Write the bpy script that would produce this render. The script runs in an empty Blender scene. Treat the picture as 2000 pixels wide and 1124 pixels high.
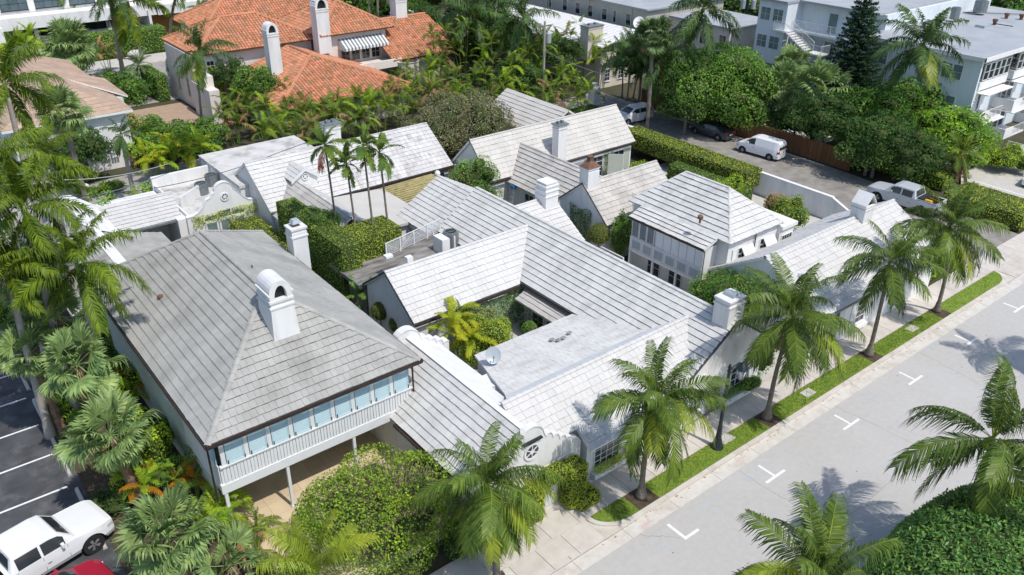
import bpy, math, random
import numpy as np
from mathutils import Vector, Matrix
R = math.radians
random.seed(7); rng = np.random.default_rng(7)
S = bpy.context.scene
COL = S.collection
# ---------------------------------------------------------------- camera
cam_d = bpy.data.cameras.new("camera"); cam = bpy.data.objects.new("camera", cam_d); COL.objects.link(cam)
cam_d.sensor_width = 36.0; cam_d.lens = 29.231; cam_d.clip_end = 3000; cam_d.clip_start = .5
_pi, _ro, _ya = R(28.88957), R(-.55490697), R(51.28419622)
_F = Vector((math.cos(_ya)*math.cos(_pi), math.sin(_ya)*math.cos(_pi), -math.sin(_pi)))
_Rt = Vector((math.sin(_ya), -math.cos(_ya), 0)); _D = _F.cross(_Rt)
_R2 = math.cos(_ro)*_Rt + math.sin(_ro)*_D; _D2 = -math.sin(_ro)*_Rt + math.cos(_ro)*_D
_m = Matrix.Identity(4)
for i in range(3):
    _m[i][0] = _R2[i]; _m[i][1] = -_D2[i]; _m[i][2] = -_F[i]
_m.translation = Vector((0, 0, 28.0)); cam.matrix_world = _m
S.camera = cam
CAM = Vector((0, 0, 28.0))
# ---------------------------------------------------------------- light
SUNV = Vector((.16, -1.0, 1.72)).normalized()          # towards the sun
sun_d = bpy.data.lights.new("sun", 'SUN'); sun = bpy.data.objects.new("sun", sun_d); COL.objects.link(sun)
sun_d.energy = 3.15; sun_d.angle = R(.53); sun_d.color = (1, .95, .875)
sun.rotation_euler = SUNV.to_track_quat('Z', 'Y').to_euler(); sun.location = (0, 0, 60)
W = bpy.data.worlds.new("World"); S.world = W; W.use_nodes = True
_nt = W.node_tree; _bg = _nt.nodes['Background']; _sk = _nt.nodes.new('ShaderNodeTexSky')
_sk.sky_type = 'NISHITA'; _sk.sun_disc = False
_sk.sun_elevation = math.asin(SUNV.z); _sk.sun_rotation = math.atan2(SUNV.x, SUNV.y)
_nt.links.new(_sk.outputs[0], _bg.inputs[0]); _bg.inputs[1].default_value = .15
S.view_settings.view_transform = 'Standard'; S.view_settings.look = 'None'
S.view_settings.exposure = 0.29; S.view_settings.gamma = 1
S.render.engine = 'CYCLES'
# ---------------------------------------------------------------- materials
def _lin(c): return (c[0], c[1], c[2], 1)
def mat(name, a, b=None, scale=1.0, rough=.7, bump=0, bscale=20, stretch=None, tint=None, rnd=0, spec=.3, metal=0, trans=0, stain=None, sscale=.35, samt=.5, det=5):
    """two-tone noise colour, optional face tint attribute, object random, stain layer, bump"""
    m = bpy.data.materials.new(name); m.use_nodes = True; nt = m.node_tree; N = nt.nodes; L = nt.links
    p = N['Principled BSDF']; p.inputs['Roughness'].default_value = rough
    p.inputs['Specular IOR Level'].default_value = spec; p.inputs['Metallic'].default_value = metal
    geo = N.new('ShaderNodeNewGeometry'); mp = N.new('ShaderNodeMapping'); L.new(geo.outputs['Position'], mp.inputs[0])
    if stretch: mp.inputs['Scale'].default_value = stretch
    col = None
    if b is None: b = tuple(x*.85 for x in a)
    no = N.new('ShaderNodeTexNoise'); no.inputs['Scale'].default_value = scale; no.inputs['Detail'].default_value = det
    L.new(mp.outputs[0], no.inputs[0])
    mr = N.new('ShaderNodeMapRange'); mr.inputs[1].default_value = .32; mr.inputs[2].default_value = .68
    L.new(no.outputs[0], mr.inputs[0])
    mx = N.new('ShaderNodeMix'); mx.data_type = 'RGBA'; mx.inputs[6].default_value = _lin(a); mx.inputs[7].default_value = _lin(b)
    L.new(mr.outputs[0], mx.inputs[0]); col = mx.outputs[2]
    if stain:
        n2 = N.new('ShaderNodeTexNoise'); n2.inputs['Scale'].default_value = sscale; n2.inputs['Detail'].default_value = 6; n2.inputs['Roughness'].default_value = .65
        L.new(mp.outputs[0], n2.inputs[0])
        r2 = N.new('ShaderNodeMapRange'); r2.inputs[1].default_value = .5; r2.inputs[2].default_value = .72; r2.inputs[4].default_value = samt
        L.new(n2.outputs[0], r2.inputs[0])
        m2 = N.new('ShaderNodeMix'); m2.data_type = 'RGBA'; L.new(r2.outputs[0], m2.inputs[0]); L.new(col, m2.inputs[6]); m2.inputs[7].default_value = _lin(stain); col = m2.outputs[2]
    if tint:
        at = N.new('ShaderNodeAttribute'); at.attribute_name = 'tint'
        mr3 = N.new('ShaderNodeMapRange'); mr3.inputs[3].default_value = tint[0]; mr3.inputs[4].default_value = tint[1]
        L.new(at.outputs['Fac'], mr3.inputs[0])
        hs = N.new('ShaderNodeHueSaturation'); L.new(mr3.outputs[0], hs.inputs['Value']); L.new(col, hs.inputs['Color']); col = hs.outputs[0]
        if len(tint) > 2:
            mr4 = N.new('ShaderNodeMapRange'); mr4.inputs[3].default_value = .5+tint[2]; mr4.inputs[4].default_value = .5-tint[2]
            L.new(at.outputs['Fac'], mr4.inputs[0]); L.new(mr4.outputs[0], hs.inputs['Hue'])
    if rnd:
        oi = N.new('ShaderNodeObjectInfo'); mr5 = N.new('ShaderNodeMapRange'); mr5.inputs[3].default_value = 1-rnd; mr5.inputs[4].default_value = 1+rnd
        L.new(oi.outputs['Random'], mr5.inputs[0]); h2 = N.new('ShaderNodeHueSaturation'); L.new(mr5.outputs[0], h2.inputs['Value']); L.new(col, h2.inputs['Color']); col = h2.outputs[0]
    L.new(col, p.inputs['Base Color'])
    if bump:
        nb = N.new('ShaderNodeTexNoise'); nb.inputs['Scale'].default_value = bscale; nb.inputs['Detail'].default_value = 4; L.new(mp.outputs[0], nb.inputs[0])
        bp = N.new('ShaderNodeBump'); bp.inputs['Strength'].default_value = bump; bp.inputs['Distance'].default_value = .03
        L.new(nb.outputs[0], bp.inputs['Height']); L.new(bp.outputs[0], p.inputs['Normal'])
    if trans:
        tr = N.new('ShaderNodeBsdfTranslucent'); ms = N.new('ShaderNodeMixShader'); ms.inputs[0].default_value = trans
        h3 = N.new('ShaderNodeHueSaturation'); h3.inputs['Hue'].default_value = .48; h3.inputs['Value'].default_value = 1.5; L.new(col, h3.inputs['Color'])
        L.new(h3.outputs[0], tr.inputs[0]); L.new(p.outputs[0], ms.inputs[1]); L.new(tr.outputs[0], ms.inputs[2])
        L.new(ms.outputs[0], N['Material Output'].inputs[0])
    return m
def glass(name, c, rough=.08):
    m = mat(name, c, tuple(x*.6 for x in c), .8, rough, spec=.8); return m
M = {}
# roofs
M['grey_tile'] = mat('grey_tile', (.39, .385, .36), (.325, .32, .30), 1.1, .85, .3, 30, tint=(.92, 1.07), stain=(.22, .215, .195), sscale=.45, samt=.65)
M['pale_tile'] = mat('pale_tile', (.60, .595, .575), (.53, .525, .505), 1.3, .8, .2, 30, tint=(.92, 1.06), stain=(.38, .37, .345), sscale=.75, samt=.65, stretch=(.7, 1.8, 1))
M['white_tile'] = mat('white_tile', (.575, .57, .555), (.545, .535, .52), 1.0, .75, .15, 30, tint=(.95, 1.035), stain=(.45, .44, .42), sscale=.8, samt=.3, stretch=(1.8, .7, 1))
M['cream_tile'] = mat('cream_tile', (.53, .51, .475), (.49, .47, .435), 1.0, .8, .15, 30, tint=(.94, 1.05), stain=(.45, .43, .40), sscale=.6, samt=.35)
M['weathered_tile'] = mat('weathered_tile', (.50, .475, .44), (.43, .41, .38), 1.6, .85, .2, 30, tint=(.9, 1.1), stain=(.28, .265, .245), sscale=.9, samt=.6)
M['mildew_tile'] = mat('mildew_tile', (.60, .59, .58), (.49, .48, .47), 2.2, .85, .2, 30, tint=(.86, 1.07), stain=(.25, .245, .24), sscale=1.3, samt=.75, stretch=(1.6, .6, 1))
M['dark_tile'] = mat('dark_tile', (.30, .295, .285), (.22, .215, .21), 1.6, .85, .2, 30, tint=(.85, 1.15), stain=(.15, .145, .14), sscale=.9, samt=.6)
M['joint'] = mat('joint', (.09, .088, .084), (.06, .059, .056), 3, .95)  # tile gaps and verge boards; on butt faces it is painted shade under the lap
M['pale_joint'] = mat('pale_joint', (.36, .36, .35), (.28, .28, .27), 3, .95)  # white roofs: gaps, and sunlit butt faces greyed to paint in course shade lines
M['orange_tile'] = mat('orange_tile', (.56, .26, .14), (.44, .18, .09), 1.5, .75, .2, 20, tint=(.62, 1.3, .015), stain=(.30, .22, .16), sscale=.9, samt=.7)
M['shingle'] = mat('shingle', (.46, .335, .25), (.385, .275, .20), 1.6, .9, .4, 18, stain=(.30, .21, .16), sscale=.5, samt=.5, tint=(.88, 1.12))
M['flat_roof'] = mat('flat_roof', (.60, .59, .57), (.50, .49, .47), .8, .85, .2, 12, stain=(.13, .125, .12), sscale=.55, samt=.85)
M['dark_deck'] = mat('dark_deck', (.30, .285, .265), (.13, .12, .115), 1.2, .9, .3, 14, stretch=(.5, 2.2, 1), stain=(.05, .047, .045), sscale=.9, samt=.85)
M['apt_roof'] = mat('apt_roof', (.37, .39, .41), (.32, .34, .365), .5, .8, .1, 8, stain=(.27, .29, .32), sscale=.25, samt=.5)
# walls
M['white'] = mat('white', (.74, .735, .72), (.70, .695, .685), .7, .6, .1, 14, stain=(.54, .53, .50), sscale=.7, samt=.45, stretch=(2.2, 2.2, .5))
M['stucco'] = mat('stucco', (.71, .71, .70), (.66, .66, .655), .8, .8, .3, 40, stain=(.46, .455, .44), sscale=.6, samt=.5, stretch=(2.2, 2.2, .5))
M['apt_wall'] = mat('apt_wall', (.66, .71, .74), (.61, .66, .69), .8, .8, .3, 20, stain=(.50, .53, .55), sscale=.5, samt=.4, stretch=(2, 2, .5))
M['cream_wall'] = mat('cream_wall', (.66, .60, .51), (.58, .52, .435), .7, .8, .2, 30, stain=(.36, .32, .27), sscale=.6, samt=.5)
M['pink_wall'] = mat('pink_wall', (.74, .68, .62), (.66, .60, .54), .7, .8, .2, 30, stain=(.44, .38, .33), sscale=.6, samt=.45)
M['mint_wall'] = mat('mint_wall', (.50, .56, .51), (.46, .52, .47), .8, .8, .3, 40, stain=(.34, .36, .33), sscale=.5, samt=.4)
M['sage_wall'] = mat('sage_wall', (.44, .47, .40), (.38, .41, .345), .7, .8, .2, 30)
M['taupe_wall'] = mat('taupe_wall', (.47, .45, .39), (.41, .39, .34), .7, .8, .2, 30)
M['white_wood'] = mat('white_wood', (.70, .71, .71), (.66, .67, .675), 2, .5)
M['blue_shutter'] = mat('blue_shutter', (.46, .60, .64), (.42, .56, .60), 2, .5)
M['teal_trim'] = mat('teal_trim', (.24, .42, .48), (.2, .37, .43), 2, .5)
M['brown_metal'] = mat('brown_metal', (.065, .045, .038), (.045, .032, .028), 2, .45, metal=.3)
M['black'] = mat('black', (.02, .022, .024), (.014, .015, .016), 2, .4)
M['dark_metal'] = mat('dark_metal', (.035, .045, .05), (.025, .032, .036), 2, .4, metal=.4)
M['grey_metal'] = mat('grey_metal', (.22, .25, .26), (.17, .195, .2), 3, .5, metal=.3)
M['pale_metal'] = mat('pale_metal', (.42, .47, .49), (.36, .4, .42), 2, .45, metal=.2)
M['rust'] = mat('rust', (.20, .10, .065), (.11, .065, .05), 4, .8)
M['terracotta'] = mat('terracotta', (.50, .20, .11), (.40, .16, .09), 4, .8)
M['glass'] = glass('glass', (.035, .045, .05))
M['blue_glass'] = glass('blue_glass', (.12, .17, .19))
M['pale_glass'] = glass('pale_glass', (.20, .27, .26), .15)
M['wood'] = mat('wood', (.33, .18, .09), (.25, .13, .065), 3, .7)
M['garage_wood'] = mat('garage_wood', (.42, .20, .055), (.35, .16, .045), 1.5, .55)
M['bamboo'] = mat('bamboo', (.30, .155, .07), (.21, .105, .05), 2, .8, .4, 25, stretch=(3, 3, .3), tint=(.75, 1.2))
M['lattice'] = mat('lattice', (.62, .63, .65), (.56, .57, .59), 2, .6)
M['thatch'] = mat('thatch', (.42, .37, .17), (.28, .24, .12), 3, .9, .6, 14, stretch=(1, 3, 1), stain=(.10, .085, .06), sscale=1.6, samt=.75)
# ground
M['ground'] = mat('ground', (.085, .07, .045), (.045, .05, .025), .6, .95, .6, 6, stain=(.03, .045, .014), sscale=.4, samt=.8)
M['road'] = mat('road', (.455, .443, .422), (.42, .408, .388), 3.5, .9, .35, 60, stain=(.47, .467, .46), sscale=.16, samt=.7, det=8)
M['gutter'] = mat('gutter', (.60, .575, .53), (.52, .49, .44), 2.0, .85, .2, 40, stain=(.36, .29, .22), sscale=.9, samt=.55)
M['kerb'] = mat('kerb', (.58, .55, .49), (.50, .46, .40), 1.6, .85, .2, 40, stain=(.33, .26, .19), sscale=1.1, samt=.5)
M['walk'] = mat('walk', (.56, .52, .465), (.50, .46, .41), 2.2, .85, .2, 50, stain=(.38, .33, .285), sscale=.8, samt=.4, tint=(.95, 1.05))
M['walk_pale'] = mat('walk_pale', (.52, .50, .46), (.46, .44, .40), 1.5, .85, .2, 50, stain=(.36, .34, .31), sscale=.6, samt=.4, tint=(.95, 1.05))
M['alley'] = mat('alley', (.30, .28, .25), (.22, .205, .185), 1.3, .9, .3, 40, stain=(.12, .11, .10), sscale=.35, samt=.6)
M['lane'] = mat('lane', (.36, .345, .32), (.29, .28, .26), 1.2, .9, .2, 30, stain=(.2, .19, .18), sscale=.5, samt=.5)
M['lot'] = mat('lot', (.085, .088, .094), (.050, .052, .057), 1.0, .85, .3, 50, stain=(.17, .17, .172), sscale=.7, samt=.75)
M['paint'] = mat('paint', (.78, .78, .77), (.66, .66, .65), 6, .7)
M['blue_mark'] = mat('blue_mark', (.36, .44, .52), (.43, .46, .48), 9, .8)
M['red_mark'] = mat('red_mark', (.58, .36, .33), (.53, .44, .41), 9, .8)
M['grass'] = mat('grass', (.20, .28, .035), (.14, .22, .028), 2.5, .9, .8, 60, tint=(.7, 1.35, .02))
M['mulch'] = mat('mulch', (.105, .08, .05), (.055, .042, .028), 5, .95, .8, 40)
M['patio'] = mat('patio', (.62, .50, .34), (.55, .44, .30), 1.1, .75, .1, 20, tint=(.9, 1.07), stain=(.42, .32, .2), sscale=.6, samt=.35)
M['paver_brown'] = mat('paver_brown', (.40, .29, .21), (.33, .24, .17), 1.5, .9, .3, 20)
M['water'] = mat('water', (.05, .38, .42), (.04, .33, .38), 1, .1, spec=.6)
# plants
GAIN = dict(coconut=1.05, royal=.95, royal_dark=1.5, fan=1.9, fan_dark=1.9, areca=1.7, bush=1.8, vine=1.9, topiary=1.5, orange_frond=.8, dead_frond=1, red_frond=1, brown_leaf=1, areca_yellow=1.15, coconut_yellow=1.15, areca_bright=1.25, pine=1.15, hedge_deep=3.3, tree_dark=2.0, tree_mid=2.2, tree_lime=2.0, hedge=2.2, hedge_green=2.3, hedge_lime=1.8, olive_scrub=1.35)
def leafmat(n, a, b, scale=.8, tint=(.45, 1.75, .02), rnd=.12, trans=.3, rough=.6, **k):
    g = GAIN.get(n, 1.45); a = tuple(x*g for x in a); b = tuple(x*g*1.1 for x in b)
    return mat(n, a, b, scale, rough, tint=tint, rnd=rnd, trans=trans, spec=.18, **k)
M['coconut'] = leafmat('coconut', (.095, .145, .020), (.055, .095, .015), rough=.42, tint=(.35, 1.9, .025), trans=.14)
M['coconut_yellow'] = leafmat('coconut_yellow', (.20, .24, .02), (.13, .18, .02), rough=.4)
M['royal'] = leafmat('royal', (.155, .225, .014), (.070, .120, .012), rough=.5, tint=(.3, 1.85, .03), trans=.2)
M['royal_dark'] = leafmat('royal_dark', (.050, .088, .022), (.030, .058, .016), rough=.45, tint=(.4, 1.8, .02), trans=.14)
M['fan'] = leafmat('fan', (.12, .165, .055), (.075, .12, .045), rough=.42)
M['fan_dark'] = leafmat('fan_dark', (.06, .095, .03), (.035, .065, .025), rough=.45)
M['areca'] = leafmat('areca', (.085, .12, .016), (.035, .07, .013))
M['areca_yellow'] = leafmat('areca_yellow', (.30, .30, .015), (.18, .25, .015))
M['areca_bright'] = leafmat('areca_bright', (.23, .31, .02), (.12, .22, .016))
M['orange_frond'] = leafmat('orange_frond', (.50, .24, .015), (.40, .17, .012))
M['dead_frond'] = leafmat('dead_frond', (.36, .22, .09), (.22, .13, .06), trans=.1)
M['red_frond'] = leafmat('red_frond', (.40, .12, .06), (.28, .10, .05), trans=.1)
M['hedge'] = leafmat('hedge', (.165, .195, .024), (.105, .14, .018), 1.2)
M['hedge_green'] = leafmat('hedge_green', (.075, .135, .020), (.045, .095, .018), 1.2)
M['hedge_deep'] = leafmat('hedge_deep', (.045, .085, .022), (.025, .058, .016), 1.2, rough=.35)
M['hedge_lime'] = leafmat('hedge_lime', (.19, .27, .02), (.11, .18, .016), 1.2)
M['topiary'] = leafmat('topiary', (.13, .145, .03), (.075, .095, .022), 2)
M['bush'] = leafmat('bush', (.12, .185, .022), (.07, .13, .018), .8)
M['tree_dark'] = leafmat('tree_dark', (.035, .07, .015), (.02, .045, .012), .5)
M['tree_mid'] = leafmat('tree_mid', (.065, .125, .017), (.035, .08, .015), .6)
M['tree_lime'] = leafmat('tree_lime', (.13, .21, .017), (.06, .13, .015), .6)
M['olive_scrub'] = leafmat('olive_scrub', (.175, .165, .085), (.115, .12, .06), .8, trans=.12)
M['brown_leaf'] = leafmat('brown_leaf', (.36, .24, .11), (.25, .17, .08), 1, trans=.1)
M['twig'] = mat('twig', (.24, .18, .14), (.16, .12, .09), 2, .9)
M['pine'] = leafmat('pine', (.022, .052, .018), (.014, .035, .014), 1, trans=.05, tint=(.6, 1.7))
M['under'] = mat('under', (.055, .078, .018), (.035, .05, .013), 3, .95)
M['vine'] = leafmat('vine', (.055, .115, .016), (.03, .075, .014), 1.5)
M['trunk'] = mat('trunk', (.22, .19, .155), (.14, .12, .10), 3, .9, .5, 14, stretch=(1, 1, 4))
M['pale_trunk'] = mat('pale_trunk', (.40, .37, .33), (.30, .275, .245), 3, .85, .3, 12, stretch=(1, 1, 5))
M['boot_trunk'] = mat('boot_trunk', (.26, .17, .11), (.15, .10, .07), 4, .95, .8, 10)
M['crownshaft'] = mat('crownshaft', (.17, .26, .05), (.13, .21, .05), 2, .5)
M['flower_pink'] = mat('flower_pink', (.62, .12, .28), (.5, .09, .2), 3, .6)
M['flower_red'] = mat('flower_red', (.62, .10, .03), (.5, .16, .03), 3, .6)
M['flower_white'] = mat('flower_white', (.8, .8, .76), (.7, .7, .66), 3, .6)
# vehicles
def carpaint(n, c, rough=.28, metal=.0): return mat(n, c, tuple(x*.97 for x in c), .5, rough, spec=.6, metal=metal)
M['car_white'] = carpaint('car_white', (.74, .75, .76)); M['car_silver'] = carpaint('car_silver', (.52, .55, .57), .3, .2)
M['car_dark'] = carpaint('car_dark', (.045, .05, .06)); M['car_red'] = carpaint('car_red', (.33, .012, .035)); M['car_blue'] = carpaint('car_blue', (.06, .12, .2))
M['tyre'] = mat('tyre', (.018, .018, .019), (.025, .024, .023), 5, .9); M['rim'] = mat('rim', (.45, .46, .48), (.3, .3, .32), 4, .35, metal=.6)
M['trim'] = mat('trim', (.03, .03, .032), (.022, .022, .024), 3, .7); M['tail'] = mat('tail', (.35, .015, .015), (.28, .01, .01), 3, .3)
M['lamp_lens'] = mat('lamp_lens', (.55, .56, .56), (.45, .46, .47), 3, .2); M['amber'] = mat('amber', (.55, .18, .03), (.5, .15, .02), 3, .3)
M['yellow'] = mat('yellow', (.62, .38, .02), (.55, .33, .02), 3, .5); M['blue_plastic'] = mat('blue_plastic', (.05, .22, .55), (.04, .18, .5), 3, .5)
# ---------------------------------------------------------------- object helpers
def tagp(o, label=None, cat=None, group=None, kind=None):
    if label: o['label'] = label
    if cat: o['category'] = cat
    if group: o['group'] = group
    if kind: o['kind'] = kind
    return o
def thing(name, label, cat, loc=(0, 0, 0), group=None):
    o = bpy.data.objects.new(name, None); COL.objects.link(o); o.location = loc; o.empty_display_size = .3
    return tagp(o, label, cat, group)
def link(name, me, parent=None, loc=None, rot=None, scl=None, kind=None, label=None):
    """me in world coordinates unless loc is given; parents keep the world placing"""
    o = bpy.data.objects.new(name, me); COL.objects.link(o)
    if loc is not None: o.location = loc
    if rot is not None: o.rotation_euler = rot
    if scl is not None: o.scale = scl if hasattr(scl, '__len__') else (scl, scl, scl)
    if parent is not None:
        o.parent = parent
        if parent.type == 'EMPTY': o.matrix_parent_inverse = Matrix.Translation(-Vector(parent.location))
    if kind: o['kind'] = kind
    if label: o['label'] = label
    return o
class MB:
    """collects faces in world coordinates, builds ONE mesh"""
    def __init__(s): s.v = []; s.f = []; s.mi = []; s.t = []
    def poly(s, pts, mi=0, t=.5):
        n = len(s.v); s.v += [tuple(p) for p in pts]; s.f.append(tuple(range(n, n+len(pts)))); s.mi.append(mi); s.t.append(t)
    def mesh(s, V, Fc, mi=0, t=.5):
        n = len(s.v); s.v += [tuple(p) for p in V]
        for f in Fc: s.f.append(tuple(i+n for i in f)); s.mi.append(mi); s.t.append(t)
    def box(s, a, b, mi=0, t=.5):
        x0, y0, z0 = a; x1, y1, z1 = b
        s.mesh([(x0,y0,z0),(x1,y0,z0),(x1,y1,z0),(x0,y1,z0),(x0,y0,z1),(x1,y0,z1),(x1,y1,z1),(x0,y1,z1)],
               [(0,3,2,1),(4,5,6,7),(0,1,5,4),(1,2,6,5),(2,3,7,6),(3,0,4,7)], mi, t)
    def obox(s, o, u, v, w, mi=0, t=.5):
        """box from corner o with edge vectors u,v,w"""
        o, u, v, w = map(Vector, (o, u, v, w)); P = [o, o+u, o+u+v, o+v]; P = P+[p+w for p in P]
        s.mesh(P, [(0,3,2,1),(4,5,6,7),(0,1,5,4),(1,2,6,5),(2,3,7,6),(3,0,4,7)], mi, t)
    def extrude(s, pts, vec, mi=0, t=.5):
        pts = [Vector(p) for p in pts]; vec = Vector(vec); n = len(pts); V = pts+[p+vec for p in pts]
        F = [tuple(range(n-1, -1, -1)), tuple(range(n, 2*n))]+[(i, (i+1) % n, n+(i+1) % n, n+i) for i in range(n)]
        s.mesh(V, F, mi, t)
    def tube(s, path, rad, n=8, mi=0, cap=True, t=.5):
        path = [Vector(p) for p in path]; V = []; F = []
        if not hasattr(rad, '__len__'): rad = [rad]*len(path)
        up = Vector((0, 0, 1))
        for i, p in enumerate(path):
            d = (path[min(i+1, len(path)-1)]-path[max(i-1, 0)]).normalized()
            a = d.cross(up if abs(d.z) < .95 else Vector((1, 0, 0))).normalized(); b = a.cross(d)
            for k in range(n):
                an = 2*math.pi*k/n; V.append(p+(a*math.cos(an)+b*math.sin(an))*rad[i])
        for i in range(len(path)-1):
            for k in range(n): F.append((i*n+k, i*n+(k+1) % n, (i+1)*n+(k+1) % n, (i+1)*n+k))
        if cap: F.append(tuple(range(n-1, -1, -1))); F.append(tuple((len(path)-1)*n+k for k in range(n)))
        s.mesh(V, F, mi, t)
    def lathe(s, c, prof, n=12, mi=0, t=.5):
        """prof: (r,z) pairs bottom to top"""
        V = []; F = []
        for r, z in prof:
            for k in range(n): a = 2*math.pi*k/n; V.append((c[0]+r*math.cos(a), c[1]+r*math.sin(a), c[2]+z))
        for i in range(len(prof)-1):
            for k in range(n): F.append((i*n+k, i*n+(k+1) % n, (i+1)*n+(k+1) % n, (i+1)*n+k))
        F.append(tuple(range(n-1, -1, -1))); F.append(tuple((len(prof)-1)*n+k for k in range(n)))
        s.mesh(V, F, mi, t)
    def ico(s, c, r, mi=0, t=.5, n=8, m=6):
        V = []; F = []; c = Vector(c); r = r if hasattr(r, '__len__') else (r, r, r)
        for j in range(m+1):
            ph = math.pi*j/m
            for k in range(n): a = 2*math.pi*k/n; V.append((c.x+r[0]*math.sin(ph)*math.cos(a), c.y+r[1]*math.sin(ph)*math.sin(a), c.z+r[2]*math.cos(ph)))
        for j in range(m):
            for k in range(n): F.append((j*n+k, (j+1)*n+k, (j+1)*n+(k+1) % n, j*n+(k+1) % n))
        s.mesh(V, F, mi, t)
    def data(s, name, mats, smooth=False):
        me = bpy.data.meshes.new(name); me.from_pydata(s.v, [], s.f)
        mats = mats if isinstance(mats, (list, tuple)) else [mats]
        for m in mats: me.materials.append(M[m] if isinstance(m, str) else m)
        me.polygons.foreach_set('material_index', s.mi)
        at = me.attributes.new('tint', 'FLOAT', 'FACE'); at.data.foreach_set('value', s.t)
        if smooth: me.polygons.foreach_set('use_smooth', [True]*len(s.f))
        me.update(); return me
    def build(s, name, mats, parent=None, smooth=False, kind=None, label=None):
        return link(name, s.data(name, mats, smooth), parent, kind=kind, label=label)
def quads(name, Q, tint, mats, mi=None, tri=False):
    """Q (N,4,3) or (N,3,3) numpy -> mesh"""
    n, k = Q.shape[0], Q.shape[1]; me = bpy.data.meshes.new(name)
    me.vertices.add(n*k); me.vertices.foreach_set('co', Q.astype(np.float32).ravel())
    me.loops.add(n*k); me.loops.foreach_set('vertex_index', np.arange(n*k, dtype=np.int32))
    me.polygons.add(n); me.polygons.foreach_set('loop_start', np.arange(0, n*k, k, dtype=np.int32)); me.polygons.foreach_set('loop_total', np.full(n, k, dtype=np.int32))
    mats = mats if isinstance(mats, (list, tuple)) else [mats]
    for m in mats: me.materials.append(M[m] if isinstance(m, str) else m)
    if mi is not None: me.polygons.foreach_set('material_index', np.asarray(mi, dtype=np.int32))
    at = me.attributes.new('tint', 'FLOAT', 'FACE'); at.data.foreach_set('value', np.asarray(tint, dtype=np.float32))
    me.update(); me.validate(); return me
def struct(name, mb, mats, parent=None, **k):
    o = mb.build(name, mats, parent, **k)
    if parent is None: o['kind'] = 'structure'
    return o
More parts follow.
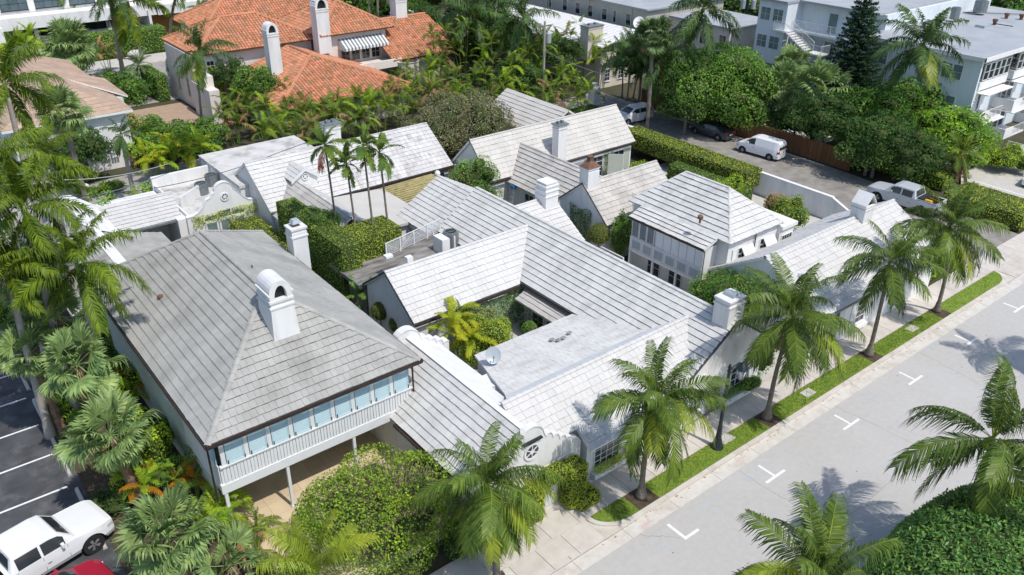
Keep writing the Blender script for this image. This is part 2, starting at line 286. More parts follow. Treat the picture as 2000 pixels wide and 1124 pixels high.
# ---------------------------------------------------------------- roofs
def clip_rect(poly, a0, a1, b0, b1):
    """Sutherland-Hodgman: polygon (u,v) against a box"""
    for ax, lim, sg in ((0, a0, 1), (0, a1, -1), (1, b0, 1), (1, b1, -1)):
        out = []
        for i in range(len(poly)):
            p, q = poly[i-1], poly[i]; ip = sg*(p[ax]-lim) >= 0; iq = sg*(q[ax]-lim) >= 0
            if ip != iq: k = (lim-p[ax])/(q[ax]-p[ax]); out.append((p[0]+k*(q[0]-p[0]), p[1]+k*(q[1]-p[1])))
            if iq: out.append(q)
        poly = out
        if len(poly) < 3: return []
    return poly
def parea(p): return .5*abs(sum(p[i-1][0]*p[i][1]-p[i][0]*p[i-1][1] for i in range(len(p))))
class Roof:
    """slopes covered with separate flat tiles; the 300 largest in view are parts, the rest one stuff part"""
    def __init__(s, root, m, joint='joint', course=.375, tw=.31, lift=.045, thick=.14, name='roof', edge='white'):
        s.root, s.m, s.j, s.c, s.tw, s.l, s.th, s.name = root, m, joint, course, tw, lift, thick, name
        s.tiles = []; s.deck = MB(); s.caps = []; s.edge = edge; s.seed = random.Random(hash(m) % 1000+len(name)); s.seed.seed(len(m)*7+3)
    def slope(s, pts, m=None, tw=None, seen=True):
        pts = [Vector(p) for p in pts]; o = pts[0]; u = (pts[1]-pts[0]).normalized()
        n = Vector((0, 0, 0))
        for i in range(1, len(pts)-1): n += (pts[i]-o).cross(pts[i+1]-o)
        n.normalize()
        if n.z < 0: n = -n
        v = n.cross(u)
        if v.z < 0: v = -v; u = -u
        P = [((p-o).dot(u), (p-o).dot(v)) for p in pts]
        s.deck.extrude(pts, -n*s.th, 1); s.deck.poly([p+n*.0015 for p in pts], 0)
        c, w = s.c, tw or s.tw; v1 = max(p[1] for p in P); v0 = min(p[1] for p in P); u0 = min(p[0] for p in P); u1 = max(p[0] for p in P)
        rows = max(1, round((v1-v0)/c)); c = (v1-v0)/rows; rd = s.seed
        for k in range(rows):
            vb = v0+k*c; off = rd.uniform(0, w) if w < 5 else 0
            nb = int((u1-u0)/w)+2
            for j in range(-1, nb):
                a = u0+j*w+off
                r = clip_rect(P, a+.004, a+w-.004, vb-(.0 if k else -.0), vb+c)
                if not r or parea(r) < .004: continue
                full = len(r) == 4 and parea(r) > .985*(w-.008)*c
                h0 = s.l+rd.uniform(-.010, .010)
                dp = s.l*.55
                ctr = o+u*(a+w/2)+v*(vb+c/2)
                s.tiles.append((ctr, n, r, full, o, u, v, vb, c, a, w, h0, min(.999, max(0, .5+.30*(rd.random()-.5)*2*.7+.30*math.sin(a*1.9+1.3*math.sin(a*.7+len(pts))+.25*vb))), m or s.m, seen))
    def _tile(s, mb, T, mi=0):
        ctr, n, r, full, o, u, v, vb, c, a, w, h0, t, m, seen = T
        top = [o+u*p[0]+v*p[1]+n*(.005+h0*(1-(p[1]-vb)/c)) for p in r]
        bot = [o+u*p[0]+v*p[1]-n*.002 for p in r]; k = len(r)
        mb.poly(top, mi, t)
        for i in range(k):
            i2 = (i+1) % k
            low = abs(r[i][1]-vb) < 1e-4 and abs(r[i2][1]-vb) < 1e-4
            mb.poly([top[i2], top[i], bot[i], bot[i2]], 1 if low else 0, t)  # lower butt face coloured dark as the shadow line of the lap
    def cap(s, a, b, r=.11, n=None, name='ridge_tile', step=.42, m=None, lift=.03):
        a, b = Vector(a), Vector(b); L = (b-a).length; k = max(1, round(L/step)); d = (b-a)/k; up = Vector((0, 0, lift))
        side = d.cross(Vector((0, 0, 1))).normalized(); upn = side.cross(d).normalized()
        for i in range(k):
            p, q = a+d*i+up, a+d*(i+1.06)+up; mb = MB(); V = []; t = s.seed.random()
            for e, (pt, rr) in enumerate(((p, r), (q, r*.86))):
                for an in (-80, -45, 0, 45, 80): x = R(an); V.append(pt+side*math.sin(x)*rr*1.15+upn*(math.cos(x)*rr*.75-.05))
            F = [(j, j+1, j+6, j+5) for j in range(4)]+[(4, 3, 2, 1, 0)]+[(5, 6, 7, 8, 9)]
            mb.mesh(V, F, 0, t); s.caps.append((name, mb, m or s.m))
    def finish(s, maxn=300):
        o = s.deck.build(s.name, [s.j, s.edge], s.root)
        def key(T): 
            d = (T[0]-CAM); f = max(0, -d.normalized().dot(T[1])); return -(parea(T[2])*f/d.length_squared) if T[14] else 0
        s.tiles.sort(key=key)
        pr, rest = s.tiles[:maxn], s.tiles[maxn:]
        cache = {}
        for T in pr:
            if T[3] and T[10] < 5:
                q = int(T[12]*6); kk = (T[13], round(T[8], 4), round(T[10], 3), round(T[1].x, 2), round(T[1].y, 2), q)
                if kk not in cache:
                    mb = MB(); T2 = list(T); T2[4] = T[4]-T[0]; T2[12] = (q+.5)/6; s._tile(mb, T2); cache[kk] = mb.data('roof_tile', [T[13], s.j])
                link('roof_tile', cache[kk], s.root, loc=T[0]+T[1]*s.seed.uniform(0, .010)+T[6]*s.seed.uniform(-.012, .012))
            else:
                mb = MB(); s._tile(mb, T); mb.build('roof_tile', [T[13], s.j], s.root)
        by = {}
        for T in rest: by.setdefault(T[13], MB()); s._tile(by[T[13]], T)
        ks = list(by)
        if ks:
            mb = MB()
            for i, k in enumerate(ks):
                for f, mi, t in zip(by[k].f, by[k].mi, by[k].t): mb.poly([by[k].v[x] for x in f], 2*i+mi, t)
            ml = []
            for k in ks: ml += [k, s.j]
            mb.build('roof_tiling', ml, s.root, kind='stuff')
        for nm, mb, m in s.caps: mb.build(nm, [m], s.root)
def gable(root, rf, ax, a0, a1, cl, zl, ch, zh, cr, zr, wall='stucco', inset=.12, z0=0, tail=.0, capr=True, seen=(True, True), endcap=True):
    """gabled house: ridge along ax ('x'/'y'), a0..a1 along it; low side eave at (cl,zl), high side eave at (ch,zh)"""
    def P(a, c, z): return (a, c, z) if ax == 'x' else (c, a, z)
    rf.slope([P(a0, cl, zl), P(a1, cl, zl), P(a1, cr, zr), P(a0, cr, zr)], seen=seen[0])
    rf.slope([P(a1, ch, zh), P(a0, ch, zh), P(a0, cr, zr), P(a1, cr, zr)], seen=seen[1])
    if capr: rf.cap(P(a0, cr, zr), P(a1, cr, zr))
    i = inset; d = .18
    kl = (zr-zl)/(cr-cl); kh = (zr-zh)/(ch-cr)
    prof = [(cl+i, z0), (ch-i, z0), (ch-i, zh+kh*i-d), (cr, zr-d), (cl+i, zl+kl*i-d)]
    mb = MB(); mb.extrude([P(a0+i*.6, c, z) for c, z in prof], (Vector(P(a1-i*.6, 0, 0))-Vector(P(a0+i*.6, 0, 0))))
    return mb.build('wall', [wall], root)
def rake(root, pts, m='brown_metal', w=.06, h=.1, name='verge_board'):
    mb = MB()
    for a, b in zip(pts[:-1], pts[1:]):
        a, b = Vector(a), Vector(b); d = b-a; s_ = d.cross(Vector((0, 0, 1))).normalized()*w
        mb.obox(a-s_*.5-Vector((0, 0, h)), d, s_, Vector((0, 0, h)))
    return mb.build(name, [m], root)
# ---------------------------------------------------------------- windows, doors, chimneys
def window(root, o, u, w, h, nx=2, ny=3, frame='white_wood', gl='glass', d=.06, name='window', fr=.06, mun=.025, shutters=None, rail=None, sill=True):
    """o: lower left corner on the wall face, u: unit direction along the wall, outward normal = u x z"""
    o = Vector(o); u = Vector(u).normalized(); z = Vector((0, 0, 1)); n = u.cross(z)
    f = MB(); P = lambda a, b, c=0: o+u*a+z*b+n*c
    f.obox(P(0, 0, -.05), u*fr, z*h, n*(d+.05)); f.obox(P(w-fr, 0, -.05), u*fr, z*h, n*(d+.05))
    f.obox(P(fr, 0, -.05), u*(w-2*fr), z*fr, n*(d+.048)); f.obox(P(fr, h-fr, -.05), u*(w-2*fr), z*fr, n*(d+.048))
    if sill: f.obox(P(-.06, -.06, -.05), u*(w+.12), z*.06, n*(d+.11))
    for i in range(1, nx): f.obox(P(fr+(w-2*fr)*i/nx-mun/2, fr, 0), u*mun, z*(h-2*fr), n*(d*.8))
    for j in range(1, ny): f.obox(P(fr, fr+(h-2*fr)*j/ny-mun/2, 0), u*(w-2*fr), z*mun, n*(d*.74))
    win = f.build(name, [frame], root)
    g = MB(); g.obox(P(fr, fr, -.02), u*(w-2*fr), z*(h-2*fr), n*.034); g.build('pane', [gl], win)
    if shutters:
        sw = w*.48
        for a in (-sw-.03, w+.03):
            s_ = MB(); s_.obox(P(a, 0, .003), u*sw, z*h, n*.03)
            fw = .06
            for q in (0, sw-fw): s_.obox(P(a+q, 0, .033), u*fw, z*h, n*.02)
            for q in (0, h*.48, h-fw): s_.obox(P(a+fw, q, .033), u*(sw-2*fw), z*fw, n*.018)
            k = int(h/.09)
            for j in range(k): s_.obox(P(a+fw, .05+j*(h-.1)/k, .033), u*(sw-2*fw), z*.035, n*.01)
            s_.build('shutter', [shutters], root)
    return win
def louvre_panel(root, o, u, w, h, slat='blue_shutter', frame='white_wood', name='shutter', k=14, tilt=.02, th=.04, part=True, back=None):
    o = Vector(o); u = Vector(u).normalized(); z = Vector((0, 0, 1)); n = u.cross(z); f = MB(); fr = .05
    P = lambda a, b, c=0: o+u*a+z*b+n*c
    f.obox(P(0, 0, 0), u*w, z*h, n*.012)
    if back: bk = MB(); bk.obox(P(fr, fr, .0125), u*(w-2*fr), z*(h-2*fr), n*.002)
    for a in (0, w-fr): f.obox(P(a, 0, .012), u*fr, z*h, n*th)
    for b in (0, h-fr): f.obox(P(fr, b, .012), u*(w-2*fr), z*fr, n*(th-.002))
    p = f.build(name, [frame], root)
    if back: bk.build('shutter_back', [back], p)  # darker sheet, its colour stands in for shade between the slats
    s_ = MB(); cov = .62 if back else .95
    for j in range(k):
        b = fr+(h-2*fr)*j/k
        s_.mesh([P(fr, b, th), P(w-fr, b, th), P(w-fr, b+(h-2*fr)/k*cov, .02), P(fr, b+(h-2*fr)/k*cov, .02), P(fr, b, .014), P(w-fr, b, .014)], [(0,1,2,3),(4,5,1,0)])
    s_.build('louvre', [slat], p)
    return p
def chimney(root, x0, x1, y0, y1, z0, z1, m='stucco', kind='flat', taper=.0, flue=None, bands=(.35,)):
    mb = MB(); cx, cy = (x0+x1)/2, (y0+y1)/2
    def ring(e, z): return [(x0-e, y0-e, z), (x1+e, y0-e, z), (x1+e, y1+e, z), (x0-e, y1+e, z)]
    def frus(ea, za, eb, zb, mi=0):
        A, B = ring(ea, za), ring(eb, zb); mb.mesh(A+B, [(0,3,2,1),(4,5,6,7),(0,1,5,4),(1,2,6,5),(2,3,7,6),(3,0,4,7)], mi)
    frus(taper, z0, 0, z1-.3)
    for b in bands: frus(.05, z1-b-.1, .055, z1-b)
    frus(-.02, z1-.3, -.022, z1-.12); frus(.04, z1-.12, .045, z1)
    o = mb.build('chimney', [m], root)
    c = MB()
    if kind == 'arch':      # barrel hood open towards -y, flush with a lower mass
        n = 12; rx = (x1-x0)/2; hh = rx*1.15; V = []; zb = z1
        prof = [(x0, zb)]+[(cx-rx*math.cos(math.pi*i/n), zb+.3+hh*math.sin(math.pi*i/n)) for i in range(n+1)]+[(x1, zb)]
        t_ = .16; inner = [(cx+(a-cx)*(1-t_/rx*1.5), zb+max(0, (b-zb)-t_*1.5)) for a, b in prof]
        k = len(prof)
        V = [(a, y0, b) for a, b in prof]+[(a, y1, b) for a, b in prof]+[(a, y0, b) for a, b in inner]+[(a, y1, b) for a, b in inner]
        F = []
        for i in range(k-1): F += [(i, i+1, k+i+1, k+i), (2*k+i+1, 2*k+i, 3*k+i, 3*k+i+1), (i+1, i, 2*k+i, 2*k+i+1), (k+i, k+i+1, 3*k+i+1, 3*k+i)]
        c.mesh(V, F); c.box((x0-.06, y0-.05, zb+.26), (x0+.02, y1+.05, zb+.33)); c.box((x1-.02, y0-.05, zb+.26), (x1+.06, y1+.05, zb+.33))
        c.build('chimney_hood', [m], root)
        d = MB(); d.box((x0+.1, y0+.25, zb), (x1-.1, y1-.1, zb+.3+hh*.55)); d.build('flue', ['black'], root)
    if kind == 'tent':       # two slabs leaning together
        c.obox((x0-.05, y0-.05, z1), (0, y1-y0+.1, 0), (cx-x0+.05, 0, .75), (.0, 0, .1)); c.obox((x1+.05, y0-.05, z1), (0, y1-y0+.1, 0), (cx-x1-.05, 0, .75), (0, 0, .1))
        c.build('chimney_hood', [m], root)
        d = MB(); d.box((x0+.12, y0+.12, z1-.01), (x1-.12, y1-.12, z1+.03)); d.build('flue', ['black'], root)
    if kind == 'barrel':     # little half-round cover
        V = []; F = []; r = .2; n = 8
        for yy in (cy-.32, cy+.32):
            for i in range(n+1): a = math.pi*i/n; V.append((cx-r*math.cos(a), yy, z1+.05+r*math.sin(a)))
        F = [(i, i+1, n+2+i, n+1+i) for i in range(n)]+[tuple(range(n, -1, -1)), tuple(range(n+1, 2*n+2))]
        c.mesh(V, F); c.box((cx-r, cy-.32, z1), (cx+r, cy+.32, z1+.05)); c.build('chimney_cover', ['pale_metal'], root)
    if kind == 'cowl':
        c.box((cx-.17, cy-.17, z1), (cx+.17, cy+.17, z1+.2)); c.build('flue', ['rust'], root)
        c = MB(); c.mesh([(cx-.28, cy-.28, z1+.2), (cx+.28, cy-.28, z1+.2), (cx+.28, cy+.28, z1+.2), (cx-.28, cy+.28, z1+.2), (cx-.18, cy-.18, z1+.42), (cx+.18, cy-.18, z1+.42), (cx+.18, cy+.18, z1+.42), (cx-.18, cy+.18, z1+.42)],
                         [(0,3,2,1),(4,5,6,7),(0,1,5,4),(1,2,6,5),(2,3,7,6),(3,0,4,7)]); c.build('chimney_cap', ['pale_metal'], root)
    if kind == 'slab':
        c.box((x0+.15, y0+.15, z1), (x1-.15, y1-.15, z1+.12)); c.box((x0+.05, y0+.05, z1+.12), (x1-.05, y1-.05, z1+.2)); c.build('chimney_cap', [m], root)
    if kind == 'hood':       # flared rusty metal hood with stack
        A = ring(.08, z1); t_ = .17; B = [(cx-t_, cy-t_, z1+.42), (cx+t_, cy-t_, z1+.42), (cx+t_, cy+t_, z1+.42), (cx-t_, cy+t_, z1+.42)]
        c.mesh(A+B, [(0,3,2,1),(4,5,6,7),(0,1,5,4),(1,2,6,5),(2,3,7,6),(3,0,4,7)]); c.box((cx-t_, cy-t_, z1+.42), (cx+t_, cy+t_, z1+.72)); c.box((cx-.22, cy-.22, z1+.72), (cx+.22, cy+.22, z1+.77))
        c.build('chimney_hood', ['rust'], root)
    if kind == 'twin':
        c.box((x0-.12, y0-.12, z1), (x1+.12, y1+.12, z1+.08)); 
        for q in (.28, .7): c.box((x0+(x1-x0)*q-.12, cy-.15, z1+.08), (x0+(x1-x0)*q+.12, cy+.15, z1+.3))
        c.build('chimney_cap', ['grey_metal'], root)
    return o
def scallop_wall(root, y0, y1, prof, m='stucco', name='parapet', base=0, cap=True):
    """prof: (x,z) outline from left foot to right foot; wall between y0 and y1"""
    mb = MB(); pts = [(prof[0][0], base)]+list(prof)+[(prof[-1][0], base)]
    for (xa, za), (xb, zb) in zip(prof[:-1], prof[1:]):
        if xb-xa < 1e-4: continue
        mb.extrude([(xa, y0, base), (xb, y0, base), (xb, y0, zb), (xa, y0, za)], (0, y1-y0, 0))
    o = mb.build(name, [m], root)
    if cap:
        c = MB()
        for (xa, za), (xb, zb) in zip(prof[:-1], prof[1:]):
            c.mesh([(xa, y0-.04, za), (xb, y0-.04, zb), (xb, y1+.04, zb), (xa, y1+.04, za), (xa, y0-.04, za+.06), (xb, y0-.04, zb+.06), (xb, y1+.04, zb+.06), (xa, y1+.04, za+.06)],
                   [(0,3,2,1),(4,5,6,7),(0,1,5,4),(1,2,6,5),(2,3,7,6),(3,0,4,7)])
        c.build('coping', [m], root)
    return o
def arcpts(cx, cz, r, a0, a1, n=8): return [(cx+r*math.cos(R(a0+(a1-a0)*i/n)), cz+r*math.sin(R(a0+(a1-a0)*i/n))) for i in range(n+1)]
def oculus(root, c, r=.42, n='-y'):
    cx, y, cz = c; mb = MB(); k = 16
    V = []; F = []
    for i in range(k):
        a = 2*math.pi*i/k
        for rr, yy in ((r, y), (r, y-.07), (r-.1, y-.07), (r-.1, y)): V.append((cx+rr*math.cos(a), yy, cz+rr*math.sin(a)))
    for i in range(k):
        j = (i+1) % k
        for q in range(3): F.append((i*4+q, j*4+q, j*4+q+1, i*4+q+1))
    mb.mesh(V, F)
    mb.mesh(*(lambda P: (P, [tuple(range(12))]))([(cx+.13*math.cos(2*math.pi*i/12), y-.06, cz+.13*math.sin(2*math.pi*i/12)) for i in range(12)]))
    for i in range(6 if r > .3 else 4):
        a = 2*math.pi*i/(6 if r > .3 else 4)+R(30); d = Vector((math.cos(a), 0, math.sin(a))); p = Vector((-math.sin(a), 0, math.cos(a)))*.02
        mb.obox(Vector((cx, y-.058, cz))-p+d*.1, d*(r-.19), p*2, (0, .03, 0))
    w = mb.build('window', ['white_wood'], root)
    g = MB(); g.mesh([(cx+(r-.08)*math.cos(2*math.pi*i/16), y-.01, cz+(r-.08)*math.sin(2*math.pi*i/16)) for i in range(16)], [tuple(range(16))]); g.build('pane', ['glass'], w)
def railing(root, a, b, h=1.0, step=.14, m='white_wood', rails=(0.05, 1.0), t=.035, post=1.6, name='railing'):
    a, b = Vector(a), Vector(b); L = (b-a).length; d = (b-a)/L; s_ = d.cross(Vector((0, 0, 1))).normalized()*t; mb = MB(); z = Vector((0, 0, 1))
    for r_ in rails: mb.obox(a-s_/2+z*(h*r_-t), d*L, s_, z*t*1.3)
    k = int(L/step)
    for i in range(k+1): mb.obox(a+d*(L*i/k)-s_*.25-d*.01, d*.022, s_*.5, z*(h-t))
    k = max(1, round(L/post))
    for i in range(k+1): mb.obox(a+d*(L*i/k)-s_*.6-d*.025, d*.05, s_*1.2, z*(h+.02))
    return mb.build(name, [m], root)
# ---------------------------------------------------------------- plants
def frond_mesh(L, e0, e1, nl=46, lw=.055, ll=.62, droop=.75, fwd=.75, mats=('coconut', 'coconut_yellow'), seed=0, vee=.25, curl=0.0, fluff=False):
    """pinnate palm leaf along +x, elevation goes e0 -> e1 (degrees)"""
    r = np.random.default_rng(seed); n = 26; t = np.linspace(0, 1, n)
    el = np.radians(e0+(e1-e0)*t**1.25); ds = L/(n-1)
    x = np.concatenate([[0], np.cumsum(np.cos(el[:-1])*ds)]); z = np.concatenate([[0], np.cumsum(np.sin(el[:-1])*ds)]); y = curl*t**2*L
    def at(q): return np.array([np.interp(q, t, x), np.interp(q, t, y), np.interp(q, t, z)]), np.interp(q, t, el)
    Q = []; T = []; MI = []
    for i in range(n-1):           # rachis
        w0 = .024*(1-t[i])+.005; w1 = .024*(1-t[i+1])+.005; p, q = np.array([x[i], y[i], z[i]]), np.array([x[i+1], y[i+1], z[i+1]])
        Q.append([p+[0, -w0, 0], q+[0, -w1, 0], q+[0, w1, .01], p+[0, w0, .01]]); T.append(.5); MI.append(1)
        Q.append([p+[0, w0, 0], q+[0, w1, 0], q+[0, 0, -.03], p+[0, 0, -.04]]); T.append(.6); MI.append(1)
    for i in range(nl):
        q = .13+.87*(i+.5)/nl; prof = min(1, (q-.05)*4.5)*(1-(max(0, q-.45)/.62)**2*.72)
        for sgn in (-1, 1):
            b, e = at(q); l = ll*prof*r.uniform(.85, 1.1); d = np.array([math.cos(e), 0, math.sin(e)]); nn = np.array([-math.sin(e), 0, math.cos(e)]); s_ = np.array([0, sgn, 0])
            f = fwd*(.55+.75*q)+r.normal(0, .07); dr = s_+d*f+nn*(vee+r.normal(0, .09 if not fluff else .42)); dr /= np.linalg.norm(dr)
            tw = np.cross(dr, nn); tw /= np.linalg.norm(tw); w = lw*r.uniform(.8, 1.15)*(1 if q < .85 else .7)
            m_ = b+dr*l*.48+np.array([0, 0, -droop*.18*l]); en = b+dr*l*.78+np.array([0, 0, -droop*.72*l])+r.normal(0, .035, 3)
            tt = float(np.clip(.45+.25*(q-.5)+r.normal(0, .16), 0, 1)); MIv = 0
            Q.append([b-tw*w*.35, b+tw*w*.35, m_+tw*w*.5, m_-tw*w*.5]); Q.append([m_-tw*w*.5, m_+tw*w*.5, en+tw*w*.08, en-tw*w*.08]); T += [tt, tt*.92]; MI += [MIv, MIv]
    return quads('frond', np.array(Q), np.array(T), list(mats), MI)
def fan_mesh(pet=.9, rf=.85, nb=30, droop=.6, mats=('fan', 'fan_dark'), seed=0, spread=215):
    r = np.random.default_rng(seed); Q = []; T = []; MI = []
    o = np.array([pet, 0, 0.])
    Q.append([[0, -.02, 0], [pet, -.016, 0], [pet, .016, 0], [0, .02, 0]]); T.append(.9); MI.append(0)
    Q.append([[0, 0, -.02], [pet, 0, -.016], [pet, 0, .016], [0, 0, .02]]); T.append(.7); MI.append(0)
    for i in range(nb):
        a = math.radians(-spread/2+spread*i/(nb-1)+r.normal(0, 2)); d = np.array([math.cos(a), math.sin(a), .30-.30*abs(math.sin(a))]); d /= np.linalg.norm(d)
        p = np.array([-math.sin(a), math.cos(a), 0]); l = rf*r.uniform(.82, 1.12)*(1-.18*abs(a)/2); w = rf*.05; dr = droop*r.uniform(.5, 1.3)
        m1 = o+d*l*.5; m2 = o+d*l*.78+np.array([0, 0, -dr*l*.16]); en = o+d*l*(.98-.14*dr)+np.array([0, 0, -dr*l*.55])+r.normal(0, .03, 3)
        tt = float(np.clip(.5+r.normal(0, .22), 0, 1)); q = r.uniform(-.02, .02)
        Q.append([o-p*.012, o+p*.012, m1+p*w+[0, 0, q], m1-p*w-[0, 0, q]]); Q.append([m1-p*w-[0, 0, q], m1+p*w+[0, 0, q], m2+p*w*.6, m2-p*w*.6]); Q.append([m2-p*w*.6, m2+p*w*.6, en+p*.004, en-p*.004]); T += [tt*.85, tt, min(1, tt*1.15)]; MI += [0, 0, 0]
    return quads('fan_leaf', np.array(Q), np.array(T), list(mats), MI)
FR = {}
def fronds(kind):
    """lists of (mesh) ordered from upright to hanging"""
    if kind in FR: return FR[kind]
    out = []
    spec = dict(coconut=(3.5, 54, .055, 1.0, 1.0, ('coconut', 'coconut_yellow')), coconut_lit=(3.4, 50, .055, .95, .9, ('coconut_yellow', 'coconut_yellow')),  # lime kind: leaflets and rachis both in the yellow-green leaf colour
                royal=(4.2, 74, .072, .88, .9, ('royal', 'royal')), royal_dark=(3.5, 56, .07, .78, .9, ('royal_dark', 'royal')),
                areca=(1.9, 24, .055, .48, .35, ('areca', 'areca_yellow')), areca_yellow=(1.9, 26, .06, .5, .4, ('areca_yellow', 'areca_yellow')),
                areca_bright=(2.0, 24, .065, .5, .35, ('areca_bright', 'areca_yellow')), orange=(1.7, 26, .06, .45, .6, ('orange_frond', 'orange_frond')),
                dead=(2.0, 24, .05, .45, 1.1, ('dead_frond', 'dead_frond')), red=(1.7, 24, .05, .5, 1.2, ('red_frond', 'red_frond')),
                manila=(1.75, 26, .075, .52, .45, ('areca', 'coconut')), date=(1.5, 30, .03, .3, .3, ('fan_dark', 'fan')), fern=(2.1, 34, .05, .45, .3, ('hedge_green', 'hedge_green')))[kind]
    L, nl, lw, ll, dr, mt = spec
    angs = [(82, 30), (66, -6), (50, -36), (30, -58), (8, -74), (-20, -84), (-52, -89)]
    for i, (a, b) in enumerate(angs):
        for q in range(2): out.append(frond_mesh(L*(.86 if i == 0 else 1)*(1-.05*q), a+q*7-3, b+q*16, nl, lw, ll, dr, mats=mt, seed=i*10+q, curl=(-.06, .08)[q], fluff=kind.startswith('royal')))
    FR[kind] = out; return out
def fans(kind):
    if kind in FR: return FR[kind]
    mt = dict(fan=('fan',), fan_dark=('fan_dark',), fan_dead=('dead_frond',), fan_yellow=('areca_bright',))[kind]
    FR[kind] = [fan_mesh(.95 if i < 4 else .8, .95, 38, .28+.2*i, mt, i) for i in range(5)]; return FR[kind]
def trunk_path(b, c, bend=.15, n=9):
    b, c = Vector(b), Vector(c); out = []
    for i in range(n):
        t = i/(n-1); p = b.lerp(c, t); h = Vector((c.x-b.x, c.y-b.y, 0)); out.append(p-h*bend*math.sin(math.pi*t)*1.0)
    return out
def palm(name, label, base, crown, kind='coconut', n=20, scale=1, r0=.17, r1=.1, seed=0, tm='trunk', shaft=False, group=None, cat='palm tree', extra=(), flare=1.5, low=.55, dead=0, nuts=False, droop=1.0, bend=.15):
    """crown: point the fronds leave from; low: how many of the fronds hang"""
    rd = random.Random(seed); root = thing(name, label, cat, base, group); pth = trunk_path(base, crown, bend)
    mb = MB(); k = len(pth); rr = [r0+(r1-r0)*(i/(k-1)) for i in range(k)]; rr[0] *= flare; rr[0] = min(rr[0], .32)
    pp = []; pr = []
    for i in range(k-1):
        for q in range(4): t = q/4; pp.append(pth[i].lerp(pth[i+1], t)); pr.append((rr[i]+(rr[i+1]-rr[i])*t)*(1.05 if q % 2 else .98))
    pp.append(pth[-1]); pr.append(rr[-1]); mb.tube(pp, pr, 8); mb.build('trunk', [tm], root, smooth=True)
    c = Vector(crown)
    if shaft:
        s_ = MB(); d = (pth[-1]-pth[-2]).normalized(); s_.tube([c-d*.1, c+d*.25, c+d*.7, c+d*1.0], [r1*.95, r1*1.15, r1*.8, r1*.45], 8); s_.build('crownshaft', ['crownshaft'], root, smooth=True); c = c+d*.85
    F = fronds(kind)
    for i in range(n):
        q = (i+.5)/n; e = min(6, int(7*(q**(1.05/low*.5)))); me = F[e*2+rd.randrange(2)]
        az = i*2.39996+rd.uniform(-.25, .25); s_ = scale*rd.uniform(.88, 1.08)
        link('frond', me, root, loc=c, rot=(rd.uniform(-.45, .45), rd.uniform(-.16, .16), az), scl=s_)
    sp = MB(); sp.tube([c-Vector((0, 0, .1)), c+Vector((.03, .02, .9*scale)), c+Vector((.1, .06, 1.3*scale))], [.05, .03, .008], 5); sp.build('spear_leaf', ['coconut_yellow' if kind.startswith('coco') else 'royal'], root)
    for kd, ei, az in extra: link('frond', fronds(kd)[ei], root, loc=c, rot=(0, 0, az), scl=scale, label=dict(dead='dry brown frond', red='dry red frond', orange='orange frond', coconut_lit='yellowing frond').get(kd))
    for i in range(dead): link('frond', fronds('dead')[12+i % 2], root, loc=c-Vector((0, 0, .2)), rot=(0, 0, rd.uniform(0, 6.3)), scl=scale*.8, label='dry brown frond')
    if nuts:
        for i in range(5):
            nb = MB(); a = rd.uniform(0, 6.28); nb.ico(c+Vector((.22*math.cos(a), .22*math.sin(a), -.25-rd.random()*.15)), .12); nb.build('coconut', ['areca_yellow'], root, smooth=True)
    return root
def fan_palm(name, label, base, crown, n=34, scale=1, r0=.17, r1=.15, seed=0, kind='fan', tm='boot_trunk', group=None, dead=4, deadkind='fan_dead'):
    rd = random.Random(seed); root = thing(name, label, 'palm tree', base, group); pth = trunk_path(base, crown, .1); mb = MB(); pp = []; pr = []
    for i in range(len(pth)-1):
        for q in range(3): pp.append(pth[i].lerp(pth[i+1], q/3)); pr.append((r0+(r1-r0)*i/8)*(1.12 if q % 2 else .95))
    mb.tube(pp, pr, 8); mb.build('trunk', [tm], root)
    bo = MB()
    for i in range(16):        # old leaf bases under the crown
        a = i*2.4; d = Vector((math.cos(a), math.sin(a), 1.3)).normalized(); p = pth[-1]-Vector((0, 0, .1+.07*i)); bo.tube([p, p+d*.28], [.045, .02], 4)
    bo.build('leaf_base', [tm], root)
    F = fans(kind); c = Vector(crown)
    for i in range(n):
        q = (i+.5)/n; el = 78-145*q**.95+rd.uniform(-8, 8); me = F[min(4, int(q*5))]
        link('fan_leaf', me, root, loc=c, rot=(rd.uniform(-.7, .7), -R(el+rd.uniform(-8, 8)), i*2.39996+rd.uniform(-.3, .3)), scl=scale*rd.uniform(.72, 1.12))
    for i in range(dead): link('fan_leaf', fans(deadkind)[4], root, loc=c-Vector((0, 0, .15)), rot=(0, R(55+rd.uniform(-10, 20)), rd.uniform(0, 6.28)), scl=scale*.85, label='dry brown fan leaf')
    return root
def areca(name, label, base, h=3.0, stems=6, per=6, spread=.9, scale=1, seed=0, kind='areca', group=None, cat='palm', mix=(), thin=.035):
    rd = random.Random(seed); root = thing(name, label, cat, base, group); b = Vector(base)
    for s_ in range(stems):
        a = s_*2.4+rd.uniform(-.3, .3); rr = spread*math.sqrt((s_+.3)/stems); hh = h*rd.uniform(.65, 1.05)
        p0 = b+Vector((rr*.35*math.cos(a), rr*.35*math.sin(a), 0)); p1 = b+Vector((rr*math.cos(a), rr*math.sin(a), hh))
        mb = MB(); mb.tube([p0, p0.lerp(p1, .5)-Vector((rr*.1*math.cos(a), rr*.1*math.sin(a), 0)), p1], [thin*1.3, thin, thin*.8], 6); mb.build('stem', ['pale_trunk' if thin > .05 else 'crownshaft'], root)
        for i in range(per):
            kd = kind
            if mix and rd.random() < mix[1]: kd = mix[0]
            e = min(5, int(1+4.3*(i+.3)/per)) if i else 0
            link('frond', fronds(kd)[e*2+rd.randrange(2)], root, loc=p1, rot=(rd.uniform(-.2, .2), rd.uniform(-.15, .15), i*2.4+s_), scl=scale*rd.uniform(.85, 1.1))
    return root
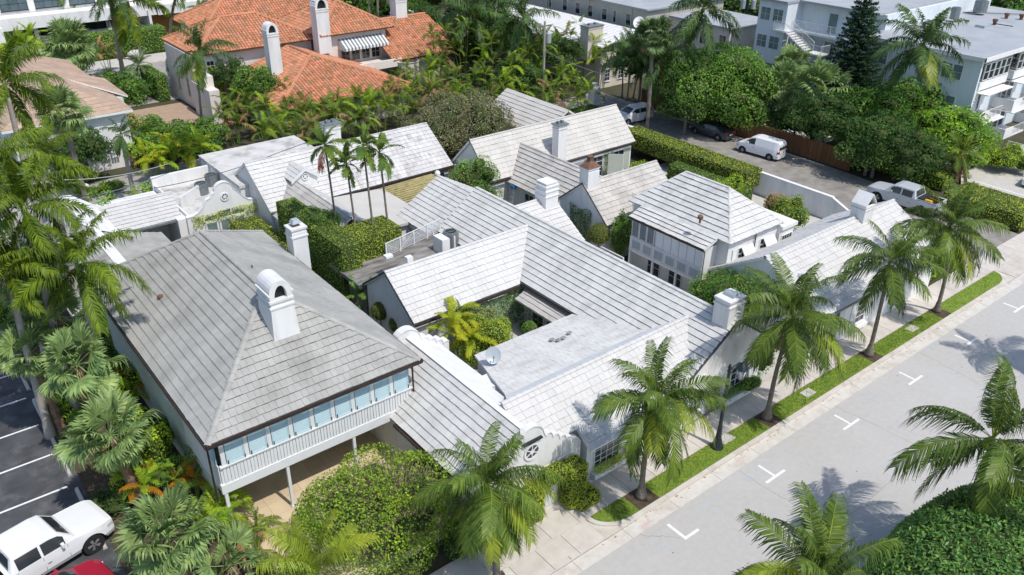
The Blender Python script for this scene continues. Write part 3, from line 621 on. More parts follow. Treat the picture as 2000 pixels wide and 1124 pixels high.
def leaves(C, Nrm, size, lo=.6, asp=.55, noise=.6, seed=0, tintscale=1.2, quad=True):
    """leaf-sized quads at C (n,3), facing roughly Nrm"""
    r = np.random.default_rng(seed); n = len(C); N = Nrm+r.normal(0, noise, (n, 3)); N /= np.linalg.norm(N, axis=1)[:, None]
    A = r.normal(0, 1, (n, 3)); A -= (A*N).sum(1)[:, None]*N; A /= np.linalg.norm(A, axis=1)[:, None]; B = np.cross(N, A)
    s_ = size*r.uniform(lo, 1.25, n)[:, None]; a = A*s_*.5; b = B*s_*.5*asp
    Q = np.stack([C-a, C+b*1.0-a*.1, C+a, C-b*1.0-a*.1], 1)
    return Q
def lowfreq(C, s=1.0, seed=0):
    r = np.random.default_rng(seed); v = np.zeros(len(C))
    for i in range(5):
        k = r.normal(0, 1.6/s, 3); v += np.sin(C@k+r.uniform(0, 6.28))
    return v/5
def hedge(name, label, x0, x1, y0, y1, z0, z1, m='hedge', size=.11, dens=170, rnd=.10, seed=0, cat='hedge', group=None, top=None, poly=None, bulge=.06, core='under', m2=None, f2=0.0):
    """clipped box hedge: inner dark mass plus leaves all over its faces. top(x,y) optional height"""
    r = np.random.default_rng(seed+5); ar = [((x1-x0)*(y1-y0), 't'), ((x1-x0)*(z1-z0), 'f'), ((x1-x0)*(z1-z0), 'b'), ((y1-y0)*(z1-z0), 'l'), ((y1-y0)*(z1-z0), 'r')]
    Cs = []; Ns = []
    for a, k in ar:
        n = int(a*dens*(.25 if k in 'br' else 1)); u, v = r.uniform(0, 1, n), r.uniform(0, 1, n)
        X = x0+(x1-x0)*u; Y = y0+(y1-y0)*(v if k == 't' else u); Z = z0+(z1-z0)*v
        if k == 't': P = np.stack([X, Y, np.full(n, z1)], 1); N = np.array([0, 0, 1.])
        if k == 'f': P = np.stack([X, np.full(n, y0), Z], 1); N = np.array([0, -1., 0])
        if k == 'b': P = np.stack([X, np.full(n, y1), Z], 1); N = np.array([0, 1., 0])
        if k == 'l': P = np.stack([np.full(n, x0), Y, Z], 1); N = np.array([-1., 0, 0])
        if k == 'r': P = np.stack([np.full(n, x1), Y, Z], 1); N = np.array([1., 0, 0])
        Cs.append(P); Ns.append(np.tile(N, (n, 1)))
    C = np.concatenate(Cs); N = np.concatenate(Ns)
    ctr = np.array([(x0+x1)/2, (y0+y1)/2, (z0+z1)/2]); hd = np.array([(x1-x0)/2, (y1-y0)/2, (z1-z0)/2])
    rel = (C-ctr); rr = min(.35, hd.min()*.8)                # rounded edges
    inner = np.clip(rel, -(hd-rr), hd-rr); d = rel-inner; l = np.linalg.norm(d, axis=1)[:, None]; ok = l[:, 0] > 1e-6
    d2 = np.where(l > 1e-6, d/np.maximum(l, 1e-6), N); C = ctr+inner+d2*rr*1.0
    C = C+d2*(lowfreq(C, .9, seed)*bulge+r.normal(-.02, .035, len(C)))[:, None]
    C[:, 2] = np.maximum(C[:, 2], z0+.02)
    t = np.clip(.5+.22*lowfreq(C, .5, seed+3)+r.normal(0, .17, len(C)), 0, 1)
    Q = leaves(C, d2*1.1+np.array([0, 0, .25]), size, seed=seed)
    mi = (r.uniform(0, 1, len(C)) < f2).astype(int) if m2 else None
    root = thing(name, label, cat, ((x0+x1)/2, (y0+y1)/2, z0), group)
    link('foliage', quads('foliage', Q, t, [m, m2] if m2 else [m], mi), root, kind='stuff')
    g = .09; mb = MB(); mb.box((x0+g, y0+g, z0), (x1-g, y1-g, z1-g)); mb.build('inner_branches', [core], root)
    return root
def blob_leaves(lumps, size, dens, m, name='foliage', parent=None, seed=0, m2=None, f2=0, noise=.8, shell=.35, asp=.55, kind='stuff', tsc=.8, up=.3, lowcut=-.75, lo=.6):
    r = np.random.default_rng(seed); Cs = []; Ns = []; Tl = []
    for i, (c, rad) in enumerate(lumps):
        rad = np.array(rad if hasattr(rad, '__len__') else (rad,)*3, float); n = int(dens*4*math.pi*(rad.prod()**(2/3))*.8)
        d = r.normal(0, 1, (n, 3)); d /= np.linalg.norm(d, axis=1)[:, None]; d = d[d[:, 2] > lowcut]
        q = (1-shell*r.uniform(0, 1, len(d))**1.8)[:, None]; Cs.append(np.array(c)+d*rad*q); Ns.append(d); Tl.append(np.full(len(d), r.normal(0, .17)))
    C = np.concatenate(Cs); N = np.concatenate(Ns); keep = np.ones(len(C), bool)
    for i, (c, rad) in enumerate(lumps):     # drop what is buried deep in another lump
        rad = np.array(rad if hasattr(rad, '__len__') else (rad,)*3, float); keep &= (((C-np.array(c))/rad)**2).sum(1) > .5
    C, N = C[keep], N[keep]; T = np.concatenate(Tl)[keep]
    t = np.clip(.5+T+.18*lowfreq(C, tsc, seed+1)+r.normal(0, .15, len(C)), 0, 1)
    Q = leaves(C, N*1.0+np.array([0, 0, up]), size, seed=seed, noise=noise, asp=asp, lo=lo)
    mi = (r.uniform(0, 1, len(C)) < f2).astype(int) if m2 else None
    return link(name, quads(name, Q, t, [m, m2] if m2 else [m], mi), parent, kind=kind)
def tree(name, label, base, h, rad, m='tree_mid', size=.2, dens=34, lumps=16, seed=0, cat='tree', group=None, squash=.62, m2=None, f2=0, core=.5, trunk=.14, flat=False, tm='trunk', noise=.8, lumpr=.42, up=.3, extra=None):
    """broadleaf: tapered trunk with limbs, crown of many leafy lumps on an ellipsoid shell"""
    rd = random.Random(seed); root = thing(name, label, cat, base, group); b = Vector(base); cz = h-rad*squash; cc = b+Vector((0, 0, cz)); L = []
    for i in range(lumps):
        z = 1-2*(i+.5)/lumps*.78; a = i*2.39996+rd.uniform(-.3, .3); q = math.sqrt(max(0, 1-z*z)); k = rd.uniform(.62, .86); d = Vector((q*math.cos(a)*rad*k, q*math.sin(a)*rad*k, z*rad*squash*k))
        L.append((tuple(cc+d), tuple(rad*lumpr*rd.uniform(.75, 1.15)*s_ for s_ in (1, 1, .8))))
    mb = MB(); top = cc+Vector((0, 0, -rad*squash*.25)); mb.tube([b, b.lerp(top, .5)+Vector((.1, .05, 0)), top], [trunk*1.3, trunk, trunk*.7], 7); mb.build('trunk', [tm], root)
    for c, r_ in L[::3]:
        lb = MB(); c = Vector(c); st = b.lerp(top, .6+.4*rd.random()); lb.tube([st, st.lerp(c, .5)+Vector((0, 0, .15)), c], [trunk*.5, trunk*.35, trunk*.15], 5); lb.build('limb', [tm], root)
    blob_leaves(L, size, dens, m, 'crown', root, seed, m2, f2, noise, up=up)
    if core:
        mb = MB()
        for c, r_ in L: mb.ico(c, tuple(x*core for x in r_), n=7, m=5)
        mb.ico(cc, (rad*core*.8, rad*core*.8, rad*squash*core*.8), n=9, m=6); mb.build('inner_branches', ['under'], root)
    return root
def ball(name, label, c, r, m='topiary', size=.07, dens=420, seed=0, group=None, cat='topiary', pot=None, stem=True, z0=0):
    root = thing(name, label, cat, (c[0], c[1], z0), group)
    blob_leaves([(c, r)], size, dens, m, 'foliage', root, seed, shell=.08, noise=.5); mb = MB(); rr = r if hasattr(r, '__len__') else (r,)*3; mb.ico(c, tuple(x*.93 for x in rr)); mb.build('inner_branches', ['under'], root)
    if stem: s_ = MB(); s_.tube([(c[0], c[1], z0), (c[0], c[1], c[2])], .04, 5); s_.build('stem', ['trunk'], root)
    return root
def shrub(name, label, c, r, m='bush', size=.13, dens=110, seed=0, cat='shrub', group=None, lumps=7, m2=None, f2=0, core=.7, noise=.85, lr=.55):
    rd = random.Random(seed); root = thing(name, label, cat, (c[0], c[1], 0 if c[2] < 3 else c[2]-(r[2] if hasattr(r, '__len__') else r)), group); r = r if hasattr(r, '__len__') else (r,)*3; L = [(c, tuple(x*.72 for x in r))]
    for i in range(lumps):
        a = i*2.4; z = rd.uniform(-.3, .75); q = math.sqrt(1-z*z)*.62; L.append(((c[0]+r[0]*q*math.cos(a), c[1]+r[1]*q*math.sin(a), c[2]+r[2]*z*.62), tuple(x*lr*rd.uniform(.75, 1.1) for x in r)))
    blob_leaves(L, size, dens, m, 'foliage', root, seed, m2, f2, noise, shell=.3)
    if core: 
        mb = MB()
        for cc, rr in L: mb.ico(cc, tuple(x*core for x in rr), n=7, m=5)
        mb.build('inner_branches', ['under'], root)
    return root
def vine(name, label, o, u, w, h, n, m='vine', size=.11, dens=190, th=.18, seed=0, m2=None, f2=0, group=None, cat='climbing plant', ragged=.25):
    """leaves on a wall face: o lower left corner, u along, n outward"""
    r = np.random.default_rng(seed); k = int(w*h*dens); a, b = r.uniform(0, 1, k), r.uniform(0, 1, k); o, u, n = map(np.array, (o, u, n)); o = o.astype(float)
    env = 1-ragged*(.5+.5*np.sin(a*9+seed))*r.uniform(.6, 1, k); keep = b < env; a, b = a[keep], b[keep]
    C = o+np.outer(a*w, u)+np.outer(b*h, [0, 0, 1])+np.outer(r.uniform(.02, th, len(a))*(.7+.3*np.sin(a*11+b*7)), n)
    t = np.clip(.5+.25*lowfreq(C, .4, seed)+r.normal(0, .16, len(C)), 0, 1); Q = leaves(C, np.tile(n, (len(C), 1))+np.array([0, 0, .4]), size, seed=seed)
    mi = (r.uniform(0, 1, len(C)) < f2).astype(int) if m2 else None
    root = thing(name, label, cat, tuple(o), group); link('foliage', quads('foliage', Q, t, [m, m2] if m2 else [m], mi), root, kind='stuff')
    st = MB()
    for i in range(5): p = o+u*w*(.1+.2*i); st.tube([p+n*.03, p+n*.03+np.array([.1*math.sin(i), 0, h*.8])*np.array([abs(u[0]), 1, 1])], .015, 4)
    st.build('stem', ['twig'], root); return root
# ---------------------------------------------------------------- vehicles
def vehicle(name, label, cat, kind, pos, heading, body, scale=1.0, L=4.6, W_=1.78, seed=0):
    """built along +x (front) at the origin, then turned: heading in degrees"""
    K = dict(
      suv=dict(top=[(0,.62),(.03,.9),(.25,1.02),(1.05,1.1),(1.85,1.62),(2.3,1.68),(4.1,1.66),(4.35,1.5),(4.5,1.08),(4.55,.6)], belt=1.08, wh=(.85,3.6), r=.35, win=[(1.5,2.45),(2.52,3.35),(3.45,4.12)], ws=(1.1,1.8), rw=(4.33,4.47)),
      sedan=dict(top=[(0,.5),(.05,.72),(.3,.84),(1.25,.95),(2.0,1.38),(2.5,1.43),(3.3,1.40),(4.05,1.02),(4.6,.98),(4.75,.8),(4.8,.5)], belt=.93, wh=(.9,3.8), r=.33, win=[(1.75,2.55),(2.62,3.4)], ws=(1.35,1.95), rw=(3.4,4.0)),
      hatch=dict(top=[(0,.5),(.05,.75),(.3,.88),(1.05,1.0),(1.75,1.45),(2.3,1.5),(3.4,1.46),(3.95,1.1),(4.1,.9),(4.15,.5)], belt=.95, wh=(.8,3.35), r=.31, win=[(1.5,2.3),(2.38,3.2)], ws=(1.12,1.72), rw=(3.5,3.9)),
      van=dict(top=[(0,.6),(.05,.85),(.3,1.0),(.8,1.12),(1.6,1.78),(2.0,1.88),(4.5,1.88),(4.68,1.7),(4.72,.6)], belt=1.12, wh=(.85,3.85), r=.32, win=[(1.2,2.1)], ws=(.9,1.52), rw=(4.69,4.705)),
      pickup=dict(top=[(0,.75),(.04,1.1),(.25,1.18),(1.55,1.28),(2.15,1.86),(2.5,1.93),(3.9,1.92),(4.12,1.3),(4.14,1.3),(5.85,1.3),(5.9,.7)], belt=1.25, wh=(1.02,4.75), r=.44, win=[(2.0,2.85),(2.95,3.82)], ws=(1.65,2.1), rw=(3.94,4.1)))[kind]
    tx = [p[0] for p in K['top']]; tz = [p[1] for p in K['top']]; LL = tx[-1]; W2 = W_/2; belt = K['belt']; rw = K['r']; lift = .28 if kind == 'pickup' else 0
    top = lambda x: float(np.interp(x, tx, tz)); xs = sorted(set(tx+[i*LL/44 for i in range(45)]+[w+d*(rw+.06) for w in K['wh'] for d in (-1, -.92, -.7, -.38, 0, .38, .7, .92, 1)]))
    xs = [x for i, x in enumerate(xs) if i == 0 or x-xs[i-1] > .004]
    gnd = .27 if kind not in ('pickup',) else .42
    def low(x):
        z = gnd
        for w in K['wh']:
            d = abs(x-w); q = rw+.07
            if d < q: z = max(z, rw+math.sqrt(q*q-d*d))
        return z
    def hw(x): e = min(x, LL-x); return W2*(.80+.20*min(1, (e/.5))**.5)
    def tumble(x): z = top(x); return 0 if z <= belt+.02 else min(.17, (z-belt)*.26)
    root = thing(name, label, cat, pos); A = R(heading); ca, sa = math.cos(A), math.sin(A); p0 = Vector(pos)
    def TW(x, y, z):       # x measured from the nose backwards
        X = (LL/2-x)*scale; Y = y*scale; return (p0.x+X*ca-Y*sa, p0.y+X*sa+Y*ca, p0.z+z*scale)
    mb = MB(); ring = []
    for x in xs:
        h, lo, tz_ = hw(x), low(x), top(x); bz = min(belt, tz_-.04); lo = min(lo, bz-.06); tm_ = tumble(x); mz = max(lo+.02, min(.62, bz-.03))
        half = [(h*.93, lo), (h, mz), (h*.985, (mz+bz)/2), (h*.955, bz), (h*.955-tm_*.9-.02, tz_-.05), (h*.86-tm_, tz_), (h*.4, tz_+.02)]
        ring.append([TW(x, -y, z) for y, z in half]+[TW(x, y, z) for y, z in reversed(half)])
    k = len(ring[0]); V = [p for r_ in ring for p in r_]; F = []
    for i in range(len(ring)-1):
        for j in range(k-1): F.append((i*k+j, (i+1)*k+j, (i+1)*k+j+1, i*k+j+1))
    F.append(tuple(range(k))); F.append(tuple((len(ring)-1)*k+j for j in range(k-1, -1, -1)))
    if kind == 'pickup':      # open bed: drop the roof faces over it
        bx = [i for i, x in enumerate(xs) if 4.18 <= x <= 5.8]; F = [f for f in F if not (len(f) == 4 and f[0]//k in bx and (f[0]//k+1) in bx and (f[0] % k) in (5, 6, 7))]
    mb.mesh(V, F); mb.build('body', [body], root, smooth=False)
    if kind == 'pickup':
        b = MB(); x0, x1 = 4.2, 5.78; y = W2*.80
        b.mesh([TW(x0, -y, .85), TW(x1, -y, .85), TW(x1, y, .85), TW(x0, y, .85), TW(x0, -y, 1.31), TW(x1, -y, 1.31), TW(x1, y, 1.31), TW(x0, y, 1.31)], [(0,1,2,3),(0,4,5,1),(1,5,6,2),(2,6,7,3),(3,7,4,0)]); b.build('cargo_bed', ['trim'], root)
        for sgn in (-1, 1):
            q = MB(); q.mesh([TW(x0, sgn*y, 1.305), TW(x1+.05, sgn*y, 1.305), TW(x1+.05, sgn*(W2-.06), 1.325), TW(x0, sgn*(W2-.06), 1.325)], [(0,1,2,3)]); q.build('bed_rail', [body], root)
        b = MB(); b.mesh([TW(5.72, -y, 1.31), TW(5.88, -y, 1.31), TW(5.88, y, 1.31), TW(5.72, y, 1.31), TW(5.72, -y, .85), TW(5.72, y, .85)], [(0,1,2,3),(0,3,5,4)]); b.build('tailgate', [body], root)
    def side(x, f, sg):       # point on greenhouse side, f 0 belt..1 roof
        h = hw(x); tz_ = top(x); bz = min(belt, tz_-.04); a = (h*.955, bz); b_ = (h*.955-tumble(x)*.9-.02, tz_-.05); return TW(x, sg*(a[0]+(b_[0]-a[0])*f+.008), a[1]+(b_[1]-a[1])*f)
    for x0, x1 in K['win']:
        for sg in (-1, 1):
            g = MB(); n = 5; pts = []
            X = [x0+(x1-x0)*i/n for i in range(n+1)]; okx = [x for x in X if top(x) > belt+.2]
            if len(okx) < 2: continue
            lo_ = [side(x, .06, sg) for x in okx]; hi = [side(x, .86, sg) for x in okx]
            if x0 < K['ws'][1]+.05: lo_ = [side(x0, .3, sg)]+lo_; hi = [side(x0, .35, sg)]+hi
            m_ = len(lo_); g.mesh(lo_+hi, [(i, i+1, m_+i+1, m_+i) for i in range(m_-1)]); g.build('side_window', ['glass'], root)
    def topstrip(x0, x1, nm, fr=.88, m='glass', off=.012, n=6, wd=1):
        g = MB(); A_ = []; 
        for i in range(n+1):
            x = x0+(x1-x0)*i/n; h = hw(x); t_ = tumble(x); y = (h*.86-t_)*fr*wd; z = top(x); A_.append([TW(x, -y, z+off+.0), TW(x, -y*.45, z+off+.02), TW(x, y*.45, z+off+.02), TW(x, y, z+off+.0)])
        V_ = [p for a in A_ for p in a]; g.mesh(V_, [(i*4+j, (i+1)*4+j, (i+1)*4+j+1, i*4+j+1) for i in range(n) for j in range(3)]); return g.build(nm, [m], root)
    topstrip(K['ws'][0]+.03, K['ws'][1]-.02, 'windscreen')
    if kind in ('sedan', 'hatch', 'pickup'): topstrip(K['rw'][0], K['rw'][1], 'rear_window')
    else:
        g = MB(); x = LL-.06; z0, z1 = belt+.05, top(4.3)-.16; xa = LL-.0 if kind == 'van' else LL-.11
        yb = W2*.74; g.mesh([TW(xa+.01+(.05 if kind=='suv' else .02), -yb, z0), TW(xa+.01+(.05 if kind=='suv' else .02), yb, z0), TW(xa-.1, yb*.92, z1), TW(xa-.1, -yb*.92, z1)], [(0,1,2,3)]); g.build('rear_window', ['glass'], root)
    for w in K['wh']:
        for sg in (-1, 1):
            q = MB(); n = 16; V_ = []; F_ = []
            yo, yi = sg*(W2-.01), sg*(W2-.24)
            for yy, rr in ((yi, rw*.98), (yi, rw), (yo, rw), (yo, rw*.64), (yo-sg*.03, rw*.62)):
                for i in range(n): a = 2*math.pi*i/n; V_.append(TW(w+rr*math.cos(a), yy, rw+rr*math.sin(a)))
            for i in range(4):
                for j in range(n): F_.append((i*n+j, i*n+(j+1) % n, (i+1)*n+(j+1) % n, (i+1)*n+j))
            F_.append(tuple(range(n))); q.mesh(V_, F_); wl = q.build('wheel', ['tyre'], root)
            r_ = MB(); ns = 5
            for s_ in range(ns):
                a = 2*math.pi*s_/ns; 
                P_ = [TW(w+rr*math.cos(a+da), yo-sg*.015, rw+rr*math.sin(a+da)) for rr, da in ((rw*.1, -.9), (rw*.62, -.24), (rw*.62, .24), (rw*.1, .9))]; r_.mesh(P_, [(0,1,2,3)])
            r_.mesh([TW(w+rw*.63*math.cos(2*math.pi*i/n), yo-sg*.028, rw+rw*.63*math.sin(2*math.pi*i/n)) for i in range(n)], [tuple(range(n))], 1); r_.build('rim', ['rim', 'trim'], wl)
            ar = MB(); n = 14; V_ = []
            for yy in (sg*(W2*.3), sg*(W2+.004)):
                for i in range(n+1): a = math.pi*i/n; V_.append(TW(w+(rw+.08)*math.cos(a), yy, rw+(rw+.08)*math.sin(a)))
            ar.mesh(V_, [(i, i+1, n+2+i, n+1+i) for i in range(n)]); ar.build('wheel_arch', ['trim'], root)
    for sg in (-1, 1):
        h = hw(.12); q = MB(); z = top(.1)-.16
        q.mesh([TW(.0, sg*h*.5, z-.12), TW(.0, sg*h*.5, z+.06), TW(.05, sg*(h*.97), z+.05), TW(.05, sg*(h*.97), z-.1), TW(.32, sg*(hw(.32)+.012), z+.03), TW(.32, sg*(hw(.32)+.012), z-.08)], [(0,1,2,3),(3,2,4,5)]); q.build('headlight', ['lamp_lens'], root)
        q = MB(); x = LL; q.mesh([TW(x+.012, sg*hw(x)*.72, .78), TW(x+.012, sg*hw(x)*.72, 1.02), TW(x-.0, sg*(hw(x)+.012), 1.02), TW(x-.0, sg*(hw(x)+.012), .78), TW(x-.14, sg*(hw(x-.14)+.012), 1.0), TW(x-.14, sg*(hw(x-.14)+.012), .8)], [(0,1,2,3),(3,2,4,5)]); q.build('tail_light', ['tail'], root)
        q = MB(); x = K['ws'][0]+.42; y = sg*(W2*.955+.02); P_ = [TW(x, y, belt+.05), TW(x+.14, y, belt+.05), TW(x+.14, y+sg*.2, belt+.07), TW(x+.03, y+sg*.2, belt+.07)]; P2 = [Vector(p)+Vector((0, 0, .16)) for p in P_]
        q.mesh(P_+P2, [(0,3,2,1),(4,5,6,7),(0,1,5,4),(1,2,6,5),(2,3,7,6),(3,0,4,7)]); q.build('wing_mirror', [body], root)
        for xd in [w_[0]-.05 for w_ in K['win']]+[K['win'][-1][1]+.05]:
            q = MB(); q.mesh([TW(xd, sg*(hw(xd)+.004), .62), TW(xd+.014, sg*(hw(xd)+.004), .62), TW(xd+.014, sg*(hw(xd)*.957+.004), belt-.02), TW(xd, sg*(hw(xd)*.957+.004), belt-.02)], [(0,1,2,3)]); q.build('door_gap', ['trim'], root)
        for w_ in K['win']:
            xh = w_[1]-.18; q = MB(); q.mesh([TW(xh, sg*(hw(xh)*.985+.012), .86 if belt > 1 else .78), TW(xh+.15, sg*(hw(xh)*.985+.012), .86 if belt > 1 else .78), TW(xh+.15, sg*(hw(xh)*.985+.012), .9 if belt > 1 else .82), TW(xh, sg*(hw(xh)*.985+.012), .9 if belt > 1 else .82)], [(0,1,2,3)]); q.build('door_handle', ['trim' if body != 'car_dark' else 'rim'], root)
    q = MB(); q.mesh([TW(-.012, -hw(0)*.5, .62), TW(-.012, hw(0)*.5, .62), TW(-.012, hw(0)*.5, top(.03)-.1), TW(-.012, -hw(0)*.5, top(.03)-.1)], [(0,1,2,3)]); q.build('grille', ['trim'], root)
    q = MB(); q.mesh([TW(LL+.012, -.26, .66), TW(LL+.012, .26, .66), TW(LL+.012, .26, .77), TW(LL+.012, -.26, .77)], [(0,1,2,3)]); q.build('number_plate', ['paint'], root)
    return root, TW

def dome_leaves(c, r, p, dens, size, seed):
    q = np.random.default_rng(seed); n = int(dens*2*math.pi*r[0]*r[1]*1.5); d = q.normal(0, 1, (n, 3)); d[:, 2] = np.abs(d[:, 2])-.1; d /= np.linalg.norm(d, axis=1)[:, None]
    k = (np.abs(d)**p).sum(1)**(-1/p); u = d*k[:, None]; nn = np.sign(u)*np.abs(u)**(p-1)/np.array(r); nn /= np.linalg.norm(nn, axis=1)[:, None]
    C = np.array(c)+u*np.array(r)+nn*(q.normal(0, .05, n)+.10*lowfreq(u*np.array(r), 1.0, seed))[:, None]
    return C, nn
# ================================================================ SETTING
def sheet(name, pts, z, m, kind='structure', th=0):
    mb = MB()
    if th: mb.extrude([(p[0], p[1], z-th) for p in pts], (0, 0, th))
    else: mb.poly([(p[0], p[1], z) for p in pts])
    o = mb.build(name, [m]); o['kind'] = kind; return o
sheet('ground', [(-900, -900), (1200, -900), (1200, 1300), (-900, 1300)], -.03, 'ground')
# street
sheet('road', [(-200, 8.6), (400, 8.6), (400, 17.9), (-200, 17.9)], 0, 'road')
sheet('gutter', [(-200, 17.9), (400, 17.9), (400, 18.6), (-200, 18.6)], .004, 'gutter')
sheet('far_gutter', [(-200, 8.0), (400, 8.0), (400, 8.6), (-200, 8.6)], .004, 'gutter')
def _arc(cx, cy, r, a0, a1, n=7): return [(cx+r*math.cos(R(a0+(a1-a0)*i/n)), cy+r*math.sin(R(a0+(a1-a0)*i/n))) for i in range(n+1)]
def rounded_strip(x0, x1, y0, y1, z, th, name, m, r=1.0, left=True, right=True, kind='structure'):
    p = []
    if left: h = y1-y0; p += [(x0+h*1.5*(1-math.cos(R(a))), y1-h*math.sin(R(a))) for a in range(0, 91, 10)]
    else: p += [(x0, y1), (x0, y0)]
    if right: h = y1-y0; p += [(x1-h*1.5*(1-math.cos(R(a))), y1-h*math.sin(R(a))) for a in range(90, -1, -10)]
    else: p += [(x1, y0), (x1, y1)]
    return sheet(name, p, z, m, kind, th)
rounded_strip(20.55, 61.2, 18.6, 20.02, .125, .2, 'kerb', 'kerb')
rounded_strip(5.0, 15.9, 18.6, 20.02, .125, .2, 'kerb', 'kerb')
rounded_strip(68.4, 130, 18.6, 20.02, .125, .2, 'kerb', 'kerb', right=False)
rounded_strip(20.8, 60.95, 18.86, 20.0, .132, .1, 'mulch_bed', 'mulch')
rounded_strip(5.25, 15.65, 18.86, 20.0, .132, .1, 'mulch_bed', 'mulch')
rounded_strip(68.7, 130, 18.86, 20.0, .132, .1, 'mulch_bed', 'mulch', right=False)
sheet('far_kerb', [(-200, 7.7), (400, 7.7), (400, 8.0), (-200, 8.0)], .13, 'kerb', th=.2)
sheet('far_pavement', [(-200, 5.2), (400, 5.2), (400, 7.7), (-200, 7.7)], .11, 'walk', th=.1)
# grass: ground sheet plus blades
def grass_patch(x0, x1, y0=18.9, y1=19.98, z=.138, left=False, right=False, dens=420, seed=0):
    r = np.random.default_rng(seed); n = int((x1-x0)*(y1-y0)*dens); P = np.stack([r.uniform(x0, x1, n), r.uniform(y0, y1, n), np.full(n, z)], 1)
    hh = y1-y0
    if left: a_ = np.clip((P[:, 0]-x0)/(hh*1.5), 0, 1); P = P[(y1-P[:, 1])/hh < np.sqrt(1-(1-a_)**2)]
    if right: a_ = np.clip((x1-P[:, 0])/(hh*1.5), 0, 1); P = P[(y1-P[:, 1])/hh < np.sqrt(1-(1-a_)**2)]
    n = len(P); a = r.uniform(0, 6.28, n); h = r.uniform(.03, .075, n); w = .016; d = np.stack([np.cos(a), np.sin(a), np.zeros(n)], 1); tip = P+np.stack([r.normal(0, .025, n), r.normal(0, .025, n), h], 1)
    Q = np.stack([P-d*w, P+d*w, tip+d*w*.3, tip-d*w*.3], 1); me = quads('grass_blades', Q, np.clip(.5+.2*lowfreq(P, .6, seed)+r.normal(0, .2, n), 0, 1), ['grass'])
    rounded_strip(x0-.02, x1+.02, y0-.02, y1+.0, .142, .06, 'lawn', 'grass', left=left, right=right)
    o = link('grass', me); o['kind'] = 'stuff'; return o
for i, (a, b, l, r_) in enumerate([(20.85, 22.9, True, False), (24.3, 32.85, False, False), (34.0, 42.95, False, False), (44.1, 51.35, False, False), (52.5, 60.9, False, True), (6.2, 14.0, True, False), (69, 96, True, False)]):
    grass_patch(a, b, left=l, right=r_, seed=i, dens=420 if b < 60 else 150)
# pavement slabs: each a piece
walk = sheet('pavement', [(-40, 20.02), (140, 20.02), (140, 21.75), (-40, 21.75)], .085, 'walk', th=.1)
def slabs(parent, x0, x1, y0, y1, dx, dy, z, m, name='paving_slab', th=.03, gap=.012, seed=0, skip=None, rot=0):
    rd = random.Random(seed); nx = max(1, round((x1-x0)/dx)); ny = max(1, round((y1-y0)/dy)); dx = (x1-x0)/nx; dy = (y1-y0)/ny; cache = {}
    for i in range(nx):
        for j in range(ny):
            if skip and skip(x0+(i+.5)*dx, y0+(j+.5)*dy): continue
            t = rd.randrange(6)
            if t not in cache:
                mb = MB(); a, b = dx/2-gap, dy/2-gap; mb.box((-a, -b, 0), (a, b, th), 0, (t+.5)/6); cache[t] = mb.data(name, [m])
            link(name, cache[t], parent, loc=(x0+(i+.5)*dx, y0+(j+.5)*dy, z+rd.uniform(0, .004)))
slabs(walk, 5, 76, 20.04, 21.72, 1.68, 1.68, .085, 'walk', seed=1)
apron = sheet('driveway_apron', [(16.0, 18.62), (20.45, 18.62), (20.45, 20.02), (16.0, 20.02)], .05, 'walk', th=.06)
slabs(apron, 16.0, 20.45, 18.64, 20.02, 1.48, 1.38, .052, 'walk', seed=2)
sheet('kerb_base', [(20.4, 18.62), (23, 18.62), (23, 20.02), (20.4, 20.02)], .045, 'kerb', th=.06)
sheet('kerb_base', [(59, 18.62), (61.35, 18.62), (61.35, 20.02), (59, 20.02)], .045, 'kerb', th=.06)
sheet('kerb_base', [(14, 18.62), (16.05, 18.62), (16.05, 20.02), (14, 20.02)], .045, 'kerb', th=.06)
apron2 = sheet('alley_apron', [(61.3, 18.62), (68.3, 18.62), (68.3, 20.02), (61.3, 20.02)], .05, 'walk', th=.06)
slabs(apron2, 61.3, 68.3, 18.64, 20.02, 1.75, 1.38, .052, 'walk', seed=3)
front_walk = sheet('driveway', [(15.6, 21.76), (21.2, 21.76), (21.2, 23.2), (15.6, 26.0)], .09, 'walk', th=.06)
# painted T marks
def tmark(x, L=False):
    mb = MB(); y = 16.38; w = .14
    if L: mb.box((x-.02, y, 0), (x+.95, y+w, .004)); mb.box((x-.02, y+w, 0), (x+w, y+1.15, .004))
    else: mb.box((x-.75, y, 0), (x+.75, y+w, .004)); mb.box((x-w/2, y+w, 0), (x+w/2, y+1.1, .004))
    o = mb.build('parking_mark', ['paint']); return tagp(o, None, 'road marking', 'white parking marks along the kerb')
tl = ['white L shaped parking mark on the grey road, the nearest one', 'second white T parking mark, left of the palm shadow on the road', 'white T parking mark on the road across from the street lamp', 'white T parking mark on the road below the third street palm', 'white T parking mark on the road, fifth counted from the camera', 'white T parking mark on the road beside the fourth street palm', 'small far white T parking mark on the road near the alley mouth', 'farthest white T parking mark at the right edge of the road']
for i in range(8):
    x = 23.32+6.72*i; o = tmark(x, i == 0); o['label'] = tl[i]
def scribble(pts, m, label):
    mb = MB(); rd = random.Random(int(pts[0][0]*10))
    for x, y in pts:
        for k in range(3):
            a = rd.uniform(0, 3.1); d = Vector((math.cos(a), math.sin(a), 0))*rd.uniform(.1, .22); n = Vector((-d.y, d.x, 0)).normalized()*.022; p = Vector((x+rd.uniform(-.15, .15), y+rd.uniform(-.15, .15), .0045+.0012*k)); mb.poly([p-d-n, p+d-n, p+d+n, p-d+n])
    return tagp(mb.build('spray_mark', [m]), label, 'road marking', 'utility spray marks on the road')
scribble([(25.92, 17.21, 0)[:2], (25.94, 16.77, 0)[:2], (25.33, 17.12, 0)[:2], (26.40, 17.15, 0)[:2]], 'blue_mark', 'small blue spray marks on the road just past the L mark')
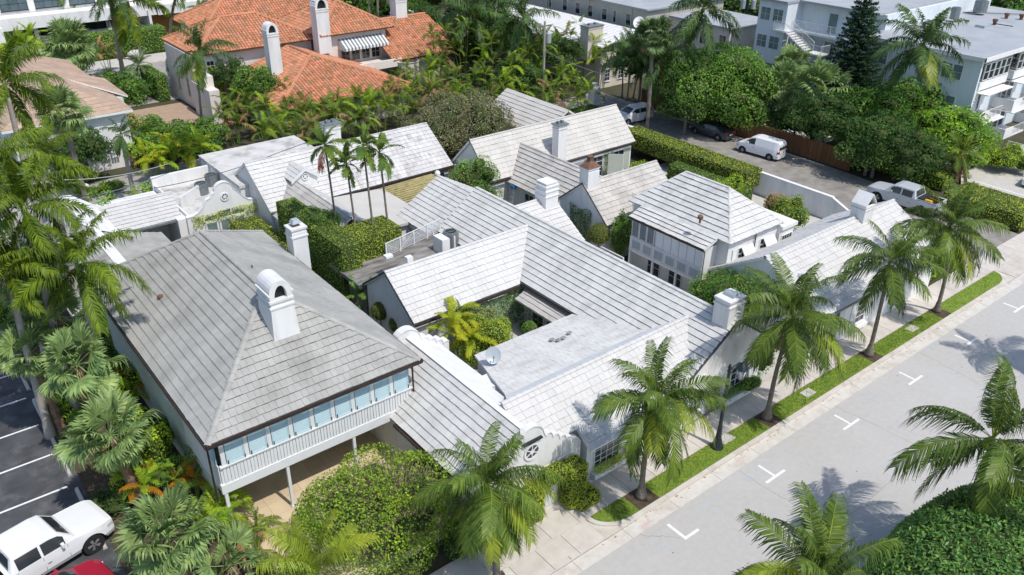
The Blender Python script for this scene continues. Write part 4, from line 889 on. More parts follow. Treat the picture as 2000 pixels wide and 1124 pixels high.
scribble([(21.81, 17.15, 0)[:2], (22.14, 16.78, 0)[:2]], 'blue_mark', 'two faint blue spray dashes on the road left of the L mark')
scribble([(28.82, 17.21, 0)[:2], (29.33, 17.04, 0)[:2]], 'blue_mark', 'faint blue spray marks on the road left of the second mark')
scribble([(39.65, 17.37, 0)[:2], (40.23, 17.24, 0)[:2], (39.57, 17.01, 0)[:2], (35.54, 17.63, 0)[:2]], 'blue_mark', 'blue spray marks on the road between the third and fourth marks')
scribble([(48.29, 17.66, 0)[:2], (47.57, 17.62, 0)[:2], (49.03, 17.39, 0)[:2]], 'blue_mark', 'blue spray marks on the road below the lawn plate')
scribble([(22.6, 18.15), (22.9, 18.25), (22.3, 18.1)], 'red_mark', 'red spray marks in the gutter near the lawn corner')
scribble([(29.6, 18.3), (29.9, 18.35)], 'red_mark', 'red spray marks in the gutter below the street lamp')
mb = MB(); rd = random.Random(12)
for i in range(170):
    x, y = rd.uniform(14, 75), rd.uniform(8.8, 17.7); r_ = rd.choice((.015, .02, .03, .05)); n_ = 6; a0 = rd.uniform(0, 3); mb.poly([(x+r_*rd.uniform(.6, 1.3)*math.cos(a0+2*math.pi*k/n_), y+r_*rd.uniform(.6, 1.3)*math.sin(a0+2*math.pi*k/n_), .0035) for k in range(n_)])
tagp(mb.build('road_spot', ['alley']), kind='stuff')
mb = MB()
for (xa, ya, xb, yb, sd_) in ((21.9, 17.85, 23.2, 16.6, 1), (28.9, 17.85, 29.2, 13.2, 2), (37.5, 17.85, 38.1, 11.5, 3), (46.5, 17.85, 45.9, 12.5, 4), (24, 12.6, 52, 12.9, 5)):
    q = random.Random(sd_); n_ = 40 if sd_ == 5 else 14; P_ = [(xa+(xb-xa)*k/n_+q.gauss(0, .035), ya+(yb-ya)*k/n_+q.gauss(0, .035)) for k in range(n_+1)]
    for k in range(n_):
        a_, b_ = Vector((*P_[k], .003)), Vector((*P_[k+1], .003)); d_ = b_-a_; nn_ = Vector((-d_.y, d_.x, 0)).normalized()*(.011 if sd_ < 5 else .008); mb.poly([a_-nn_, b_-nn_, b_+nn_, a_+nn_])
tagp(mb.build('road_crack', ['alley']), kind='stuff')
for i_ in range(22):
    x = 6+3.1*i_; q = MB(); q.box((x, 17.91, .0045), (x+.02, 18.9, .0075)); q.box((x, 18.6, .1255), (x+.02, 18.85, .128)); q_ = tagp(q.build('gutter_joint', ['alley']), kind='structure')
mb = MB()
rd = random.Random(3)
for i in range(150):
    x = rd.uniform(20, 62); y = 18.57-abs(rd.gauss(0, .12)); a = rd.uniform(0, 3); mb.poly([(x, y, .012), (x+.09*math.cos(a), y+.09*math.sin(a), .014), (x+.09*math.cos(a)+.03, y+.09*math.sin(a)+.04, .02), (x+.03, y+.04, .016)])
tagp(mb.build('leaf_litter', ['dead_frond']), kind='stuff')
for p, lb in (((48.54, 19.14, 0), 'pale rectangular utility cover in the grass beyond the third palm'), ((37.19, 19.28, 0), 'pale utility cover in the grass by the second palm')):
    mb = MB(); mb.box((p[0]-.42, 19.2, .1), (p[0]+.42, 19.75, .165)); tagp(mb.build('utility_cover', ['walk_pale']), lb, 'utility cover', 'utility covers in the grass strip')
# alley and its side areas
sheet('alley', [(60.4, 21.76), (69.2, 21.76), (70.6, 40), (70.9, 66), (61.5, 66), (60.4, 55)], .03, 'alley')
sheet('alley_bend', [(48, 66), (70.9, 66), (70.9, 72), (48, 72)], .026, 'alley')
mb = MB(); mb.box((70.2, 40.2, .03), (70.35, 65, .12)); tagp(mb.build('alley_edging', ['kerb']), kind='structure')
# second lot at the right edge
sheet('right_car_park', [(72.5, 21.76), (110, 21.76), (110, 31.5), (80, 31.2), (76, 29.2), (72.5, 27.0)], .035, 'walk_pale')
mb = MB(); mb.box((77.9, 22.0, .035), (78.05, 29.5, .042)); tagp(mb.build('bay_line', ['paint']), 'white bay line on the pale car park at the right edge', 'road marking')
mb = MB()
pp = [(72.4, 25.6), (73.0, 27.4), (75.8, 29.5), (80, 31.6)]
for a, b in zip(pp[:-1], pp[1:]): a = Vector((*a, .03)); b = Vector((*b, .03)); d = b-a; n = Vector((-d.y, d.x, 0)).normalized()*.2; mb.obox(a, d, n, (0, 0, .16))
tagp(mb.build('car_park_kerb', ['kerb']), kind='structure')
# left car park
sheet('car_park', [(-40, 22), (2.95, 22), (2.95, 66), (-40, 66)], .01, 'lot')
for i in range(13):
    y = 25.1+3.0*i; mb = MB(); mb.box((-6, y-.06, .01), (2.35, y+.06, .014)); o = tagp(mb.build('bay_line', ['paint']), 'white bay line on dark asphalt, %s' % ['below the white pickup', 'under the white pickup', 'second one above the white pickup', 'beside the white pickup', 'first full one above the white pickup', 'third one above the white pickup', 'just under the middle fan palm', 'beside the left fan palms', 'near the left picture edge', 'hidden among the royal palms', 'far one behind the royal palms', 'farther one behind the royal palms', 'farthest in the car park'][i], 'road marking', 'white bay lines in the left car park')
for i in range(8):
    y = 32.7+3.0*i; mb = MB(); mb.extrude([(2.55, y-.9, .01), (2.75, y-.9, .01), (2.71, y-.9, .14), (2.59, y-.9, .14)], (0, 1.8, 0))
    tagp(mb.build('wheel_stop', ['walk_pale']), 'pale concrete wheel stop, %s' % ['in front of the white pickup', 'second above the white pickup', 'third above the white pickup', 'under the drooping fan palm', 'beside the boot trunked fan palm', 'near the left edge fan palms', 'beneath the royal palms', 'farthest along the planting'][i], 'wheel stop', 'wheel stops along the car park edge')
sheet('planting_bed', [(2.96, 22), (7.2, 22), (7.2, 60), (2.96, 60)], .02, 'mulch')
# patio in front of the grey roofed house
pat = sheet('patio', [(7.6, 23.2), (15.8, 23.2), (17.0, 28), (17.0, 35), (7.6, 35)], .05, 'patio', th=.08)
slabs(pat, 7.6, 16.4, 24.4, 33.6, .88, .92, .05, 'patio', seed=5, name='paving_slab', th=.02, gap=.006)
# service lane and yards behind
sheet('service_lane', [(-5, 67), (27, 69.5), (27, 78), (-5, 77)], .02, 'lane')
sheet('forecourt', [(20.5, 88.5), (29.0, 88.5), (29, 97.5), (20.5, 97.5)], .03, 'paver_brown')
sheet('back_street', [(-60, 99.5), (170, 98.5), (170, 117.5), (-60, 119)], .02, 'lane')
sheet('back_pavement', [(-60, 119), (120, 117.6), (120, 122), (-60, 123.5)], .13, 'walk_pale', th=.12)
mb = MB(); mb.obox((-60, 118.6, 0), (180, -1.4, 0), (0, .35, 0), (0, 0, .14)); tagp(mb.build('back_kerb', ['kerb']), kind='structure')
sheet('courtyard_floor', [(21.3, 30.0), (29.8, 30.0), (29.8, 36), (21.3, 38)], .03, 'walk_pale')
sheet('side_path', [(34, 21.8), (40.5, 21.8), (40.5, 40), (34, 40)], .03, 'walk_pale')
sheet('alley_side_yard', [(47.5, 26), (59.2, 26), (59.2, 50), (47.5, 50)], .03, 'walk_pale')
sheet('pool_terrace', [(73.5, 44), (83.5, 44), (83.5, 56), (73.5, 56)], .03, 'walk_pale')
sheet('pool_water', [(77.0, 48.6), (81.0, 48.6), (81.0, 52.4), (77.0, 52.4)], .045, 'water')
# ================================================================ BUILDINGS
# ---- A: two storey house under the grey hip roof
hA = thing('house', 'two storey house with big grey hip roof and blue shuttered balcony, front left', 'house', (12.2, 38, 0))
rf = Roof(hA, 'grey_tile', course=.385, tw=.30, lift=.05)
e, r_ = 5.6, 9.0; X0, X1, Y0, Y1 = 7.0, 17.45, 28.75, 47.1; cx = 12.25; ya, yb = 34.0, 41.9
rf.slope([(X0, Y1, e), (X0, Y0, e), (cx, ya, r_), (cx, yb, r_)]); rf.slope([(X0, Y0, e), (X1, Y0, e), (cx, ya, r_)])
rf.slope([(X1, Y0, e), (X1, Y1, e), (cx, yb, r_), (cx, ya, r_)]); rf.slope([(X1, Y1, e), (X0, Y1, e), (cx, yb, r_)], seen=False)
for a, b in (((X0, Y0, e), (cx, ya, r_)), ((X1, Y0, e), (cx, ya, r_)), ((X0, Y1, e), (cx, yb, r_)), ((X1, Y1, e), (cx, yb, r_)), ((cx, ya, r_), (cx, yb, r_))): rf.cap(a, b, r=.14)
rf.finish()
mb = MB()
for a, b in (((X0, Y0), (X1, Y0)), ((X1, Y0), (X1, Y1)), ((X0, Y1), (X0, Y0))):
    a, b = Vector((*a, e-.16)), Vector((*b, e-.16)); d = (b-a).normalized(); n = Vector((d.y, -d.x, 0)); mb.obox(a-d*.05, b-a+d*.1, n*.12, (0, 0, .13))
mb.build('gutter', ['brown_metal'], hA)
mb = MB(); mb.tube([(17.16, 29.0, 5.45), (17.12, 29.02, 5.2), (17.12, 29.02, 2.75)], .045, 6); mb.tube([(7.15, 29.5, 5.45), (7.15, 29.5, .1)], .045, 6); mb.build('downpipe', ['brown_metal'], hA)
mb = MB(); mb.box((7.45, 33.6, 0), (17.0, 46.7, 5.42)); mb.box((7.45, 29.2, 2.78), (17.0, 33.59, 2.98)); mb.box((7.35, 30.6, 0), (7.55, 33.6, 5.42)); mb.build('wall', ['mint_wall'], hA)
mb = MB(); mb.box((7.6, 33.4, .05), (16.9, 33.58, 2.7)); mb.build('ground_floor_wall', ['patio'], hA)
mb = MB(); mb.box((8.8, 31.9, .07), (12.4, 33.3, 1.0)); mb.build('low_wall', ['white'], hA)
mb = MB(); mb.box((7.6, 29.12, 5.3), (17.0, 29.3, 5.42)); mb.box((7.3, 29.02, 2.55), (17.12, 29.22, 3.02)); mb.box((7.32, 29.23, 2.55), (7.5, 33.55, 3.02)); mb.box((16.95, 29.23, 2.55), (17.1, 33.55, 3.02)); mb.build('beam', ['white_wood'], hA)
for i in range(62):
    x = 7.5+9.5*i/62; 
    if i == 0: bm_ = MB(); bm_.box((-.062, 0, 0), (.062, .035, .9)); bmd = bm_.data('balcony_board', ['white_wood'])
    link('balcony_board', bmd, hA, loc=(x+.075, 29.06+(.012 if i % 2 else 0), 3.03))
mb = MB(); mb.box((7.4, 29.0, 3.93), (17.1, 29.18, 4.0)); mb.box((7.4, 29.11, 3.02), (17.05, 29.16, 3.93)); mb.build('balcony_rail', ['white_wood'], hA)
for i in range(9):
    x = 7.62+1.04*i; louvre_panel(hA, (x+.12, 29.1, 4.02), (1, 0, 0), .80, 1.27, frame='blue_shutter', k=13, back='teal_trim')
    m_ = MB(); m_.box((x-.1, 29.06, 4.01), (x+.09, 29.16, 5.3)); m_.build('shutter_post', ['white_wood'], hA)
    for q in (.155, .9): b = MB(); b.box((x+q, 29.04, 4.02), (x+q+.05, 29.09, 4.2)); b.build('latch', ['dark_metal'], hA)
mb = MB(); mb.box((7.6, 29.2, 4.0), (17.0, 29.24, 5.3)); mb.build('screen', ['teal_trim'], hA)
for i in range(3): louvre_panel(hA, (7.38, 32.9-1.25*i, 4.0), (0, -1, 0), 1.1, 1.27, frame='teal_trim', k=12)
mb = MB(); mb.box((7.34, 29.15, 3.0), (7.38, 33.5, 4.0)); mb.build('side_panel', ['stucco'], hA)
for x in (10.32, 13.72, 16.9, 7.45):
    mb = MB(); mb.box((x-.07, 29.05, .05), (x+.07, 29.19, 2.56)); mb.box((x-.1, 29.02, .05), (x+.1, 29.22, .18)); mb.build('post', ['white_wood'], hA)
for yy in (35.5, 38.6, 41.5): window(hA, (7.45, yy+.9, 3.6), (0, -1, 0), .9, 1.4, 2, 3)
window(hA, (17.0, 36, 3.4), (0, 1, 0), 1, 1.4, 2, 3)
chimney(hA, 11.62, 12.7, 31.7, 33.1, 7.0, 9.45, 'stucco', 'arch', taper=.13, bands=(.32,))
mb = MB(); mb.box((13.3, 31.0, 3.3), (13.32, 31.02, 3.31)); 
for p, lb in (((11.98, 41.68, 8), 1), ((9.02, 39.86, 6.9), 1), ((14.40, 36.83, 8.3), 0)):
    z = p[2]; 
    if lb: mb = MB(); mb.lathe((p[0], p[1], z-.25), [(.06, 0), (.06, .3), (.16, .34), (.15, .42), (.05, .47)], 9); mb.build('roof_vent', ['rust'], hA)
mb = MB(); mb.lathe((12.9, 36.9, 8.45), [(.03, 0), (.03, .35)], 6); mb.build('roof_vent', ['black'], hA)
chimney(hA, 17.5, 18.45, 42.5, 43.4, 0, 7.35, 'stucco', 'cowl', bands=(.5,))
mb = MB(); mb.lathe((16.75, 29.3, 2.15), [(.1, 0), (.14, .08), (.14, .26), (.05, .34)], 8); mb.tube([(16.75, 29.3, 2.48), (16.75, 29.3, 2.56)], .015, 5); mb.build('lantern', ['black'], hA)
# ---- F: left front wing with curved parapets
hF = thing('house', 'low white wing with curved scalloped parapets, oculus window and arched hedge in front', 'house', (18.5, 27, 0))
rf = Roof(hF, 'white_tile', course=.37, tw=.36, lift=.055, name='roof')
rf.slope([(15.75, 31.9, 2.72), (15.75, 22.1, 2.72), (18.65, 22.1, 4.75), (18.65, 31.9, 4.75)], m='pale_tile')
rf.finish()
mb = MB(); mb.mesh([(18.72, 24.3, 4.8), (18.72, 31.9, 4.8), (20.35, 31.9, 3.72), (20.35, 24.3, 3.72)], [(0,3,2,1)]); mb.mesh([(18.55, 22.1, 4.79), (18.85, 22.1, 4.79), (18.85, 31.9, 4.82), (18.55, 31.9, 4.82), (18.55, 22.1, 4.5), (18.85, 22.1, 4.5)], [(0,1,2,3),(0,4,5,1)]); mb.build('smooth_slope', ['white'], hF)
mb = MB(); mb.extrude([(15.95, 22.15, 0), (20.3, 22.15, 0), (20.3, 22.15, 3.6), (18.65, 22.15, 4.55), (15.95, 22.15, 2.7)], (0, 9.7, 0)); mb.build('wall', ['stucco'], hF)
mb = MB(); mb.box((15.6, 22.1, 2.52), (15.78, 28.6, 2.66)); mb.build('gutter', ['brown_metal'], hF)
pf = [(15.55, 2.75), (16.6, 3.5), (17.5, 4.1), (17.9, 4.38)]+arcpts(18.7, 4.45, .72, 172, 8, 9)+[(19.5, 4.35)]
for i, (cx_, cz_) in enumerate([(19.72, 4.28), (20.14, 4.0), (20.56, 3.72), (20.98, 3.44), (21.38, 3.16)]): pf += arcpts(cx_+.0, cz_-.1, .2, 150, 35, 4)
pf += [(21.75, 2.85)]
pf = sorted(set((round(a, 3), round(b, 3)) for a, b in pf))
scallop_wall(hF, 21.86, 22.12, pf, 'stucco')
mb = MB(); mb.box((15.6, 21.86, 0), (15.62, 21.9, .01))
oculus(hF, (18.72, 21.86, 3.85), .46)
mb = MB(); mb.box((18.15, 21.72, 4.42), (19.25, 21.86, 4.5)); mb.build('drip_ledge', ['dark_metal'], hF)
mb = MB(); mb.box((17.4, 21.83, 0), (21.7, 21.86, 2.55)); mb.build('plinth', ['white'], hF)
mb = MB(); mb.box((19.15, 21.74, .1), (20.25, 21.83, 2.0)); mb.build('door', ['lattice'], hF)
mb = MB(); mb.box((17.0, 21.9, 3.3), (17.7, 22.4, 3.75)); mb.build('parapet_step', ['white'], hF)
pb = [(16.2, 3.2), (17.3, 3.95)]+arcpts(18.65, 4.45, .78, 175, 5, 9)
for cx_, cz_ in [(19.7, 4.3), (20.15, 4.05), (20.6, 3.8), (21.05, 3.55)]: pb += arcpts(cx_, cz_-.1, .2, 150, 35, 4)
pb = sorted(set((round(a, 3), round(b, 3)) for a, b in pb))
scallop_wall(hF, 31.9, 32.3, pb, 'white')
# ---- D: street front wing
hD = thing('house', 'white tiled street front wing between the left parapet and the long gabled house', 'house', (25, 22.8, 0))
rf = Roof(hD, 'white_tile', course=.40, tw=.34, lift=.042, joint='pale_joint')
rf.slope([(21.75, 21.15, 2.78), (30.0, 21.15, 2.78), (32.6, 24.35, 4.88), (21.75, 24.35, 4.88)]); rf.slope([(18.95, 22.14, 3.43), (21.745, 22.14, 3.43), (21.745, 24.35, 4.88), (18.95, 24.35, 4.88)])
rf.cap((18.95, 24.35, 4.88), (31.9, 24.35, 4.88), r=.13, m='white_tile')
rf.finish()
mb = MB(); mb.mesh([(19.3, 24.4, 4.9), (32.4, 24.4, 4.9), (30.6, 25.9, 3.8), (20.4, 25.9, 3.8)], [(0,1,2,3)]); mb.build('smooth_slope', ['white'], hD)
mb = MB(); mb.extrude([(22.0, 21.66, 0), (22.0, 27, 0), (22.0, 27, 3), (22.0, 24.35, 4.6), (22.0, 21.66, 2.9)], (7.1, 0, 0)); mb.box((19.5, 22.4, 0), (21.99, 26, 3.4)); mb.build('wall', ['white'], hD)
mb = MB(); mb.box((21.8, 21.2, 2.6), (29.4, 21.3, 2.7)); mb.build('fascia', ['white_wood'], hD)
window(hD, (22.45, 21.66, .95), (1, 0, 0), 1.75, 1.45, 4, 4, shutters=None); window(hD, (25.55, 21.66, .95), (1, 0, 0), 1.75, 1.45, 4, 4)
window(hD, (28.0, 21.66, .9), (1, 0, 0), .8, 1.45, 2, 4)
for x0, x1 in ((22.3, 24.4), (25.4, 27.6)):
    mb = MB(); mb.extrude([(x0, 21.66, .35), (x0, 21.3, .55), (x0, 21.3, .85), (x0, 21.66, .85)], (x1-x0, 0, 0)); mb.build('window_box', ['white'], hD)
# ---- E: low flat pitched courtyard roof
rf = Roof(hD, 'pale_tile', course=.36, tw=.33, lift=.012, joint='pale_joint', name='courtyard_roof')
rf.slope([(29.0, 30.5, 3.12), (21.9, 30.5, 3.12), (20.4, 25.85, 3.82), (30.4, 25.85, 3.82)]); rf.finish()
mb = MB(); mb.box((21.9, 26.0, 0), (29.3, 30.2, 3.0)); mb.box((20.36, 24.4, 0), (21.9, 28.5, 3.3)); mb.build('wall', ['stucco'], hD)
mb = MB(); mb.box((20.36, 27.0, 2.6), (20.62, 31.9, 3.66)); mb.build('parapet', ['stucco'], hD)
for p in ((25.99, 28.35, 3.5), (26.35, 28.33, 3.5), (25.79, 28.63, 3.5), (27.00, 28.56, 3.5)):
    mb = MB(); mb.box((p[0]-.14, p[1]-.11, 3.3+(30.5-p[1])*.15), (p[0]+.14, p[1]+.11, 3.2+(30.5-p[1])*.15+.08)); mb.build('roof_patch', ['dark_tile'], hD)
# ---- B: long gabled house
hB = thing('house', 'long gabled house with pale slatted tile slope, ridge running to its street gable', 'house', (32.5, 32, 0))
rf = Roof(hB, 'pale_tile', course=.385, tw=.34, lift=.052)
gable(hB, rf, 'y', 21.75, 45.0, 29.15, 3.12, 35.75, 3.4, 32.72, 5.5, 'stucco', inset=.3, seen=(True, False))
rf.cap((32.72, 21.75, 5.5), (32.72, 45, 5.5), r=.12); rf.finish()
rake(hB, [(29.15, 21.74, 3.16), (32.72, 21.74, 5.56), (35.75, 21.74, 3.46)], 'joint', .1, .12)
mb = MB(); mb.box((32.2, 21.98, 0), (32.21, 21.99, .01)); 
gw = MB(); gw.extrude([(29.2, 21.7, 2.4), (35.6, 21.7, 2.4), (35.6, 21.7, 3.4), (32.72, 21.7, 5.42), (29.2, 21.7, 3.0)], (0, .3, 0)); gw.build('gable_wall', ['stucco'], hB)
mb = MB(); mb.box((29.25, 21.86, 0), (35.55, 22.0, 2.4)); mb.build('street_wall', ['white'], hB)
window(hB, (29.6, 21.86, .7), (1, 0, 0), .95, 1.75, 3, 4)
window(hB, (32.9, 21.86, .5), (1, 0, 0), 1.5, 1.9, 3, 4)
for x in (32.3, 34.55): louvre_panel(hB, (x, 21.86, .5), (1, 0, 0), .5, 1.9, 'white_wood', k=18)
mb = MB(); mb.extrude([(32.2, 21.86, .2), (32.2, 21.35, .35), (32.2, 21.35, .7), (32.2, 21.86, .7)], (3.1, 0, 0)); mb.build('window_box', ['white'], hB)
chimney(hB, 32.05, 33.3, 21.95, 22.95, 4.2, 6.7, 'stucco', 'barrel', bands=(.32,))
for p in ((32.55, 35.66, 4.9), (32.82, 32.83, 4.7), (32.95, 32.38, 4.7)):
    mb = MB(); mb.lathe((p[0], p[1], p[2]-.3), [(.06, 0), (.06, .5), (.13, .52), (.12, .66), (.04, .7)], 9); mb.build('roof_vent', ['white_tile'], hB)
mb = MB(); mb.mesh([(29.05, 27.9, 3.0), (29.05, 35.4, 3.0), (29.0, 35.4, 2.9), (29.0, 27.9, 2.9), (29.3, 35.4, 2.85), (29.3, 27.9, 2.85)], [(0,1,2,3),(3,2,4,5)]); mb.build('gutter', ['brown_metal'], hB)
window(hB, (29.44, 34.6, .3), (0, -1, 0), 1.1, 1.9, 2, 4); window(hB, (29.44, 33.2, .3), (0, -1, 0), 1.1, 1.9, 2, 4); window(hB, (29.44, 31.8, .3), (0, -1, 0), 1.1, 1.9, 2, 4)
rf = Roof(hB, 'weathered_tile', course=.3, tw=.3, name='porch_roof'); rf.slope([(28.3, 35.0, 2.35), (28.3, 30.6, 2.35), (29.2, 30.6, 2.75), (29.2, 35.0, 2.75)]); rf.finish()
# ---- B2: lower continuation
hB2 = thing('house', 'lower stepped end of the long pale roof, with a dentil trim under its eave', 'house', (32, 47.5, 0))
rf = Roof(hB2, 'pale_tile', course=.385, tw=.34, lift=.052)
gable(hB2, rf, 'y', 45.02, 49.7, 28.75, 2.75, 36.3, 2.9, 32.55, 5.0, 'stucco', inset=.35, seen=(True, False)); rf.finish()
for i in range(22):
    if i == 0: b_ = MB(); b_.box((0, 0, 0), (.08, .1, .09)); bd = b_.data('dentil', ['white'])
    link('dentil', bd, hB2, loc=(28.78, 41.4+.37*i, 2.42))
mb = MB(); mb.box((28.86, 41.2, 2.3), (28.96, 49.6, 2.55)); mb.build('fascia', ['white'], hB2)
mb = MB(); mb.ico((32.55, 49.75, 5.15), .22); mb.build('finial', ['white'], hB2)
# ---- C: courtyard back wing
hC = thing('house', 'white roofed wing crossing behind the small courtyard, grey gable end to the left', 'house', (26, 38, 0))
rf = Roof(hC, 'white_tile', course=.39, tw=.34, lift=.042, joint='pale_joint')
rf.slope([(21.15, 35.35, 3.02), (28.95, 35.35, 3.02), (32.1, 38.4, 5.12), (21.15, 38.4, 5.12)]); rf.slope([(32.1, 41.2, 3.15), (21.15, 41.2, 3.15), (21.15, 38.4, 5.12), (32.1, 38.4, 5.12)], seen=False)
rf.cap((21.15, 38.4, 5.12), (32.0, 38.4, 5.12), r=.12, m='white_tile'); rf.finish()
mb = MB(); mb.extrude([(21.3, 35.6, 0), (21.3, 41.0, 0), (21.3, 41.0, 3.1), (21.3, 38.4, 4.95), (21.3, 35.6, 3.02)], (9.5, 0, 0)); mb.build('wall', ['stucco'], hC)
rake(hC, [(21.14, 35.35, 3.05), (21.14, 38.4, 5.16), (21.14, 41.2, 3.19)], 'joint', .05, .14)
mb = MB(); mb.box((21.2, 35.22, 2.82), (28.9, 35.34, 2.94)); mb.build('gutter', ['brown_metal'], hC)
mb = MB(); mb.box((22.8, 41.0, 4.4), (23.3, 41.4, 4.55)); mb.box((22.95, 38.7, 5.0), (23.35, 39.05, 5.35)); mb.build('vent_box', ['white'], hC)
# roof deck behind C with trellis and cooling unit
mb = MB(); mb.box((20.9, 41.25, 2.75), (30.5, 45.2, 3.0)); mb.box((21.3, 41.3, 0), (28.7, 45.0, 2.75)); mb.build('deck', ['dark_deck'], hC)
mb = MB(); mb.box((20.85, 41.2, 2.9), (20.95, 43.2, 3.08)); mb.build('deck_edge', ['grey_metal'], hC)
tr = thing('trellis_fence', 'low white trellis fence on the dark roof deck beside the big clipped hedge', 'fence', (26.3, 44.3, 3.0))
mb = MB(); A_, B_ = Vector((24.3, 43.65, 3.02)), Vector((29.3, 44.75, 3.02)); d = (B_-A_)
mb2 = MB()
for i in range(5):
    p = A_+d*(i/4); q = MB(); q.box((p.x-.04, p.y-.04, 3.0), (p.x+.04, p.y+.04, 4.05)); q.build('post', ['white_wood'], tr)
for zz in (3.08, 3.98): q = MB(); q.obox(A_+Vector((0, 0, zz-3.02)), d, (0, .04, 0), (0, 0, .06)); q.build('rail', ['white_wood'], tr)
for i in range(4):
    p = A_+d*(i/4+.01); w_ = d*(.23); q = MB(); q.obox(p+Vector((0, 0, .1)), w_+Vector((0, 0, .8 if i % 2 else 0)), (0, .03, 0), (0, 0, .03)) if i % 2 else q.obox(p+Vector((0, 0, .9)), w_-Vector((0, 0, .8)), (0, .03, 0), (0, 0, .03)); q.build('brace', ['white_wood'], tr)
    q = MB()
    for k in range(9): q.obox(p+Vector((0, 0, .1+.09*k)), w_, (0, .02, 0), (0, 0, .02))
    for k in range(12): q.obox(p+w_*(k/12)+Vector((0, .02, .05)), d*.004, (0, .01, 0), (0, 0, .88))
    q.build('lattice', ['lattice'], tr)
def ac_unit(c, r=.42, h=.8, label='', m='grey_metal', group=None, square=True):
    root = thing('cooling_unit', label, 'air conditioner', c, group); mb = MB(); x, y, z = c
    P = [(x+r*math.cos(a)*(1.15 if square else 1), y+r*math.sin(a)*(1.15 if square else 1)) for a in [R(q) for q in ((20, 70, 110, 160, 200, 250, 290, 340) if square else range(0, 360, 30))]]
    mb.extrude([(a, b, z) for a, b in P], (0, 0, h)); mb.build('casing', [m], root)
    for k in range(14):
        a = 2*math.pi*k/14; q = MB(); q.box((x+r*1.08*math.cos(a)-.02, y+r*1.08*math.sin(a)-.02, z+.08), (x+r*1.08*math.cos(a)+.02, y+r*1.08*math.sin(a)+.02, z+h-.08))
    q = MB(); n = 16; q.mesh([(x+r*.78*math.cos(2*math.pi*i/n), y+r*.78*math.sin(2*math.pi*i/n), z+h+.006) for i in range(n)], [tuple(range(n))]); q.build('fan_well', ['black'], root)
    q = MB(); V = []; 
    for rr, zz in ((r*.78, z+h), (r*.78, z+h+.07), (r*.92, z+h+.07), (r*.92, z+h)):
        for i in range(n): V.append((x+rr*math.cos(2*math.pi*i/n), y+rr*math.sin(2*math.pi*i/n), zz))
    q.mesh(V, [(j*n+i, j*n+(i+1) % n, (j+1)*n+(i+1) % n, (j+1)*n+i) for j in range(3) for i in range(n)]); q.build('fan_ring', [m], root)
    q = MB()
    for i in range(4): d_ = Vector((math.cos(i*math.pi/4), math.sin(i*math.pi/4), 0))*r*.78; q.tube([Vector((x, y, z+h+.03))-d_, Vector((x, y, z+h+.03))+d_], .012, 4)
    q.build('fan_grille', [m], root)
    return root
ac_unit((28.75, 42.6, 3.0), .5, 1.0, 'grey cooling unit on the dark roof deck between two pale roofs')
mb = MB(); mb.box((27.4, 41.6, 3.0), (28.0, 42.7, 4.1)); mb.box((27.45, 42.75, 3), (27.5, 42.8, 4.3)); mb.box((28.3, 41.5, 3), (28.38, 41.58, 4.2)); tagp(mb.build('duct_cabinet', ['stucco']), 'white cabinet and posts left of the cooling unit on the roof deck', 'cabinet')
# ---- G: two storey white house with porch
hG = thing('house', 'two storey white house with hipped roof, louvred upper porch and propped white shutters', 'house', (43, 32.5, 0))
rf = Roof(hG, 'pale_tile', course=.40, tw=.36, lift=.06)
x0, x1, y0, y1, e, t = 40.3, 45.9, 28.3, 37.3, 5.15, 7.45; cx = 43.1; ya, yb = 31.0, 34.7
rf.slope([(x0, y1, e), (x0, y0, e), (cx, ya, t), (cx, yb, t)]); rf.slope([(x0, y0, e), (x1, y0, e), (cx, ya, t)], m='white_tile')
rf.slope([(x1, y0, e), (x1, y1, e), (cx, yb, t), (cx, ya, t)], seen=False); rf.slope([(x1, y1, e), (x0, y1, e), (cx, yb, t)], seen=False)
for a, b in (((x0, y0, e), (cx, ya, t)), ((x1, y0, e), (cx, ya, t)), ((x0, y1, e), (cx, yb, t)), ((cx, ya, t), (cx, yb, t))): rf.cap(a, b, r=.1)
rf.slope([(39.05, 35.95, 4.72), (39.05, 29.3, 4.72), (40.45, 29.3, 5.26), (40.45, 35.95, 5.26)])
rf.finish()
mb = MB(); mb.box((40.6, 28.6, 0), (45.7, 37.0, 5.05)); mb.box((39.3, 29.5, 2.2), (40.6, 35.8, 4.6)); mb.box((45.7, 28.35, 0), (47.3, 32.5, 4.6)); mb.build('wall', ['stucco'], hG)
mb = MB(); mb.box((45.75, 28.2, 4.6), (47.45, 32.6, 4.85)); mb.build('flat_roof', ['white'], hG)
mb = MB(); mb.box((38.98, 29.25, 4.62), (39.06, 36.0, 4.72)); mb.tube([(39.22, 29.35, 4.6), (39.22, 29.35, 2.2)], .035, 5); mb.build('gutter', ['brown_metal'], hG)
window(hG, (45.95, 28.35, 3.05), (1, 0, 0), 1.2, 1.1, 4, 1)
for i, yy in enumerate((35.7, 35.0, 34.3)): louvre_panel(hG, (39.25, yy, 3.32), (0, -1, 0), .66, 1.3, 'grey_metal', k=10)
for i in range(6): 
    m_ = MB(); yy = 33.5-.68*i; m_.box((39.22, yy-.66, 3.3), (39.28, yy-.02, 4.62)); m_.build('panel', ['white_wood'], hG)
mb = MB(); mb.box((39.16, 29.45, 3.2), (39.3, 35.8, 3.29)); mb.box((39.2, 29.42, 2.15), (39.32, 35.85, 2.35)); mb.box((39.22, 29.42, 2.36), (39.27, 35.82, 3.2)); mb.build('rail', ['white_wood'], hG)
for i in range(6): louvre_panel(hG, (39.22, 35.6-1.03*i, 2.42), (0, -1, 0), .86, .72, 'pale_metal', k=8)
